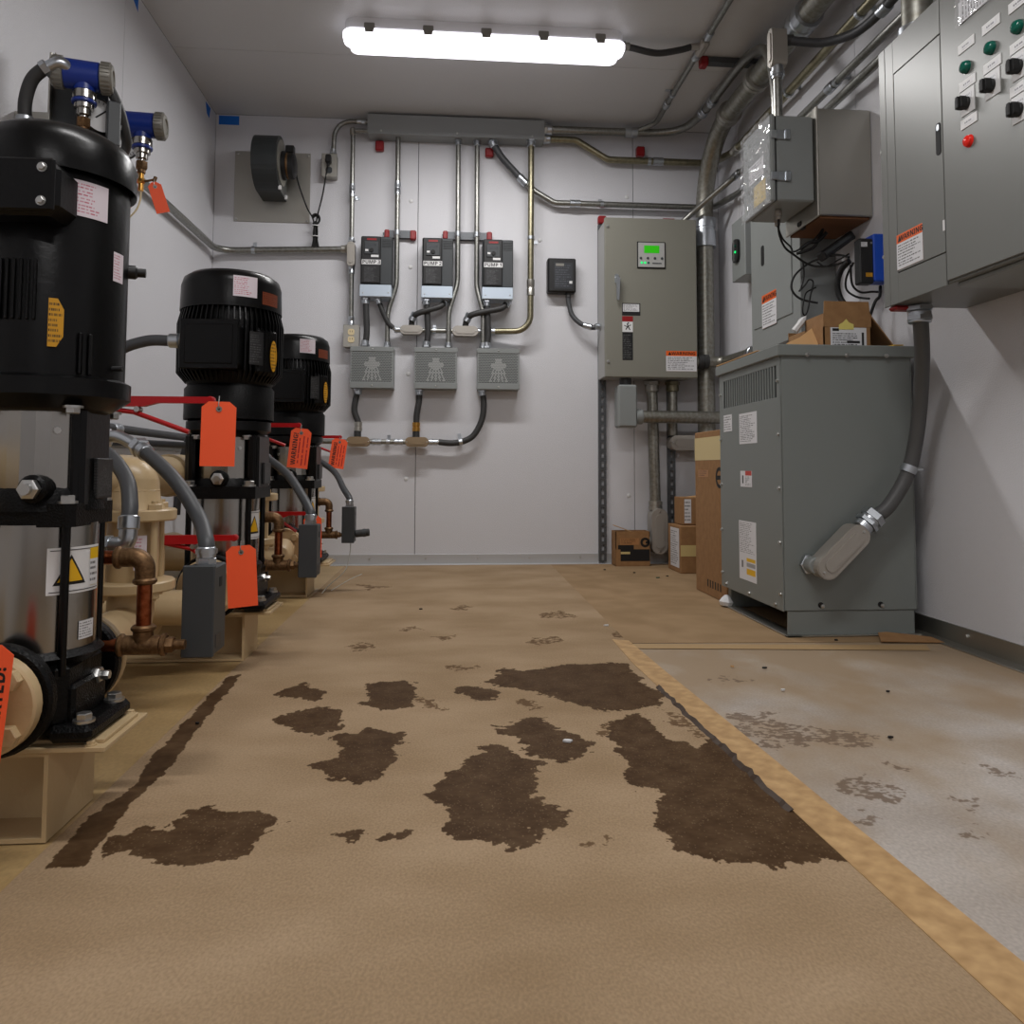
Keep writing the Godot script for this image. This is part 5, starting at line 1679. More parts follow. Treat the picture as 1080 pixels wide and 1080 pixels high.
func fan_and_cord():
	var t := thing("exhaust_blower", "black snail-shaped blower on a square stainless plate in the left corner", "fan", Vector3(0.31, 1.85, 0.0))
	var b := mb()
	b.bx(Vector3(0.108, 1.848, 0.0), Vector3(0.512, 2.236, 0.005), 0.001)
	var pl := part("mounting_plate", b, M.brushed, t)
	for q in [[0.122, 1.86], [0.497, 1.86], [0.124, 2.222], [0.498, 2.222]]:
		b = mb()
		b.bolt(Vector3(q[0], q[1], 0.005), Vector3.BACK, 0.006)
		part("bolt", b, M.steel_bolt, pl)
	# scroll housing: outline in z, y; thick along x
	var p := PackedVector2Array()
	var c := Vector2(0.150, 2.115)
	for k in 33:
		var a := deg_to_rad(-95.0 + 290.0 * k / 32.0)
		var r := lerpf(0.150, 0.134, k / 32.0)
		p.append(c + Vector2(cos(a), sin(a)) * r)
	p.append(Vector2(0.006, 2.0))
	p.append(Vector2(0.006, 1.962))
	b = mb()
	b.prism(p, Vector3(0.262, 0, 0), Vector3.BACK, Vector3.UP, Vector3(0.126, 0, 0))
	part("scroll_housing", b, M.fan_black, t)
	b = mb()
	b.cyl(Vector3(0.388, 2.12, 0.15), Vector3(0.392, 2.12, 0.15), 0.118, 28)
	part("side_plate", b, M.gauge_gray, t)
	b = mb()
	b.lathe(Vector3(0.390, 2.11, 0.14), Vector3.RIGHT, [[0.075, 0], [0.075, 0.02], [0.068, 0.024], [0.068, 0.06], [0.058, 0.068], [0.03, 0.074], [0, 0.074]], 24)
	b.box(Vector3(0.425, 2.205, 0.12), Vector3(0.045, 0.04, 0.04), 0.004)
	part("motor", b, M.black_plastic, t)
	b = mb()
	b.lathe(Vector3(0.415, 2.11, 0.14), Vector3.RIGHT, [[0.0685, 0], [0.0692, 0.001], [0.0692, 0.009], [0.0685, 0.010]], 24)
	part("motor_band", b, M.bronze, t)
	for z in [0.05, 0.20]:
		b = mb()
		b.box(Vector3(0.392, 1.972, z), Vector3(0.016, 0.022, 0.010), 0.002)
		part("bracket", b, M.white_plastic, t)
	# cord
	t = thing("power_cable", "black power cord looped and tied between the blower and its outlet", "cord", Vector3(0.545, 1.70, 0.06))
	b = mb()
	b.tube(smooth([Vector3(0.455, 2.09, 0.12), Vector3(0.47, 2.02, 0.09), Vector3(0.505, 1.92, 0.05), Vector3(0.535, 1.865, 0.04), Vector3(0.548, 1.80, 0.04)]), 0.0042, 8)
	b.tube(smooth([Vector3(0.618, 2.165, 0.085), Vector3(0.605, 2.10, 0.06), Vector3(0.585, 1.99, 0.045), Vector3(0.558, 1.87, 0.04), Vector3(0.552, 1.80, 0.04)]), 0.0042, 8)
	part("cord", b, M.rubber, t)
	b = mb()
	for k in 4:
		var r := 0.020 + 0.003 * k
		var pts := []
		for j in 17:
			var a := PI + TAU * 0.78 * j / 16.0 - 0.7
			pts.append(Vector3(0.553 + cos(a + PI / 2) * r * 0.8, 1.855 + sin(a + PI / 2) * r, 0.046 + k * 0.004))
		b.tube(pts, 0.004, 8)
	for k in 6:
		var x := 0.541 + k * 0.0045
		b.tube(smooth([Vector3(0.549 + k * 0.0015, 1.845, 0.045 + 0.004 * (k % 3)), Vector3(x, 1.79, 0.045 + 0.004 * (k % 3)), Vector3(x, 1.74, 0.045 + 0.004 * (k % 3)), Vector3(x + (k - 2.5) * 0.004, 1.695 - 0.004 * (k % 2), 0.045)]), 0.004, 8)
	part("bundle", b, M.rubber, t)
	for y in [1.82, 1.762]:
		b = mb()
		b.ring(Vector3(0.552, y - 0.002, 0.050), Vector3(0.552, y + 0.002, 0.050), 0.019, 0.014, 14)
		part("cable_tie", b, M.white_plastic, t)
	b = mb()
	b.box(Vector3(0.620, 2.178, 0.082), Vector3(0.030, 0.045, 0.038), 0.006)
	b.cyl(Vector3(0.620, 2.16, 0.085), Vector3(0.617, 2.14, 0.08), 0.008, 10)
	part("plug", b, M.rubber, t)

func keypad_box():
	var t := thing("control_box", "small black control box with a dark window, left of the olive cabinet", "control box", Vector3(1.89, 1.483, 0.0))
	var b := mb()
	b.bx(Vector3(1.812, 1.484, 0.0), Vector3(1.968, 1.674, 0.065), 0.006)
	part("body", b, M.black_plastic, t)
	b = mb()
	b.bx(Vector3(1.816, 1.488, 0.065), Vector3(1.964, 1.670, 0.072), 0.004)
	var f := part("front_frame", b, M.black_plastic, t)
	sticker("window", Vector3(1.898, 1.575, 0.072), 0.100, 0.145, ZF, M.print_keypad, f)
	sticker("display", Vector3(1.878, 1.635, 0.0728), 0.045, 0.014, ZF, M.gauge_gray, f)
	sticker("button", Vector3(1.938, 1.538, 0.0728), 0.016, 0.014, ZF, M.white_label, f)
	t = conduit("flexible_conduit", "gray flexible conduit from the small black control box into the olive cabinet's side", smooth([Vector3(1.930, 1.484, 0.04), Vector3(1.932, 1.43, 0.04), Vector3(1.950, 1.36, 0.05), Vector3(1.995, 1.31, 0.07), Vector3(2.05, 1.287, 0.09), Vector3(2.09, 1.290, 0.10)]), 0.0135, M.flex)
	connector(t, Vector3(1.930, 1.483, 0.04), Vector3.DOWN, 0.012, M.flex_dark)
	coupling(t, Vector3(2.03, 1.294, 0.082), Vector3(1, -0.35, 0.4), 0.0135)
	connector(t, Vector3(2.094, 1.291, 0.10), Vector3.LEFT, 0.0135)

func transfer_cabinet():
	var t := thing("transfer_cabinet", "tall olive gray cabinet with green display and lever handle on the back wall", "cabinet", Vector3(2.34, 1.0, 0.0))
	var b := mb()
	b.bx(Vector3(2.098, 1.006, 0.03), Vector3(2.582, 1.844, 0.225), 0.003)
	part("body", b, M.olive_side, t)
	b = mb()
	b.bx(Vector3(2.092, 0.998, 0.225), Vector3(2.588, 1.850, 0.250), 0.004)
	var d := part("door", b, M.olive_gray, t)
	for y in [1.08, 1.80]:
		b = mb()
		b.bolt(Vector3(2.107, y, 0.25), Vector3.BACK, 0.006)
		part("screw", b, M.steel_bolt, d)
	# lever handle
	b = mb()
	b.prism(rrect(0.022, 0.05, 0.009), Vector3(2.155, 1.520, 0.25), Vector3.RIGHT, Vector3.UP, Vector3(0, 0, 0.006))
	b.cyl(Vector3(2.155, 1.523, 0.25), Vector3(2.155, 1.523, 0.275), 0.009, 12, 0.002)
	b.prism(PackedVector2Array([Vector2(-0.010, 0.005), Vector2(-0.007, -0.11), Vector2(0.005, -0.115), Vector2(0.010, -0.03), Vector2(0.011, 0.005)]), Vector3(2.157, 1.515, 0.268), Vector3.RIGHT, Vector3.UP, Vector3(0, 0, 0.012))
	part("lever_handle", b, M.zinc, d)
	# control display
	b = mb()
	b.bx(Vector3(2.264, 1.578, 0.25), Vector3(2.418, 1.722, 0.256), 0.003)
	part("display_frame", b, M.black_plastic, d)
	b = mb()
	b.bx(Vector3(2.270, 1.584, 0.256), Vector3(2.412, 1.716, 0.259), 0.002)
	part("display_panel", b, M.display_gray, d)
	sticker("green_screen", Vector3(2.342, 1.680, 0.259), 0.082, 0.040, ZF, M.lcd, d)
	for k in 4:
		b = mb()
		b.cyl(Vector3(2.283 + k * 0.038, 1.632, 0.259), Vector3(2.283 + k * 0.038, 1.632, 0.2615), 0.007, 10)
		part("button", b, M.charcoal, d)
	for k in 3:
		b = mb()
		b.cyl(Vector3(2.288 + k * 0.018, 1.607, 0.259), Vector3(2.288 + k * 0.018, 1.607, 0.261), 0.006, 10)
		part("indicator", b, M.led if k < 2 else M.green_lens, d)
	sticker("print_line", Vector3(2.370, 1.605, 0.259), 0.05, 0.006, ZF, M.charcoal, d)
	var dp := sticker("rating_plate", Vector3(2.232, 1.358, 0.25), 0.098, 0.066, ZF, M.black_ink, d)
	sticker("rating_print", Vector3(2.231, 1.366, 0.2508), 0.088, 0.040, ZF, M.print_white_small, d)
	sticker("danger_strip", Vector3(2.212, 1.307, 0.25), 0.058, 0.028, ZF, M.strut_red, d)
	var fig := sticker("figure_label", Vector3(2.212, 1.265, 0.25), 0.056, 0.054, ZF, M.white_label, d)
	b = mb()
	for q in [[0, 0.010, 0.006, 0.016, 0.3], [-0.004, -0.006, 0.005, 0.022, -0.6], [0.008, -0.008, 0.005, 0.020, 0.5], [0.010, 0.006, 0.018, 0.004, 0.5], [-0.010, 0.004, 0.018, 0.004, -0.4]]:
		b.box(Vector3(2.212 + q[0], 1.265 + q[1], 0.2511), Vector3(q[2], q[3], 0.0005), 0.0, Basis(Vector3.BACK, q[4]))
	b.cyl(Vector3(2.216, 1.285, 0.2508), Vector3(2.216, 1.285, 0.2513), 0.004, 10)
	part("falling_figure", b, M.black_ink, fig)
	sticker("black_print_strip", Vector3(2.212, 1.162, 0.25), 0.056, 0.148, ZF, M.print_black, d)
	warning_label(Vector3(2.500, 1.087, 0.25), 0.165, 0.108, ZF, d)

# white label with an orange WARNING heading; Node parent must be level with O
func warning_label(at: Vector3, w: float, h: float, B: Basis, parent: Node3D):
	var s := sticker("warning_label", at, w, h, B, M.print_warn, parent)
	words("WARNING", h * 0.155, at + B * Vector3(w * 0.07, h * 0.375, 0.0009), B, M.black_ink, s, true, clampf(w / h * 0.9, 0.6, 1.2))
	var b := mb()
	var hh := h * 0.085
	b.prism(PackedVector2Array([Vector2(-hh, -hh), Vector2(hh, -hh), Vector2(0, hh)]), at + B * Vector3(-w * 0.38, h * 0.375, 0.0007), B.x, B.y, B.z * 0.0004)
	part("alert_triangle", b, M.black_ink, s)

func below_cabinet():
	var b: MB
	var t: Node3D
	strut(Vector3(2.121, 0.012, 0.013), Vector3(2.121, 1.88, 0.013), Vector3.BACK, "slotted steel strut from the floor up behind the olive cabinet's left edge")
	strut(Vector3(2.508, 0.012, 0.013), Vector3(2.508, 1.885, 0.013), Vector3.BACK, "slotted steel strut behind the pipes, above the cardboard boxes")
	t = thing("pull_box", "upright gray pull box with a pipe, under the olive cabinet's left side", "junction box", Vector3(2.212, 0.735, 0.12))
	b = mb()
	b.bx(Vector3(2.162, 0.735, 0.145), Vector3(2.263, 0.960, 0.245), 0.008)
	part("body", b, M.enclosure_gray, t)
	b = mb()
	b.bx(Vector3(2.168, 0.742, 0.245), Vector3(2.257, 0.953, 0.250), 0.003)
	part("cover", b, M.enclosure_gray, t)
	b = mb()
	b.cyl(Vector3(2.212, 0.96, 0.19), Vector3(2.212, 0.998, 0.19), 0.032, 18)
	part("hub", b, M.flex_dark, t)
	b = mb()
	b.tube([Vector3(2.285, 0.793, 0.21), Vector3(2.79, 0.793, 0.21)], 0.033, 20)
	part("pipe", b, M.rigid, t)
	b = mb()
	b.cyl(Vector3(2.262, 0.793, 0.21), Vector3(2.298, 0.793, 0.21), 0.040, 20, 0.003)
	part("hub", b, M.enclosure_gray, t)
	t = conduit("steel_pipe", "steel pipe dropping from the olive cabinet to a large cast elbow by the floor", [Vector3(2.390, 1.0, 0.06), Vector3(2.406, 0.30, 0.06)], 0.029, M.rigid, "", 20)
	connector(t, Vector3(2.390, 0.998, 0.06), Vector3.DOWN, 0.029, M.brushed)
	coupling(t, Vector3(2.405, 0.318, 0.06), Vector3.DOWN, 0.029, 0.05, M.brushed)
	elbow_body(t, Vector3(2.412, 0.182, 0.125), Vector3.UP, Vector3.BACK, 0.245, 0.088, 0.095, M.cast_alloy)
	b = mb()
	b.cyl(Vector3(2.37, 0.125, 0.075), Vector3(2.335, 0.125, 0.075), 0.03, 18, 0.004)
	part("side_hub", b, M.aluminium, t)
	t = conduit("steel_pipe", "short steel pipe from the olive cabinet to a cast elbow above the boxes", [Vector3(2.506, 1.0, 0.06), Vector3(2.504, 0.70, 0.06)], 0.027, M.rigid, "", 20)
	connector(t, Vector3(2.506, 0.998, 0.06), Vector3.DOWN, 0.027, M.emt_yellow)
	elbow_body(t, Vector3(2.570, 0.660, 0.115), Vector3.RIGHT, Vector3.BACK, 0.185, 0.082, 0.085, M.cast_alloy)
	t = conduit("steel_pipe", "steel pipe from the olive cabinet's side to the breaker panel on the right wall", fillet([Vector3(2.585, 1.092, 0.207), Vector3(2.752, 1.092, 0.207), Vector3(2.752, 1.075, 0.842)], 0.06), 0.030, M.rigid, "", 18)
	coupling(t, Vector3(2.63, 1.092, 0.207), Vector3.RIGHT, 0.030, 0.06, M.flex_dark)
	coupling(t, Vector3(2.752, 1.08, 0.62), Vector3.BACK, 0.030, 0.10, M.zinc)
	t = conduit("steel_conduit", "thin conduit rising from the olive cabinet's top corner to the right wall", fillet([Vector3(2.525, 1.850, 0.15), Vector3(2.585, 1.905, 0.19), Vector3(2.748, 2.035, 0.40), Vector3(2.748, 2.005, 0.9), Vector3(2.748, 2.0, 2.6)], 0.1), 0.0150, M.emt)
	coupling(t, Vector3(2.748, 2.035, 0.42), Vector3.BACK, 0.0150, 0.07)
	coupling(t, Vector3(2.748, 2.003, 1.42), Vector3.BACK, 0.0150, 0.05)
	strap(t, Vector3(2.748, 2.002, 1.47), Vector3.BACK, Vector3.RIGHT, 0.0150, 0.052)
	# boxes on the floor
	carton(Vector3(2.165, 0.002, 0.045), Vector3(2.350, 0.185, 0.150), "small open cardboard box with black band, on the floor against the back wall", 1)
	carton(Vector3(2.425, 0.002, 0.235), Vector3(2.64, 0.235, 0.455), "taped cardboard box at the bottom of the stack of two", 2)
	carton(Vector3(2.455, 0.237, 0.25), Vector3(2.64, 0.375, 0.40), "little cardboard box on top of the stack of two", 3)
	carton(Vector3(2.345, 0.002, 0.945), Vector3(2.700, 0.675, 1.320), "tall brown cardboard box standing behind the transformer", 4)

func carton(a: Vector3, c: Vector3, label: String, kind: int):
	var t := thing("cardboard_box", label, "cardboard box", Vector3((a.x + c.x) / 2, a.y, (a.z + c.z) / 2))
	var b := mb()
	if kind == 1:
		var w := 0.004
		b.bx(a, Vector3(c.x, a.y + w, c.z))
		b.bx(a, Vector3(a.x + w, c.y, c.z))
		b.bx(Vector3(c.x - w, a.y, a.z), c)
		b.bx(a, Vector3(c.x, c.y, a.z + w))
		b.bx(Vector3(a.x, a.y, c.z - w), c)
		part("box", b, M.cardboard, t)
		b = mb()
		b.box(Vector3(a.x + 0.05, c.y + 0.012, c.z - 0.05), Vector3(0.10, 0.004, 0.07), 0.0, Basis(Vector3.BACK, -0.35))
		part("flap", b, M.cardboard_edge, t)
		sticker("black_band", Vector3((a.x + c.x) / 2 + 0.012, a.y + 0.058, c.z), c.x - a.x - 0.028, 0.062, ZF, M.black_ink, t)
		sticker("black_band", Vector3(a.x + 0.055, a.y + 0.100, c.z), 0.085, 0.022, ZF, M.black_ink, t)
		sticker("yellow_print", Vector3(a.x + 0.052, a.y + 0.070, c.z + 0.0007), 0.05, 0.012, ZF, M.packing_tape, t)
		sticker("red_print", Vector3(a.x + 0.075, a.y + 0.130, c.z), 0.10, 0.034, ZF, M.print_tan, t)
		b = mb()
		b.ring(Vector3(c.x - 0.026, c.y - 0.058, c.z), Vector3(c.x - 0.026, c.y - 0.058, c.z + 0.0006), 0.026, 0.013, 20)
		b.box(Vector3(c.x - 0.012, c.y - 0.058, c.z + 0.0003), Vector3(0.022, 0.012, 0.0006))
		part("round_mark", b, M.black_ink, t)
		return
	b.bx(a, c, 0.003)
	part("box", b, M.cardboard, t)
	if kind == 2:
		sticker("shipping_label", Vector3(a.x, (a.y + c.y) / 2 + 0.005, (a.z + c.z) / 2 + 0.01), 0.15, 0.195, XN, M.print_spec, t)
		sticker("clear_tape", Vector3((a.x + c.x) / 2, (a.y + c.y) / 2 - 0.005, c.z), c.x - a.x, 0.055, ZF, M.packing_tape, t)
	elif kind == 3:
		sticker("shipping_label", Vector3(a.x + 0.025, (a.y + c.y) / 2, c.z), 0.035, 0.12, ZF, M.print_white_small, t)
		b = mb()
		b.box(Vector3(a.x + 0.10, c.y + 0.006, c.z - 0.05), Vector3(0.11, 0.004, 0.08), 0.0, Basis(Vector3.BACK, 0.12))
		part("flap", b, M.cardboard_edge, t)
	elif kind == 4:
		sticker("pale_tape", Vector3(a.x, c.y - 0.072, (a.z + c.z) / 2), c.z - a.z, 0.095, XN, M.packing_tape, t)
		sticker("print", Vector3(a.x, c.y - 0.175, a.z + 0.11), 0.13, 0.03, XN, M.print_tan, t)
		b = mb()
		b.ring(Vector3(a.x, c.y - 0.19, c.z - 0.07), Vector3(a.x - 0.0007, c.y - 0.19, c.z - 0.07), 0.042, 0.028, 20)
		b.box(Vector3(a.x - 0.0004, c.y - 0.19, c.z - 0.07), Vector3(0.0007, 0.016, 0.06))
		part("round_mark", b, M.black_ink, t)
		b = mb()
		for k in 6:
			b.box(Vector3(a.x - 0.0004, a.y + 0.05, c.z - 0.22 + k * 0.03), Vector3(0.0007, 0.03, 0.012))
		var q := part("row_of_marks", b, M.black_ink, t)
		q.set_meta("kind", "stuff")
# ---------------------------------------------------------------- right-hand side
func build_right_side():
	transformer()
	breaker_panel()
	surge_box()
	film_box()
	stainless_box()
	control_panel()
	charger()
	transformer_top()

func transformer():
	var t := thing("transformer", "large gray floor-standing transformer cabinet with a vent grille", "transformer", Vector3(2.53, 0.0, 1.62))
	var x0 := 2.318
	var x1 := 2.745
	var z0 := 1.345
	var z1 := 1.90
	var b := mb()
	b.bx(Vector3(x0 + 0.012, 0.085, z0), Vector3(x1, 0.882, z1 - 0.006))
	part("core", b, M.dark_slot, t)
	b = mb()
	b.bx(Vector3(x0 + 0.002, 0.081, z1 - 0.006), Vector3(x1, 0.885, z1), 0.0015)
	part("front_panel", b, M.transformer_gray, t)
	b = mb()
	b.bx(Vector3(x1, 0.081, z0), Vector3(x1 + 0.003, 0.885, z1))
	b.bx(Vector3(x0, 0.081, z0 - 0.003), Vector3(x1, 0.885, z0))
	part("rear_panel", b, M.transformer_gray, t)
	# side panel with the louvre opening
	b = mb()
	b.bx(Vector3(x0 - 0.002, 0.078, z0), Vector3(x0 + 0.002, 0.748, z1 - 0.004), 0.001)
	b.bx(Vector3(x0 - 0.002, 0.850, z0), Vector3(x0 + 0.002, 0.885, z1 - 0.004), 0.001)
	b.bx(Vector3(x0 - 0.002, 0.748, z0), Vector3(x0 + 0.002, 0.850, z0 + 0.045))
	b.bx(Vector3(x0 - 0.002, 0.748, z1 - 0.03), Vector3(x0 + 0.002, 0.850, z1 - 0.004))
	part("side_panel", b, M.transformer_gray, t)
	var n := 22
	for k in n - 1:
		b = mb()
		var z := lerpf(z0 + 0.045, z1 - 0.03, (k + 1.0) / n)
		b.box(Vector3(x0, 0.799, z), Vector3(0.004, 0.102, 0.0085))
		part("vent_slat", b, M.transformer_gray, t)
	# lid
	b = mb()
	b.bx(Vector3(x0 - 0.013, 0.876, z0 - 0.012), Vector3(x1 + 0.012, 0.913, z1 + 0.012), 0.003)
	var lid := part("lid", b, M.transformer_gray, t)
	for x in [2.40, 2.53, 2.66]:
		b = mb()
		b.bolt(Vector3(x, 0.880, z1 + 0.012), Vector3.BACK, 0.0055)
		part("screw", b, M.steel_bolt, lid)
	# plinth
	b = mb()
	b.bx(Vector3(x0 + 0.012, 0.0045, z1 - 0.012), Vector3(x1 - 0.004, 0.080, z1 - 0.004), 0.001)
	part("skirt", b, M.transformer_gray, t)
	b = mb()
	b.bx(Vector3(x1 - 0.03, 0.0045, z0 + 0.01), Vector3(x1 - 0.004, 0.082, z1 - 0.012))
	b.bx(Vector3(x0 + 0.02, 0.0045, z0 + 0.01), Vector3(x1 - 0.03, 0.082, z0 + 0.04))
	part("foot", b, M.transformer_gray, t)
	b = mb()
	b.bx(Vector3(x0 + 0.002, 0.0025, z0), Vector3(x0 + 0.05, 0.0075, z1 + 0.012), 0.001)
	b.bx(Vector3(x0 + 0.002, 0.0025, z1 - 0.004), Vector3(x1 + 0.01, 0.0075, z1 + 0.012), 0.001)
	part("floor_angle", b, M.brushed, t)
	for y in [0.13, 0.29, 0.46, 0.63, 0.80]:
		for z in [z0 + 0.012, z1 - 0.02]:
			b = mb()
			b.bolt(Vector3(x0 - 0.002, y, z), Vector3.LEFT, 0.005)
			part("screw", b, M.steel_bolt, t)
	for z in [z0 + 0.05, 1.62, 1.84]:
		b = mb()
		b.bolt(Vector3(x0 - 0.002, 0.092, z), Vector3.LEFT, 0.005)
		part("screw", b, M.steel_bolt, t)
	for x in [2.434, 2.628]:
		b = mb()
		b.cyl(Vector3(x, 0.098, z1), Vector3(x, 0.098, z1 + 0.0006), 0.009, 14)
		part("lifting_hole", b, M.dark_slot, t)
		b = mb()
		b.lathe(Vector3(x + 0.006, 0.094, z1), Vector3.BACK, [[0.007, 0], [0.006, 0.003], [0, 0.004]], 12)
		part("plug", b, M.steel_bolt, t)
	var xs := x0 - 0.002
	sticker("small_label", Vector3(xs, 0.690, 1.432), 0.085, 0.062, XN, M.print_white_small, t)
	sticker("rating_label", Vector3(xs, 0.662, 1.628), 0.160, 0.108, XN, M.print_spec, t)
	sticker("danger_label", Vector3(xs, 0.485, 1.605), 0.105, 0.056, XN, M.print_danger, t)
	sticker("instruction_label", Vector3(xs, 0.235, 1.61), 0.155, 0.205, XN, M.print_long, t)
	# conduit body on the front
	var a := Vector3(2.400, 0.205, 1.975)
	var e := Vector3(2.535, 0.335, 1.975)
	var d := (e - a).normalized()
	t = thing("flexible_conduit", "thick dark flexible conduit from the wall panel down to a cast elbow on the transformer", "conduit", a)
	elbow_body(t, (a + e) / 2 + Vector3(0, 0, 0.012), d, Vector3.BACK, 0.205, 0.072, 0.06, M.cast_alloy)
	b = mb()
	b.cyl(a + d * 0.012 + Vector3(-0.010, 0.012, -0.015), a + d * 0.012 + Vector3(-0.010, 0.012, -0.073), 0.027, 18, 0.003)
	part("back_hub", b, M.enclosure_gray, t)
	b = mb()
	b.hexa(a + d * 0.012 + Vector3(-0.010, 0.012, -0.070), Vector3.BACK, 0.033, 0.012)
	part("lock_nut", b, M.zinc, t)
	var g := e + d * 0.005 + Vector3(0, 0, -0.015)
	b = mb()
	b.cyl(g, g + d * 0.02, 0.029, 18, 0.002)
	b.hexa(g + d * 0.02, d, 0.037, 0.014)
	b.cyl(g + d * 0.034, g + d * 0.042, 0.030, 18)
	b.hexa(g + d * 0.042, d, 0.037, 0.024)
	part("connector", b, M.zinc, t)
	b = mb()
	b.tube(smooth([g + d * 0.05, Vector3(2.622, 0.405, 1.965), Vector3(2.682, 0.500, 1.97), Vector3(2.703, 0.60, 1.985), Vector3(2.700, 0.72, 2.02), Vector3(2.672, 0.84, 2.08), Vector3(2.640, 0.925, 2.13), Vector3(2.630, 0.965, 2.14)]), 0.0215, 18)
	part("hose", b, M.hose_gray, t)
	b = mb()
	b.ring(Vector3(2.684, 0.512, 1.972), Vector3(2.692, 0.532, 1.975), 0.0245, 0.018, 18)
	b.box(Vector3(2.715, 0.52, 1.985), Vector3(0.02, 0.010, 0.016), 0.002)
	part("clamp", b, M.zinc, t)
	b = mb()
	b.hexa(Vector3(2.630, 0.990, 2.14), Vector3.DOWN, 0.038, 0.014)
	b.cyl(Vector3(2.630, 0.976, 2.14), Vector3(2.630, 0.942, 2.14), 0.032, 18, 0.003)
	b.hexa(Vector3(2.630, 0.962, 2.14), Vector3.DOWN, 0.037, 0.014)
	part("connector", b, M.zinc, t)

func breaker_panel():
	var t := thing("breaker_cabinet", "tall gray breaker panel on the right wall behind the transformer", "panel", Vector3(2.73, 1.04, 1.06))
	var b := mb()
	b.bx(Vector3(2.658, 1.045, 0.845), Vector3(2.798, 1.74, 1.335), 0.002)
	part("body", b, M.enclosure_gray, t)
	b = mb()
	b.bx(Vector3(2.650, 1.042, 0.842), Vector3(2.658, 1.742, 1.338), 0.002)
	var tr := part("trim_plate", b, M.enclosure_gray, t)
	b = mb()
	b.bx(Vector3(2.646, 1.145, 0.875), Vector3(2.6505, 1.70, 1.268), 0.001)
	var d := part("door", b, M.enclosure_gray, t)
	b = mb()
	b.prism(rrect(0.030, 0.090, 0.012), Vector3(2.646, 1.455, 0.985), Vector3.BACK, Vector3.UP, Vector3(-0.002, 0, 0))
	part("latch", b, M.dark_slot, d)
	warning_label(Vector3(2.646, 1.205, 1.045), 0.150, 0.145, XN, d)

func surge_box():
	var t := thing("surge_box", "small gray box with a green light on the right wall by the corner", "control box", Vector3(2.75, 1.455, 0.56))
	var b := mb()
	b.bx(Vector3(2.70, 1.458, 0.47), Vector3(2.799, 1.758, 0.645), 0.003)
	part("body", b, M.enclosure_gray, t)
	b = mb()
	b.prism(rrect(0.075, 0.115, 0.03), Vector3(2.70, 1.600, 0.545), Vector3.BACK, Vector3.UP, Vector3(-0.014, 0, 0))
	var m := part("lens_mount", b, M.black_plastic, t)
	for k in 2:
		b = mb()
		b.cyl(Vector3(2.686, 1.592 + k * 0.03, 0.555), Vector3(2.682, 1.592 + k * 0.03, 0.555), 0.006, 10)
		part("green_light", b, M.led if k == 0 else M.green_lens, m)
	b = mb()
	b.bx(Vector3(2.682, 1.55, 0.53), Vector3(2.686, 1.652, 0.535))
	part("bezel", b, M.steel_bolt, m)

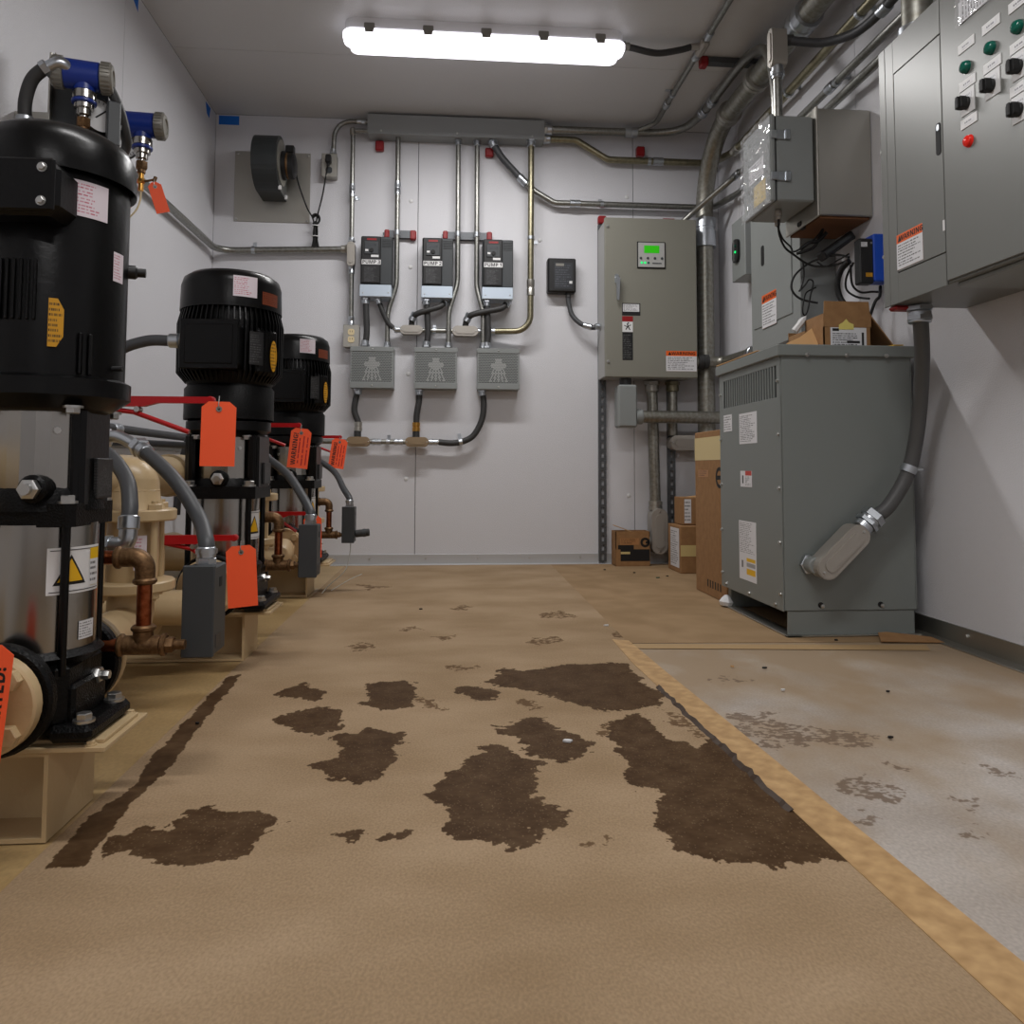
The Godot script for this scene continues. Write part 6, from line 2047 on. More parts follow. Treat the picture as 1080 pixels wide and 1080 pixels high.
func film_box():
	var t := thing("equipment_box", "gray latched box with clear film over its cover, high beside the stainless box", "enclosure", Vector3(2.51, 1.482, 1.47))
	var b := mb()
	b.bx(Vector3(2.448, 1.484, 1.345), Vector3(2.588, 1.800, 1.600), 0.006)
	part("body", b, M.enclosure_gray, t)
	b = mb()
	b.bx(Vector3(2.443, 1.487, 1.348), Vector3(2.448, 1.797, 1.597))
	part("gasket", b, M.rubber, t)
	b = mb()
	b.bx(Vector3(2.424, 1.480, 1.341), Vector3(2.443, 1.804, 1.604), 0.006)
	var cv := part("cover", b, M.enclosure_gray, t)
	b = mb()
	var f := FastNoiseLite.new()
	f.frequency = 18.0
	f.seed = 12
	# wrinkled protective film: a thin sheet folded over the cover
	var nz := 22
	var ny := 26
	var pt := func(i: int, j: int) -> Vector3:
		var z := lerpf(1.336, 1.609, float(i) / nz)
		var y := lerpf(1.474, 1.810, float(j) / ny)
		var e := f.get_noise_2d((z - y) * 0.9, (z + y) * 4.5) * 0.011
		return Vector3(2.416 + e, y, z)
	for i in nz:
		for j in ny:
			var p: Array = [pt.call(i, j + 1), pt.call(i + 1, j + 1), pt.call(i + 1, j), pt.call(i, j)]
			var nn: Vector3 = (p[1] - p[0]).cross(p[3] - p[0]).normalized()
			if nn.x > 0: nn = -nn
			b.quad(p[0], p[1], p[2], p[3], nn)
	part("clear_film", b, M.film, cv)
	sticker("tan_label", Vector3(2.424, 1.545, 1.50), 0.11, 0.08, XN, M.packing_tape, cv)
	sticker("print_label", Vector3(2.424, 1.64, 1.47), 0.14, 0.07, XN, M.print_white_small, cv)
	for y in [1.725, 1.572]:
		b = mb()
		b.box(Vector3(2.437, y, 1.607), Vector3(0.026, 0.030, 0.008), 0.002)
		b.box(Vector3(2.470, y, 1.604), Vector3(0.050, 0.034, 0.008), 0.002)
		b.box(Vector3(2.486, y, 1.610), Vector3(0.020, 0.036, 0.010), 0.003)
		part("latch", b, M.zinc, t)
	for q in [[2.485, 1.50], [2.515, 1.42]]:
		b = mb()
		b.cyl(Vector3(q[0] + 0.01, 1.484, q[1]), Vector3(q[0] + 0.01, 1.462, q[1]), 0.013, 12, 0.002)
		b.cyl(Vector3(q[0] + 0.01, 1.462, q[1]), Vector3(q[0] + 0.01, 1.448, q[1]), 0.010, 12, 0.002)
		part("cord_grip", b, M.cast_alloy, t)
	# pipe and cast body above the box
	t = conduit("steel_conduit", "short upright conduit with a cast elbow above the film-covered box", [Vector3(2.500, 1.800, 1.50), Vector3(2.500, 2.01, 1.50)], 0.0165, M.emt)
	b = mb()
	b.cyl(Vector3(2.500, 1.985, 1.50), Vector3(2.500, 2.035, 1.50), 0.022, 16, 0.002)
	b.ring(Vector3(2.500, 1.998, 1.50), Vector3(2.500, 2.012, 1.50), 0.027, 0.015, 16)
	part("connector", b, M.zinc, t)
	elbow_body(t, Vector3(2.475, 2.105, 1.50), Vector3.UP, Vector3.LEFT, 0.150, 0.050, 0.055, M.cast_alloy)
	b = mb()
	b.cyl(Vector3(2.525, 2.135, 1.50), Vector3(2.560, 2.135, 1.51), 0.020, 14, 0.002)
	part("hub", b, M.flex_dark, t)
	t = conduit("flexible_conduit", "dark flexible conduit sagging from the cast elbow towards the big wall panel", smooth([Vector3(2.545, 2.135, 1.505), Vector3(2.58, 2.118, 1.53), Vector3(2.64, 2.090, 1.58), Vector3(2.685, 2.062, 1.68), Vector3(2.705, 2.052, 1.78), Vector3(2.715, 2.06, 1.95), Vector3(2.715, 2.08, 2.2)]), 0.0165, M.flex)
	coupling(t, Vector3(2.714, 2.055, 1.86), Vector3(0.02, 0.02, 1), 0.0165)

func stainless_box():
	var t := thing("stainless_box", "stainless steel box on the right wall between the film-covered box and the big panel", "enclosure", Vector3(2.70, 1.43, 1.45))
	var b := mb()
	b.bx(Vector3(2.598, 1.432, 1.352), Vector3(2.799, 1.826, 1.612), 0.004)
	part("body", b, M.brushed, t)
	b = mb()
	b.bx(Vector3(2.590, 1.426, 1.346), Vector3(2.598, 1.832, 1.618), 0.003)
	part("door", b, M.brushed, t)
	b = mb()
	b.bx(Vector3(2.605, 1.424, 1.355), Vector3(2.79, 1.432, 1.60))
	part("plywood_bottom", b, M.plywood, t)

func control_panel():
	var t := thing("control_cabinet", "big gray control panel at upper right with lights, switches and bagged papers", "control panel", Vector3(2.675, 0.993, 2.6))
	var x := 2.55
	var b := mb()
	b.bx(Vector3(x + 0.006, 0.996, 2.10), Vector3(2.799, 1.757, 3.30), 0.003)
	part("body", b, M.panel_gray, t)
	# left section: frame strips round a separate door
	b = mb()
	b.bx(Vector3(x, 0.993, 2.097), Vector3(x + 0.006, 1.760, 2.128), 0.001)
	part("edge_strip", b, M.panel_gray, t)
	b = mb()
	b.bx(Vector3(x, 0.993, 2.130), Vector3(x + 0.006, 1.760, 2.170), 0.001)
	b.bx(Vector3(x, 1.662, 2.170), Vector3(x + 0.006, 1.760, 2.384), 0.001)
	b.bx(Vector3(x, 0.993, 2.170), Vector3(x + 0.006, 1.078, 2.384), 0.001)
	part("frame", b, M.panel_gray, t)
	b = mb()
	b.bx(Vector3(x, 1.081, 2.173), Vector3(x + 0.006, 1.659, 2.384), 0.001)
	var ld := part("small_door", b, M.panel_gray, t)
	warning_label(Vector3(x, 1.137, 2.229), 0.122, 0.100, XN, ld)
	b = mb()
	b.prism(rrect(0.020, 0.085, 0.008), Vector3(x, 1.385, 2.370), Vector3.BACK, Vector3.UP, Vector3(-0.0015, 0, 0))
	part("latch", b, M.dark_slot, ld)
	b = mb()
	b.prism(rrect(0.012, 0.016, 0.005), Vector3(x - 0.0015, 1.415, 2.371), Vector3.BACK, Vector3.UP, Vector3(-0.0015, 0, 0))
	part("lock", b, M.zinc, ld)
	b = mb()
	b.bx(Vector3(x - 0.0015, 1.137, 2.379), Vector3(x, 1.165, 2.386))
	part("white_tab", b, M.white_label, ld)
	for y in [1.46, 1.145]:
		b = mb()
		b.bolt(Vector3(x + 0.006, y, 2.098), Vector3.LEFT, 0.006)
		part("screw", b, M.steel_bolt, t)
	# right section: one big door
	b = mb()
	b.bx(Vector3(x, 1.004, 2.388), Vector3(x + 0.006, 1.752, 3.29), 0.0015)
	var d := part("large_door", b, M.panel_gray, t)
	b = mb()
	b.bx(Vector3(x + 0.02, 0.985, 2.40), Vector3(2.795, 0.996, 3.28), 0.002)
	part("bottom_lip", b, M.enclosure_gray, t)
	# pilot lights
	for q in [[2.488, 1.517], [2.577, 1.517], [2.666, 1.517], [2.755, 1.517]]:
		b = mb()
		b.ring(Vector3(x, q[1], q[0]), Vector3(x - 0.004, q[1], q[0]), 0.016, 0.008, 20)
		b.lathe(Vector3(x, q[1], q[0]), Vector3.LEFT, [[0.0155, 0], [0.0155, 0.006], [0.013, 0.012], [0.007, 0.015], [0, 0.016]], 20)
		part("green_light", b, M.green_lens, d)
		legend(Vector3(x, q[1] + 0.056, q[0] + 0.002), d)
	b = mb()
	b.lathe(Vector3(x, 1.329, 2.489), Vector3.LEFT, [[0.016, 0], [0.015, 0.003], [0.014, 0.003], [0.0135, 0.008], [0.009, 0.012], [0, 0.013]], 20)
	part("red_light", b, M.red_lens, d)
	legend(Vector3(x, 1.379, 2.491), d)
	for q in [[2.486, 1.430], [2.575, 1.430], [2.664, 1.430], [2.660, 1.332], [2.753, 1.430]]:
		b = mb()
		b.box(Vector3(x - 0.001, q[1], q[0] + 0.003), Vector3(0.002, 0.062, 0.050), 0.0)
		var pl := part("switch_plate", b, M.white_label, d)
		sticker("print", Vector3(x - 0.002, q[1] + 0.010, q[0] + 0.004), 0.03, 0.018, XN, M.print_white_small, pl)
		legend(Vector3(x, q[1] + 0.046, q[0] + 0.004), d)
		b = mb()
		b.cyl(Vector3(x - 0.002, q[1] - 0.004, q[0]), Vector3(x - 0.010, q[1] - 0.004, q[0]), 0.016, 16, 0.001)
		b.prism(rrect(0.026, 0.030, 0.006), Vector3(x - 0.010, q[1] - 0.004, q[0]), Vector3.BACK, Vector3.UP, Vector3(-0.014, 0, 0))
		b.box(Vector3(x - 0.026, q[1] - 0.004, q[0]), Vector3(0.008, 0.030, 0.010), 0.002)
		part("selector_knob", b, M.rubber, d)
	# papers in a plastic bag, taped high on the door
	b = mb()
	b.bx(Vector3(x - 0.003, 1.636, 2.468), Vector3(x - 0.0005, 1.74, 2.66))
	var bag := part("bagged_papers", b, M.print_spec, d)
	b = mb()
	var f := FastNoiseLite.new()
	f.frequency = 25.0
	var pt := func(i: int, j: int) -> Vector3:
		var z := lerpf(2.460, 2.668, i / 18.0)
		var y := lerpf(1.630, 1.745, j / 10.0)
		return Vector3(x - 0.007 - f.get_noise_2d(z * 1.5, y * 1.5) * 0.006, y, z)
	for i in 18:
		for j in 10:
			var p: Array = [pt.call(i, j + 1), pt.call(i + 1, j + 1), pt.call(i + 1, j), pt.call(i, j)]
			var nn: Vector3 = (p[1] - p[0]).cross(p[3] - p[0]).normalized()
			if nn.x > 0: nn = -nn
			b.quad(p[0], p[1], p[2], p[3], nn)
	part("plastic_bag", b, M.film, bag)
	# strut end under the panel, pipes into its top
	red_cap(Vector3(2.60, 0.9865, 2.125), Vector3(0.09, 0.013, 0.04), "red strut cap under the lower left corner of the big control panel")
	t = conduit("steel_pipe", "thick pale steel pipe rising from the top of the big control panel", [Vector3(2.635, 1.757, 2.16), Vector3(2.635, H, 2.16)], 0.042, M.rigid, "", 22)
	coupling(t, Vector3(2.635, 1.785, 2.16), Vector3.UP, 0.042, 0.05, M.zinc)
	t = conduit("steel_conduit", "thin conduit beside the thick pipe on top of the big control panel", [Vector3(2.705, 1.757, 2.30), Vector3(2.705, H, 2.30)], 0.0165, M.emt, "", 14)
	connector(t, Vector3(2.705, 1.757, 2.30), Vector3.UP, 0.0165)

func legend(at: Vector3, d: Node3D):
	var b := mb()
	b.box(at + Vector3(-0.001, 0, 0), Vector3(0.002, 0.024, 0.060))
	var l := part("legend_plate", b, M.white_label, d)
	sticker("print", at + Vector3(-0.002, -0.001, 0.002), 0.034, 0.011, XN, M.print_legend, l, 0.0004)

func charger():
	var t := thing("battery_charger", "black box with a bright blue side hanging by the big panel's edge", "charger", Vector3(2.73, 1.16, 1.70))
	var b := mb()
	b.bx(Vector3(2.686, 1.160, 1.680), Vector3(2.735, 1.318, 1.72), 0.004)
	part("body", b, M.black_plastic, t)
	b = mb()
	b.bx(Vector3(2.735, 1.168, 1.66), Vector3(2.799, 1.335, 1.722), 0.004)
	part("blue_case", b, M.blue_bright, t)
	sticker("white_print", Vector3(2.702, 1.296, 1.72), 0.022, 0.016, ZF, M.print_white_small, t)
	sticker("yellow_print", Vector3(2.718, 1.190, 1.72), 0.024, 0.014, ZF, M.print_yellow, t)
	b = mb()
	b.lathe(Vector3(2.728, 1.302, 1.72), Vector3.BACK, [[0.004, 0], [0.003, 0.002], [0, 0.003]], 10)
	part("screw", b, M.steel_bolt, t)
	# power strip and cords
	t = thing("power_strip", "black power strip hanging at a slant under the stainless box", "power strip", Vector3(2.70, 1.30, 1.52))
	b = mb()
	b.box(Vector3(2.715, 1.352, 1.50), Vector3(0.15, 0.034, 0.045), 0.005, Basis(Vector3.BACK, 0.62))
	part("strip", b, M.black_plastic, t)
	b = mb()
	b.box(Vector3(2.712, 1.352, 1.524), Vector3(0.12, 0.012, 0.003), 0.001, Basis(Vector3.BACK, 0.62))
	part("socket_row", b, M.charcoal, t)
	var runs := [
		[[2.495, 1.449, 1.50], [2.505, 1.40, 1.48], [2.535, 1.355, 1.46], [2.575, 1.330, 1.45], [2.62, 1.300, 1.45], [2.66, 1.285, 1.46], [2.70, 1.275, 1.52], [2.70, 1.27, 1.62]],
		[[2.525, 1.449, 1.42], [2.545, 1.40, 1.42], [2.575, 1.37, 1.42], [2.578, 1.345, 1.44], [2.61, 1.36, 1.46], [2.65, 1.39, 1.47], [2.68, 1.43, 1.48]],
		[[2.70, 1.278, 1.62], [2.69, 1.305, 1.55], [2.665, 1.312, 1.47], [2.63, 1.297, 1.44], [2.585, 1.255, 1.43], [2.572, 1.205, 1.43], [2.60, 1.165, 1.44], [2.66, 1.145, 1.46]],
		[[2.605, 1.300, 1.46], [2.612, 1.25, 1.45], [2.60, 1.205, 1.45], [2.592, 1.19, 1.45]],
		[[2.592, 1.19, 1.45], [2.615, 1.215, 1.455], [2.63, 1.235, 1.455], [2.645, 1.228, 1.455], [2.64, 1.20, 1.455], [2.615, 1.18, 1.455], [2.602, 1.12, 1.455], [2.61, 1.098, 1.455], [2.622, 1.12, 1.457], [2.638, 1.19, 1.457], [2.655, 1.205, 1.457]],
		[[2.60, 1.352, 1.45], [2.63, 1.375, 1.46], [2.66, 1.38, 1.47], [2.69, 1.41, 1.48]],
		[[2.585, 1.335, 1.45], [2.62, 1.345, 1.46], [2.655, 1.365, 1.46], [2.68, 1.425, 1.47]],
		[[2.69, 1.258, 1.64], [2.68, 1.235, 1.60], [2.675, 1.19, 1.58], [2.685, 1.14, 1.58], [2.70, 1.10, 1.60]],
		[[2.70, 1.25, 1.65], [2.70, 1.21, 1.60], [2.71, 1.17, 1.58], [2.735, 1.14, 1.60], [2.75, 1.12, 1.66]],
		[[2.695, 1.245, 1.64], [2.71, 1.18, 1.62], [2.735, 1.15, 1.63], [2.76, 1.145, 1.66], [2.78, 1.14, 1.68]],
		[[2.78, 1.16, 1.68], [2.765, 1.12, 1.70], [2.748, 1.10, 1.70], [2.735, 1.04, 1.68], [2.72, 0.99, 1.68]],
		[[2.655, 1.30, 1.47], [2.668, 1.285, 1.48], [2.676, 1.275, 1.50], [2.69, 1.283, 1.58], [2.70, 1.29, 1.62]],
	]
	var says := ["black cord hanging in a long loop from the film-covered box's left grip", "black cord from the film-covered box's right grip up under the stainless box", "black cord making the widest loop down behind the cardboard box", "short black cord hanging under the crossing cords", "thin black cord in small curls above the cardboard boxes", "upper black cord slanting up to the stainless box", "lower black cord slanting up to the stainless box", "thick black cable bundle dropping beside the black and blue charger", "black cord bowing below the charger towards the panel edge", "black cord swinging low under the charger to the wall", "black cord tail hanging down next to the control panel edge", "thin black cord kinked where it enters the charger"]
	for i in runs.size():
		var pts := []
		for q in runs[i]: pts.append(Vector3(q[0], q[1], q[2]))
		O = pts[0]
		b = mb()
		b.tube(smooth(pts, 6), [0.0042, 0.0036, 0.0042, 0.0034, 0.003, 0.007, 0.006, 0.0105, 0.004, 0.004, 0.0055, 0.0028][i], 8)
		single("power_cable", b, M.rubber, says[i], "cord", "tangled black cords above the transformer")
	b = mb()
	O = Vector3(2.62, 1.36, 1.47)
	b.box(Vector3(2.655, 1.395, 1.47), Vector3(0.075, 0.035, 0.04), 0.008, Basis(Vector3.BACK, 0.7))
	single("plug_adapter", b, M.rubber, "bulky black plug adapter dangling under the stainless box", "adapter")

func transformer_top():
	var y := 0.9135
	# upright carton with the shipping label
	var t := thing("cardboard_box", "open cardboard box with a white shipping label on top of the transformer", "cardboard box", Vector3(2.62, y, 1.70))
	var b := mb()
	b.bx(Vector3(2.533, y, 1.620), Vector3(2.537, 1.045, 1.755))
	b.bx(Vector3(2.697, y, 1.620), Vector3(2.701, 1.045, 1.755))
	b.bx(Vector3(2.533, y, 1.620), Vector3(2.701, y + 0.004, 1.755))
	b.bx(Vector3(2.533, y, 1.620), Vector3(2.701, 1.045, 1.624))
	b.bx(Vector3(2.533, y, 1.751), Vector3(2.701, 1.000, 1.755))
	part("box", b, M.cardboard, t)
	b = mb()
	b.prism(PackedVector2Array([Vector2(-0.084, 0), Vector2(0.084, 0), Vector2(0.078, 0.088), Vector2(-0.078, 0.088)]), Vector3(2.617, 1.000, 1.752), Vector3.RIGHT, Vector3(0, 1, -0.04).normalized(), Vector3(0, 0, 0.004))
	part("raised_flap", b, M.cardboard, t)
	b = mb()
	b.prism(PackedVector2Array([Vector2(0, 0), Vector2(0.13, 0), Vector2(0.12, 0.13), Vector2(0, 0.12)]), Vector3(2.701, 1.038, 1.622), Vector3.BACK, Vector3(0.62, -0.78, 0.05).normalized(), Vector3(0.003, 0.003, 0))
	part("side_flap", b, M.cardboard, t)
	sticker("shipping_label", Vector3(2.620, 0.957, 1.755), 0.126, 0.082, ZF, M.print_ship, t)
	b = mb()
	b.prism(PackedVector2Array([Vector2(-0.026, -0.012), Vector2(0.026, -0.012), Vector2(0.026, 0.006), Vector2(0.010, 0.012), Vector2(0, 0.024), Vector2(-0.012, 0.012), Vector2(-0.026, 0.004)]), Vector3(2.612, 1.003, 1.7567), Vector3.RIGHT, Vector3.UP, Vector3(0, 0, 0.0006))
	part("yellow_tape", b, M.yellow_tape, t)
	O = Vector3(2.70, y, 1.86)
	b = mb()
	b.box(Vector3(2.700, y + 0.003, 1.88), Vector3(0.04, 0.003, 0.05), 0.0, Basis(Vector3.UP, 0.3) * Basis(Vector3.BACK, 0.06))
	single("paper_scrap", b, M.yellow, "yellow paper scrap on the transformer lid beside the shipping box", "paper scrap")
	# flattened carton at the left, packing paper in it
	t = thing("cardboard_box", "torn open cardboard box with packing inside, at the left on the transformer lid", "cardboard box", Vector3(2.56, y, 1.55))
	b = mb()
	b.bx(Vector3(2.560, y, 1.42), Vector3(2.564, 1.02, 1.60))
	b.bx(Vector3(2.560, y, 1.42), Vector3(2.660, 1.035, 1.424))
	b.bx(Vector3(2.656, y, 1.42), Vector3(2.660, 1.03, 1.60))
	b.bx(Vector3(2.560, y, 1.42), Vector3(2.660, y + 0.004, 1.60))
	b.bx(Vector3(2.560, y, 1.597), Vector3(2.660, 0.985, 1.601))
	part("box", b, M.cardboard, t)
	b = mb()
	b.prism(PackedVector2Array([Vector2(0, 0), Vector2(0.045, 0.034), Vector2(0.095, 0.062), Vector2(0.152, 0.108), Vector2(0.152, 0.040), Vector2(0.148, -0.004), Vector2(0.05, -0.004)]), Vector3(2.380, y + 0.006, 1.735), Vector3.RIGHT, Vector3(0, 0.8, -0.6).normalized(), Vector3(0, 0.003, 0.002))
	part("torn_flap", b, M.cardboard_edge, t)
	b = mb()
	b.box(Vector3(2.610, 0.965, 1.51), Vector3(0.080, 0.07, 0.14), 0.01)
	part("black_padding", b, M.rubber, t)
	O = Vector3(2.46, 0.99, 1.61)
	for q in [[2.515, 1.020, 1.61, 1.3, "white foam scrap standing up beside the torn box's opening"], [2.545, 0.985, 1.625, 0.3, "crumpled pale packing paper on the torn cardboard box"]]:
		O = Vector3(q[0], q[1], q[2])
		b = mb()
		var r := RandomNumberGenerator.new()
		r.seed = int(q[0] * 1000)
		var prof := [[0, 0]]
		for k in 5: prof.append([0.008 + r.randf() * 0.006, 0.004 + 0.014 * k])
		prof.append([0, 0.075])
		b.lathe(Vector3(q[0], q[1], q[2]) - Vector3(0.02, 0.015, 0), Vector3(1, q[3], 0.1), prof, 7, true)
		single("packing_scrap", b, M.white_plastic if q[3] > 0.5 else M.cardboard_edge, q[4], "packing")
	O = Vector3(2.36, y, 1.60)
	b = mb()
	b.bx(Vector3(2.306, y + 0.0005, 1.34), Vector3(2.365, y + 0.0045, 1.74), 0.001)
	single("cardboard_strip", b, M.cardboard_edge, "flat cardboard strip lying along the transformer lid's left edge", "cardboard")
# ---------------------------------------------------------------- transmitters, gauges, tape and litter
func transmitter(at: Vector3, yaw: float, label: String):
	var t := thing("pressure_transmitter", label, "transmitter", at, "blue pressure transmitters on the left wall")
	var d := Vector3(cos(yaw), 0, -sin(yaw))
	var b := mb()
	b.lathe(at - d * 0.055, d, [[0, 0], [0.036, 0.0], [0.041, 0.004], [0.041, 0.092], [0.036, 0.096], [0, 0.096]], 28)
	b.cyl(at, at + Vector3(0, -0.05, 0), 0.028, 20, 0.003)
	part("housing", b, M.blue, t)
	for s in [-1.0, 1.0]:
		b = mb()
		var o := at + d * (0.040 if s > 0 else -0.052)
		b.lathe(o, d * s, [[0.039, 0], [0.044, 0.003], [0.044, 0.026], [0.038, 0.033], [0.026, 0.034], [0.024, 0.030], [0, 0.030]], 28)
		for k in 24:
			var f: Array = MB.frame(d)
			var a := TAU * k / 24
			var e: Vector3 = f[0] * cos(a) + f[1] * sin(a)
			b.box(o + e * 0.0445 + d * s * 0.015, Vector3(0.003, 0.003, 0.024), 0.0, Basis(e, d.cross(e), d))
		part("ribbed_cap", b, M.gauge_gray, t)
	b = mb()
	b.cyl(at + Vector3(0, -0.048, 0), at + Vector3(0, -0.074, 0), 0.031, 22, 0.002)
	part("collar", b, M.stainless, t)
	b = mb()
	b.cyl(at + Vector3(0, -0.074, 0), at + Vector3(0, -0.084, 0), 0.033, 22, 0.002)
	part("blue_ring", b, M.blue, t)
	b = mb()
	b.lathe(at + Vector3(0, -0.084, 0), Vector3.DOWN, [[0.026, 0], [0.026, 0.014], [0.019, 0.016], [0.019, 0.032], [0.012, 0.036], [0.012, 0.044]], 20)
	part("process_nut", b, M.stainless, t)
	b = mb()
	b.hexa(at + Vector3(0, -0.126, 0), Vector3.DOWN, 0.019, 0.026)
	b.cyl(at + Vector3(0, -0.150, 0), at + Vector3(0, -0.166, 0), 0.013, 14, 0.002)
	part("bronze_nut", b, M.bronze, t)
	b = mb()
	b.cyl(at + Vector3(0, -0.164, 0), at + Vector3(0, -0.225, 0), 0.0085, 14)
	b.hexa(at + Vector3(0, -0.186, 0), Vector3.DOWN, 0.013, 0.014)
	part("brass_valve", b, M.brass, t)

func gauge(at: Vector3, d: Vector3, r: float, label: String):
	var t := thing("pressure_gauge", label, "gauge", at, "round pressure gauges on the left wall")
	d = d.normalized()
	var b := mb()
	b.lathe(at - d * 0.030, d, [[0, 0], [r, 0.0], [r, 0.028], [r * 0.9, 0.034], [r * 0.88, 0.030]], 30)
	part("case", b, M.black_plastic, t)
	b = mb()
	b.cyl(at - d * 0.004, at, r * 0.89, 30)
	var fst := mb()
	fst.cyl(at - d * 0.018 + Vector3(0, -r, 0), at - d * 0.018 + Vector3(0, -r - 0.05, 0), 0.009, 12)
	fst.hexa(at - d * 0.018 + Vector3(0, -r - 0.03, 0), Vector3.DOWN, 0.014, 0.016)
	part("brass_stem", fst, M.brass, t)
	var f := part("dial_face", b, M.white_label, t)
	var fr: Array = MB.frame(d)
	b = mb()
	b.box(at + d * 0.0012 + (fr[0] + fr[1]) * r * 0.18, Vector3(r * 1.0, 0.004, 0.001), 0.0, Basis((fr[0] + fr[1]).normalized(), (fr[1] - fr[0]).normalized(), d))
	part("needle", b, M.black_ink, f)
	b = mb()
	for k in 16:
		var a := TAU * (k + 2) / 20.0 - PI / 2
		var e: Vector3 = fr[0] * cos(a) + fr[1] * sin(a)
		b.box(at + d * 0.0008 + e * r * 0.74, Vector3(0.007, 0.0018, 0.0006), 0.0, Basis(e, d.cross(e), d))
	var q := part("scale_marks", b, M.black_ink, f)
	q.set_meta("kind", "stuff")

func blue_tape(a: Array, o: Vector3, ux: Vector3, uy: Vector3, n: Vector3, label: String):
	var p := PackedVector2Array()
	for i in range(0, a.size(), 2): p.append(Vector2(a[i], a[i + 1]))
	O = o
	var b := mb()
	b.prism(p, o, ux, uy, n * 0.0006)
	single("masking_tape", b, M.blue_tape, label, "tape", "blue masking tape near the ceiling")

func build_small_things():
	var t := thing("mounting_plate", "dark upright mounting plate behind the front blue transmitter", "bracket", Vector3(0.10, 1.45, 1.93))
	var b := mb()
	b.bx(Vector3(0.104, 1.43, 1.92), Vector3(0.262, 1.715, 1.926))
	part("plate", b, M.charcoal, t)
	b = mb()
	b.bx(Vector3(0.100, 1.43, 1.90), Vector3(0.106, 1.735, 1.945), 0.001)
	part("edge", b, M.brushed, t)
	b = mb()
	b.prism(PackedVector2Array([Vector2(0, 0), Vector2(0.05, -0.07), Vector2(0, -0.07)]), Vector3(0.106, 1.745, 1.92), Vector3.RIGHT, Vector3.UP, Vector3(0, 0, 0.006))
	part("gusset", b, M.brushed, t)
	b = mb()
	b.bx(Vector3(0.001, 1.50, 1.915), Vector3(0.104, 1.56, 1.93))
	part("wall_bracket", b, M.brushed, t)
	transmitter(Vector3(0.228, 1.640, 2.0), 0.25, "nearer blue pressure transmitter, above the slim pump's motor")
	transmitter(Vector3(0.245, 1.665, 1.62), 0.10, "farther blue pressure transmitter with an orange tag below it")
	gauge(Vector3(0.250, 1.545, 1.955), Vector3(0.75, 0.05, 0.66), 0.055, "round gauge just right of the nearer blue transmitter's stem")
	gauge(Vector3(0.182, 1.605, 1.61), Vector3(0.78, 0.05, 0.62), 0.052, "round gauge half hidden left of the farther blue transmitter")
	t = thing("switch_box", "slim gray switch box beside the round gauge near the blue transmitter", "switch box", Vector3(0.285, 1.44, 1.95))
	b = mb()
	b.box(Vector3(0.288, 1.515, 1.95), Vector3(0.035, 0.13, 0.06), 0.003, Basis(Vector3.UP, 0.5))
	part("body", b, M.charcoal, t)
	sticker("white_spot", Vector3(0.309, 1.515, 1.945), 0.008, 0.012, Basis(Vector3.UP, 0.5 + PI / 2), M.white_label, t)
	t = conduit("flexible_conduit", "gray flexible conduit arching from the wall into the nearer blue transmitter", smooth([Vector3(0.085, 1.48, 2.03), Vector3(0.088, 1.54, 2.04), Vector3(0.110, 1.60, 2.05), Vector3(0.150, 1.635, 2.055)]), 0.0175, M.flex_dark)
	b = mb()
	b.tube(fillet([Vector3(0.146, 1.628, 2.055), Vector3(0.185, 1.652, 2.055), Vector3(0.200, 1.640, 2.03)], 0.02), 0.017, 14)
	b.hexa(Vector3(0.140, 1.624, 2.055), Vector3(0.8, 0.55, 0), 0.023, 0.018)
	part("connector", b, M.zinc, t)
	b = mb()
	b.cyl(Vector3(0.085, 1.475, 2.03), Vector3(0.085, 1.50, 2.03), 0.024, 14, 0.003)
	part("connector", b, M.zinc, t)
	conduit("flexible_conduit", "dark flexible conduit dropping past the gauges behind the slim pump", smooth([Vector3(0.285, 1.62, 1.97), Vector3(0.305, 1.56, 1.94), Vector3(0.30, 1.49, 1.88), Vector3(0.22, 1.50, 1.75), Vector3(0.12, 1.58, 1.60), Vector3(0.04, 1.655, 1.48), Vector3(0.035, 1.665, 1.452)]), 0.014, M.flex_dark)
	t = thing("sensing_tube", "thin pale plastic tube curling down from the farther blue transmitter", "tube", Vector3(0.245, 1.44, 1.62))
	b = mb()
	b.tube(smooth([Vector3(0.245, 1.442, 1.62), Vector3(0.244, 1.41, 1.62), Vector3(0.232, 1.375, 1.62), Vector3(0.205, 1.345, 1.62), Vector3(0.17, 1.33, 1.62)]), 0.003, 8)
	part("tube", b, M.cream, t)
	b = mb()
	b.tube([Vector3(0.252, 1.472, 1.62), Vector3(0.290, 1.478, 1.625)], 0.004, 8)
	b.cyl(Vector3(0.288, 1.470, 1.625), Vector3(0.294, 1.488, 1.625), 0.006, 10, 0.001)
	part("valve_handle", b, M.bronze, t)
	paper_tag(Vector3(0.292, 1.458, 1.63), 0.042, 0.105, 0.35, 0.32, "orange tag tilted under the farther blue transmitter", "")
	paper_tag(Vector3(0.192, 1.485, 1.598), 0.048, 0.100, 1.0, -0.08, "orange lettered tag edge-on behind the slim pump's motor", "WARNING!")
	blue_tape([0, 0, 0.108, 0, 0.108, -0.050, 0, -0.050], Vector3(0.016, 2.432, 0.0), Vector3.RIGHT, Vector3.UP, Vector3.BACK, "oblong of blue tape in the top left corner of the back wall")
	blue_tape([0, 0, 0.085, -0.002, 0.06, -0.055, 0.02, -0.062], Vector3(0.0, 2.425, 0.098), Vector3.BACK, Vector3.UP, Vector3.RIGHT, "blue tape piece on the left wall next to the corner")
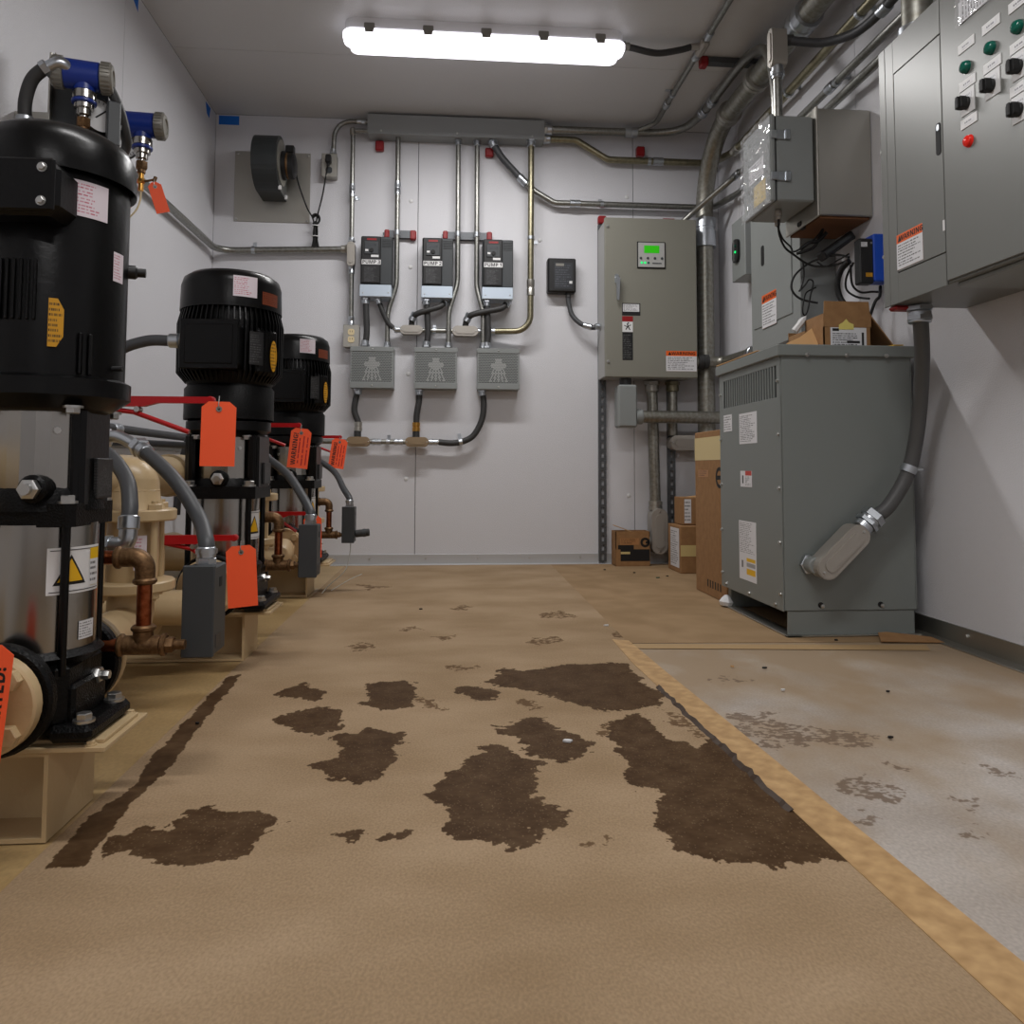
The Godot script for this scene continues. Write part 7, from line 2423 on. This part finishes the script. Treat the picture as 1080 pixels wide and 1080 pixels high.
	blue_tape([0, 0, 0.10, 0.01, 0.09, -0.02, 0.0, -0.065], Vector3(0.0, 2.436, 1.075), Vector3.BACK, Vector3.UP, Vector3.RIGHT, "blue tape piece on the left wall at the picture's top edge")
	litter()

func litter():
	var b: MB
	# cardboard scrap by the transformer's right foot
	O = Vector3(2.66, 0.004, 1.99)
	b = mb()
	b.prism(PackedVector2Array([Vector2(-0.09, 0), Vector2(0.10, -0.015), Vector2(0.085, 0.03), Vector2(-0.03, 0.075), Vector2(-0.06, 0.07)]), Vector3(2.66, 0.005, 2.0), Vector3.RIGHT, Vector3(0, 0.16, -0.98).normalized(), Vector3(0, 0.002, 0.0003))
	single("cardboard_scrap", b, M.cardboard, "torn cardboard scrap on the floor by the transformer's right foot", "cardboard")
	O = Vector3(2.345, 0.003, 1.36)
	b = mb()
	b.lathe(Vector3(2.322, 0.003, 1.37), Vector3(0.1, 1, 0), [[0, 0], [0.022, 0.004], [0.028, 0.018], [0.018, 0.032], [0.008, 0.042], [0, 0.044]], 8, true)
	single("crumpled_plastic", b, M.white_plastic, "crumpled white plastic on the floor at the transformer's back left foot", "litter")
	var spots := [
		[2.075, 0.30, 0.0074, "dark", "dark chip on the paper below the slotted strut"], [2.20, 0.42, 0.0050, "dark", "small dark chip in front of the small open box"],
		[2.27, 0.60, 0.0074, "green", "green scrap on the paper left of the tall box"], [2.33, 0.55, 0.0056, "dark", "dark crumb near the green scrap"],
		[1.505, 2.775, 0.0081, "white", "white chip on the wet stain in the middle of the aisle"], [2.13, 2.80, 0.0050, "dark", "dark pebble on the pale floor in front of the transformer"],
		[2.06, 2.47, 0.0056, "white", "pale chip on the pale floor near the tape"], [2.30, 2.50, 0.0050, "dark", "dark chip on the pale floor towards the right wall"],
		[2.02, 2.25, 0.0062, "tan", "tan crumb on the pale floor just past the tape strip"], [2.10, 2.27, 0.0056, "dark", "brown crumb on the pale floor just past the tape strip"],
		[0.775, 2.62, 0.0043, "dark", "dark crumb at the left edge of the paper beside the pumps"], [1.80, 1.70, 0.0087, "white", "white scrap on the paper before the tape corner"],
		[2.78, 2.33, 0.0050, "white", "white chip against the right wall's foot"], [2.45, 1.96, 0.0062, "dark", "dark crumb at the front of the transformer's skirt"],
		[1.18, 1.36, 0.0050, "dark", "dark chip far down the aisle paper"],
	]
	var r := RandomNumberGenerator.new()
	r.seed = 77
	for s in spots:
		O = Vector3(s[0], 0.003, s[1])
		b = mb()
		var p := PackedVector2Array()
		for k in 6: p.append(Vector2.from_angle(TAU * k / 6) * s[2] * r.randf_range(0.5, 1.0) * Vector2(1.3, 0.9))
		b.prism(p, O, Vector3.RIGHT, Vector3.FORWARD, Vector3(0.0, 0.0035, 0.0))
		single("litter_chip", b, {"dark": M.rubber, "white": M.white_plastic, "green": M.green_lens, "tan": M.cardboard_edge}[s[3]], s[4], "litter", "chips and crumbs on the floor")
	# the paper's torn edge curls up along the wettest stain
	O = Vector3(1.79, 0.002, 2.85)
	b = mb()
	var f := FastNoiseLite.new()
	f.frequency = 9.0
	var last := []
	for i in 41:
		var z := lerpf(2.42, 3.10, i / 40.0)
		var x := 1.776 + (z - 2.35) * 0.030 + f.get_noise_1d(z * 2.0) * 0.008
		var hh := 0.004 + 0.006 * maxf(0.0, f.get_noise_1d(z * 3.0 + 9.0) + 0.3)
		var row := [Vector3(x - 0.008, 0.0022, z), Vector3(x - 0.004, 0.0022 + hh * 0.5, z), Vector3(x, 0.0022 + hh, z), Vector3(x + 0.001, 0.0018 + hh, z), Vector3(x - 0.004, 0.002, z)]
		if i > 0:
			for k in 4:
				var nn: Vector3 = (row[k + 1] - row[k]).cross(last[k] - row[k]).normalized()
				if k < 2 and nn.y < 0: nn = -nn
				b.quad(last[k], last[k + 1], row[k + 1], row[k], nn)
		last = row
	single("curled_paper_edge", b, M.wet_paper, "curled dark edge of the wet paper beside the tan tape", "floor paper")
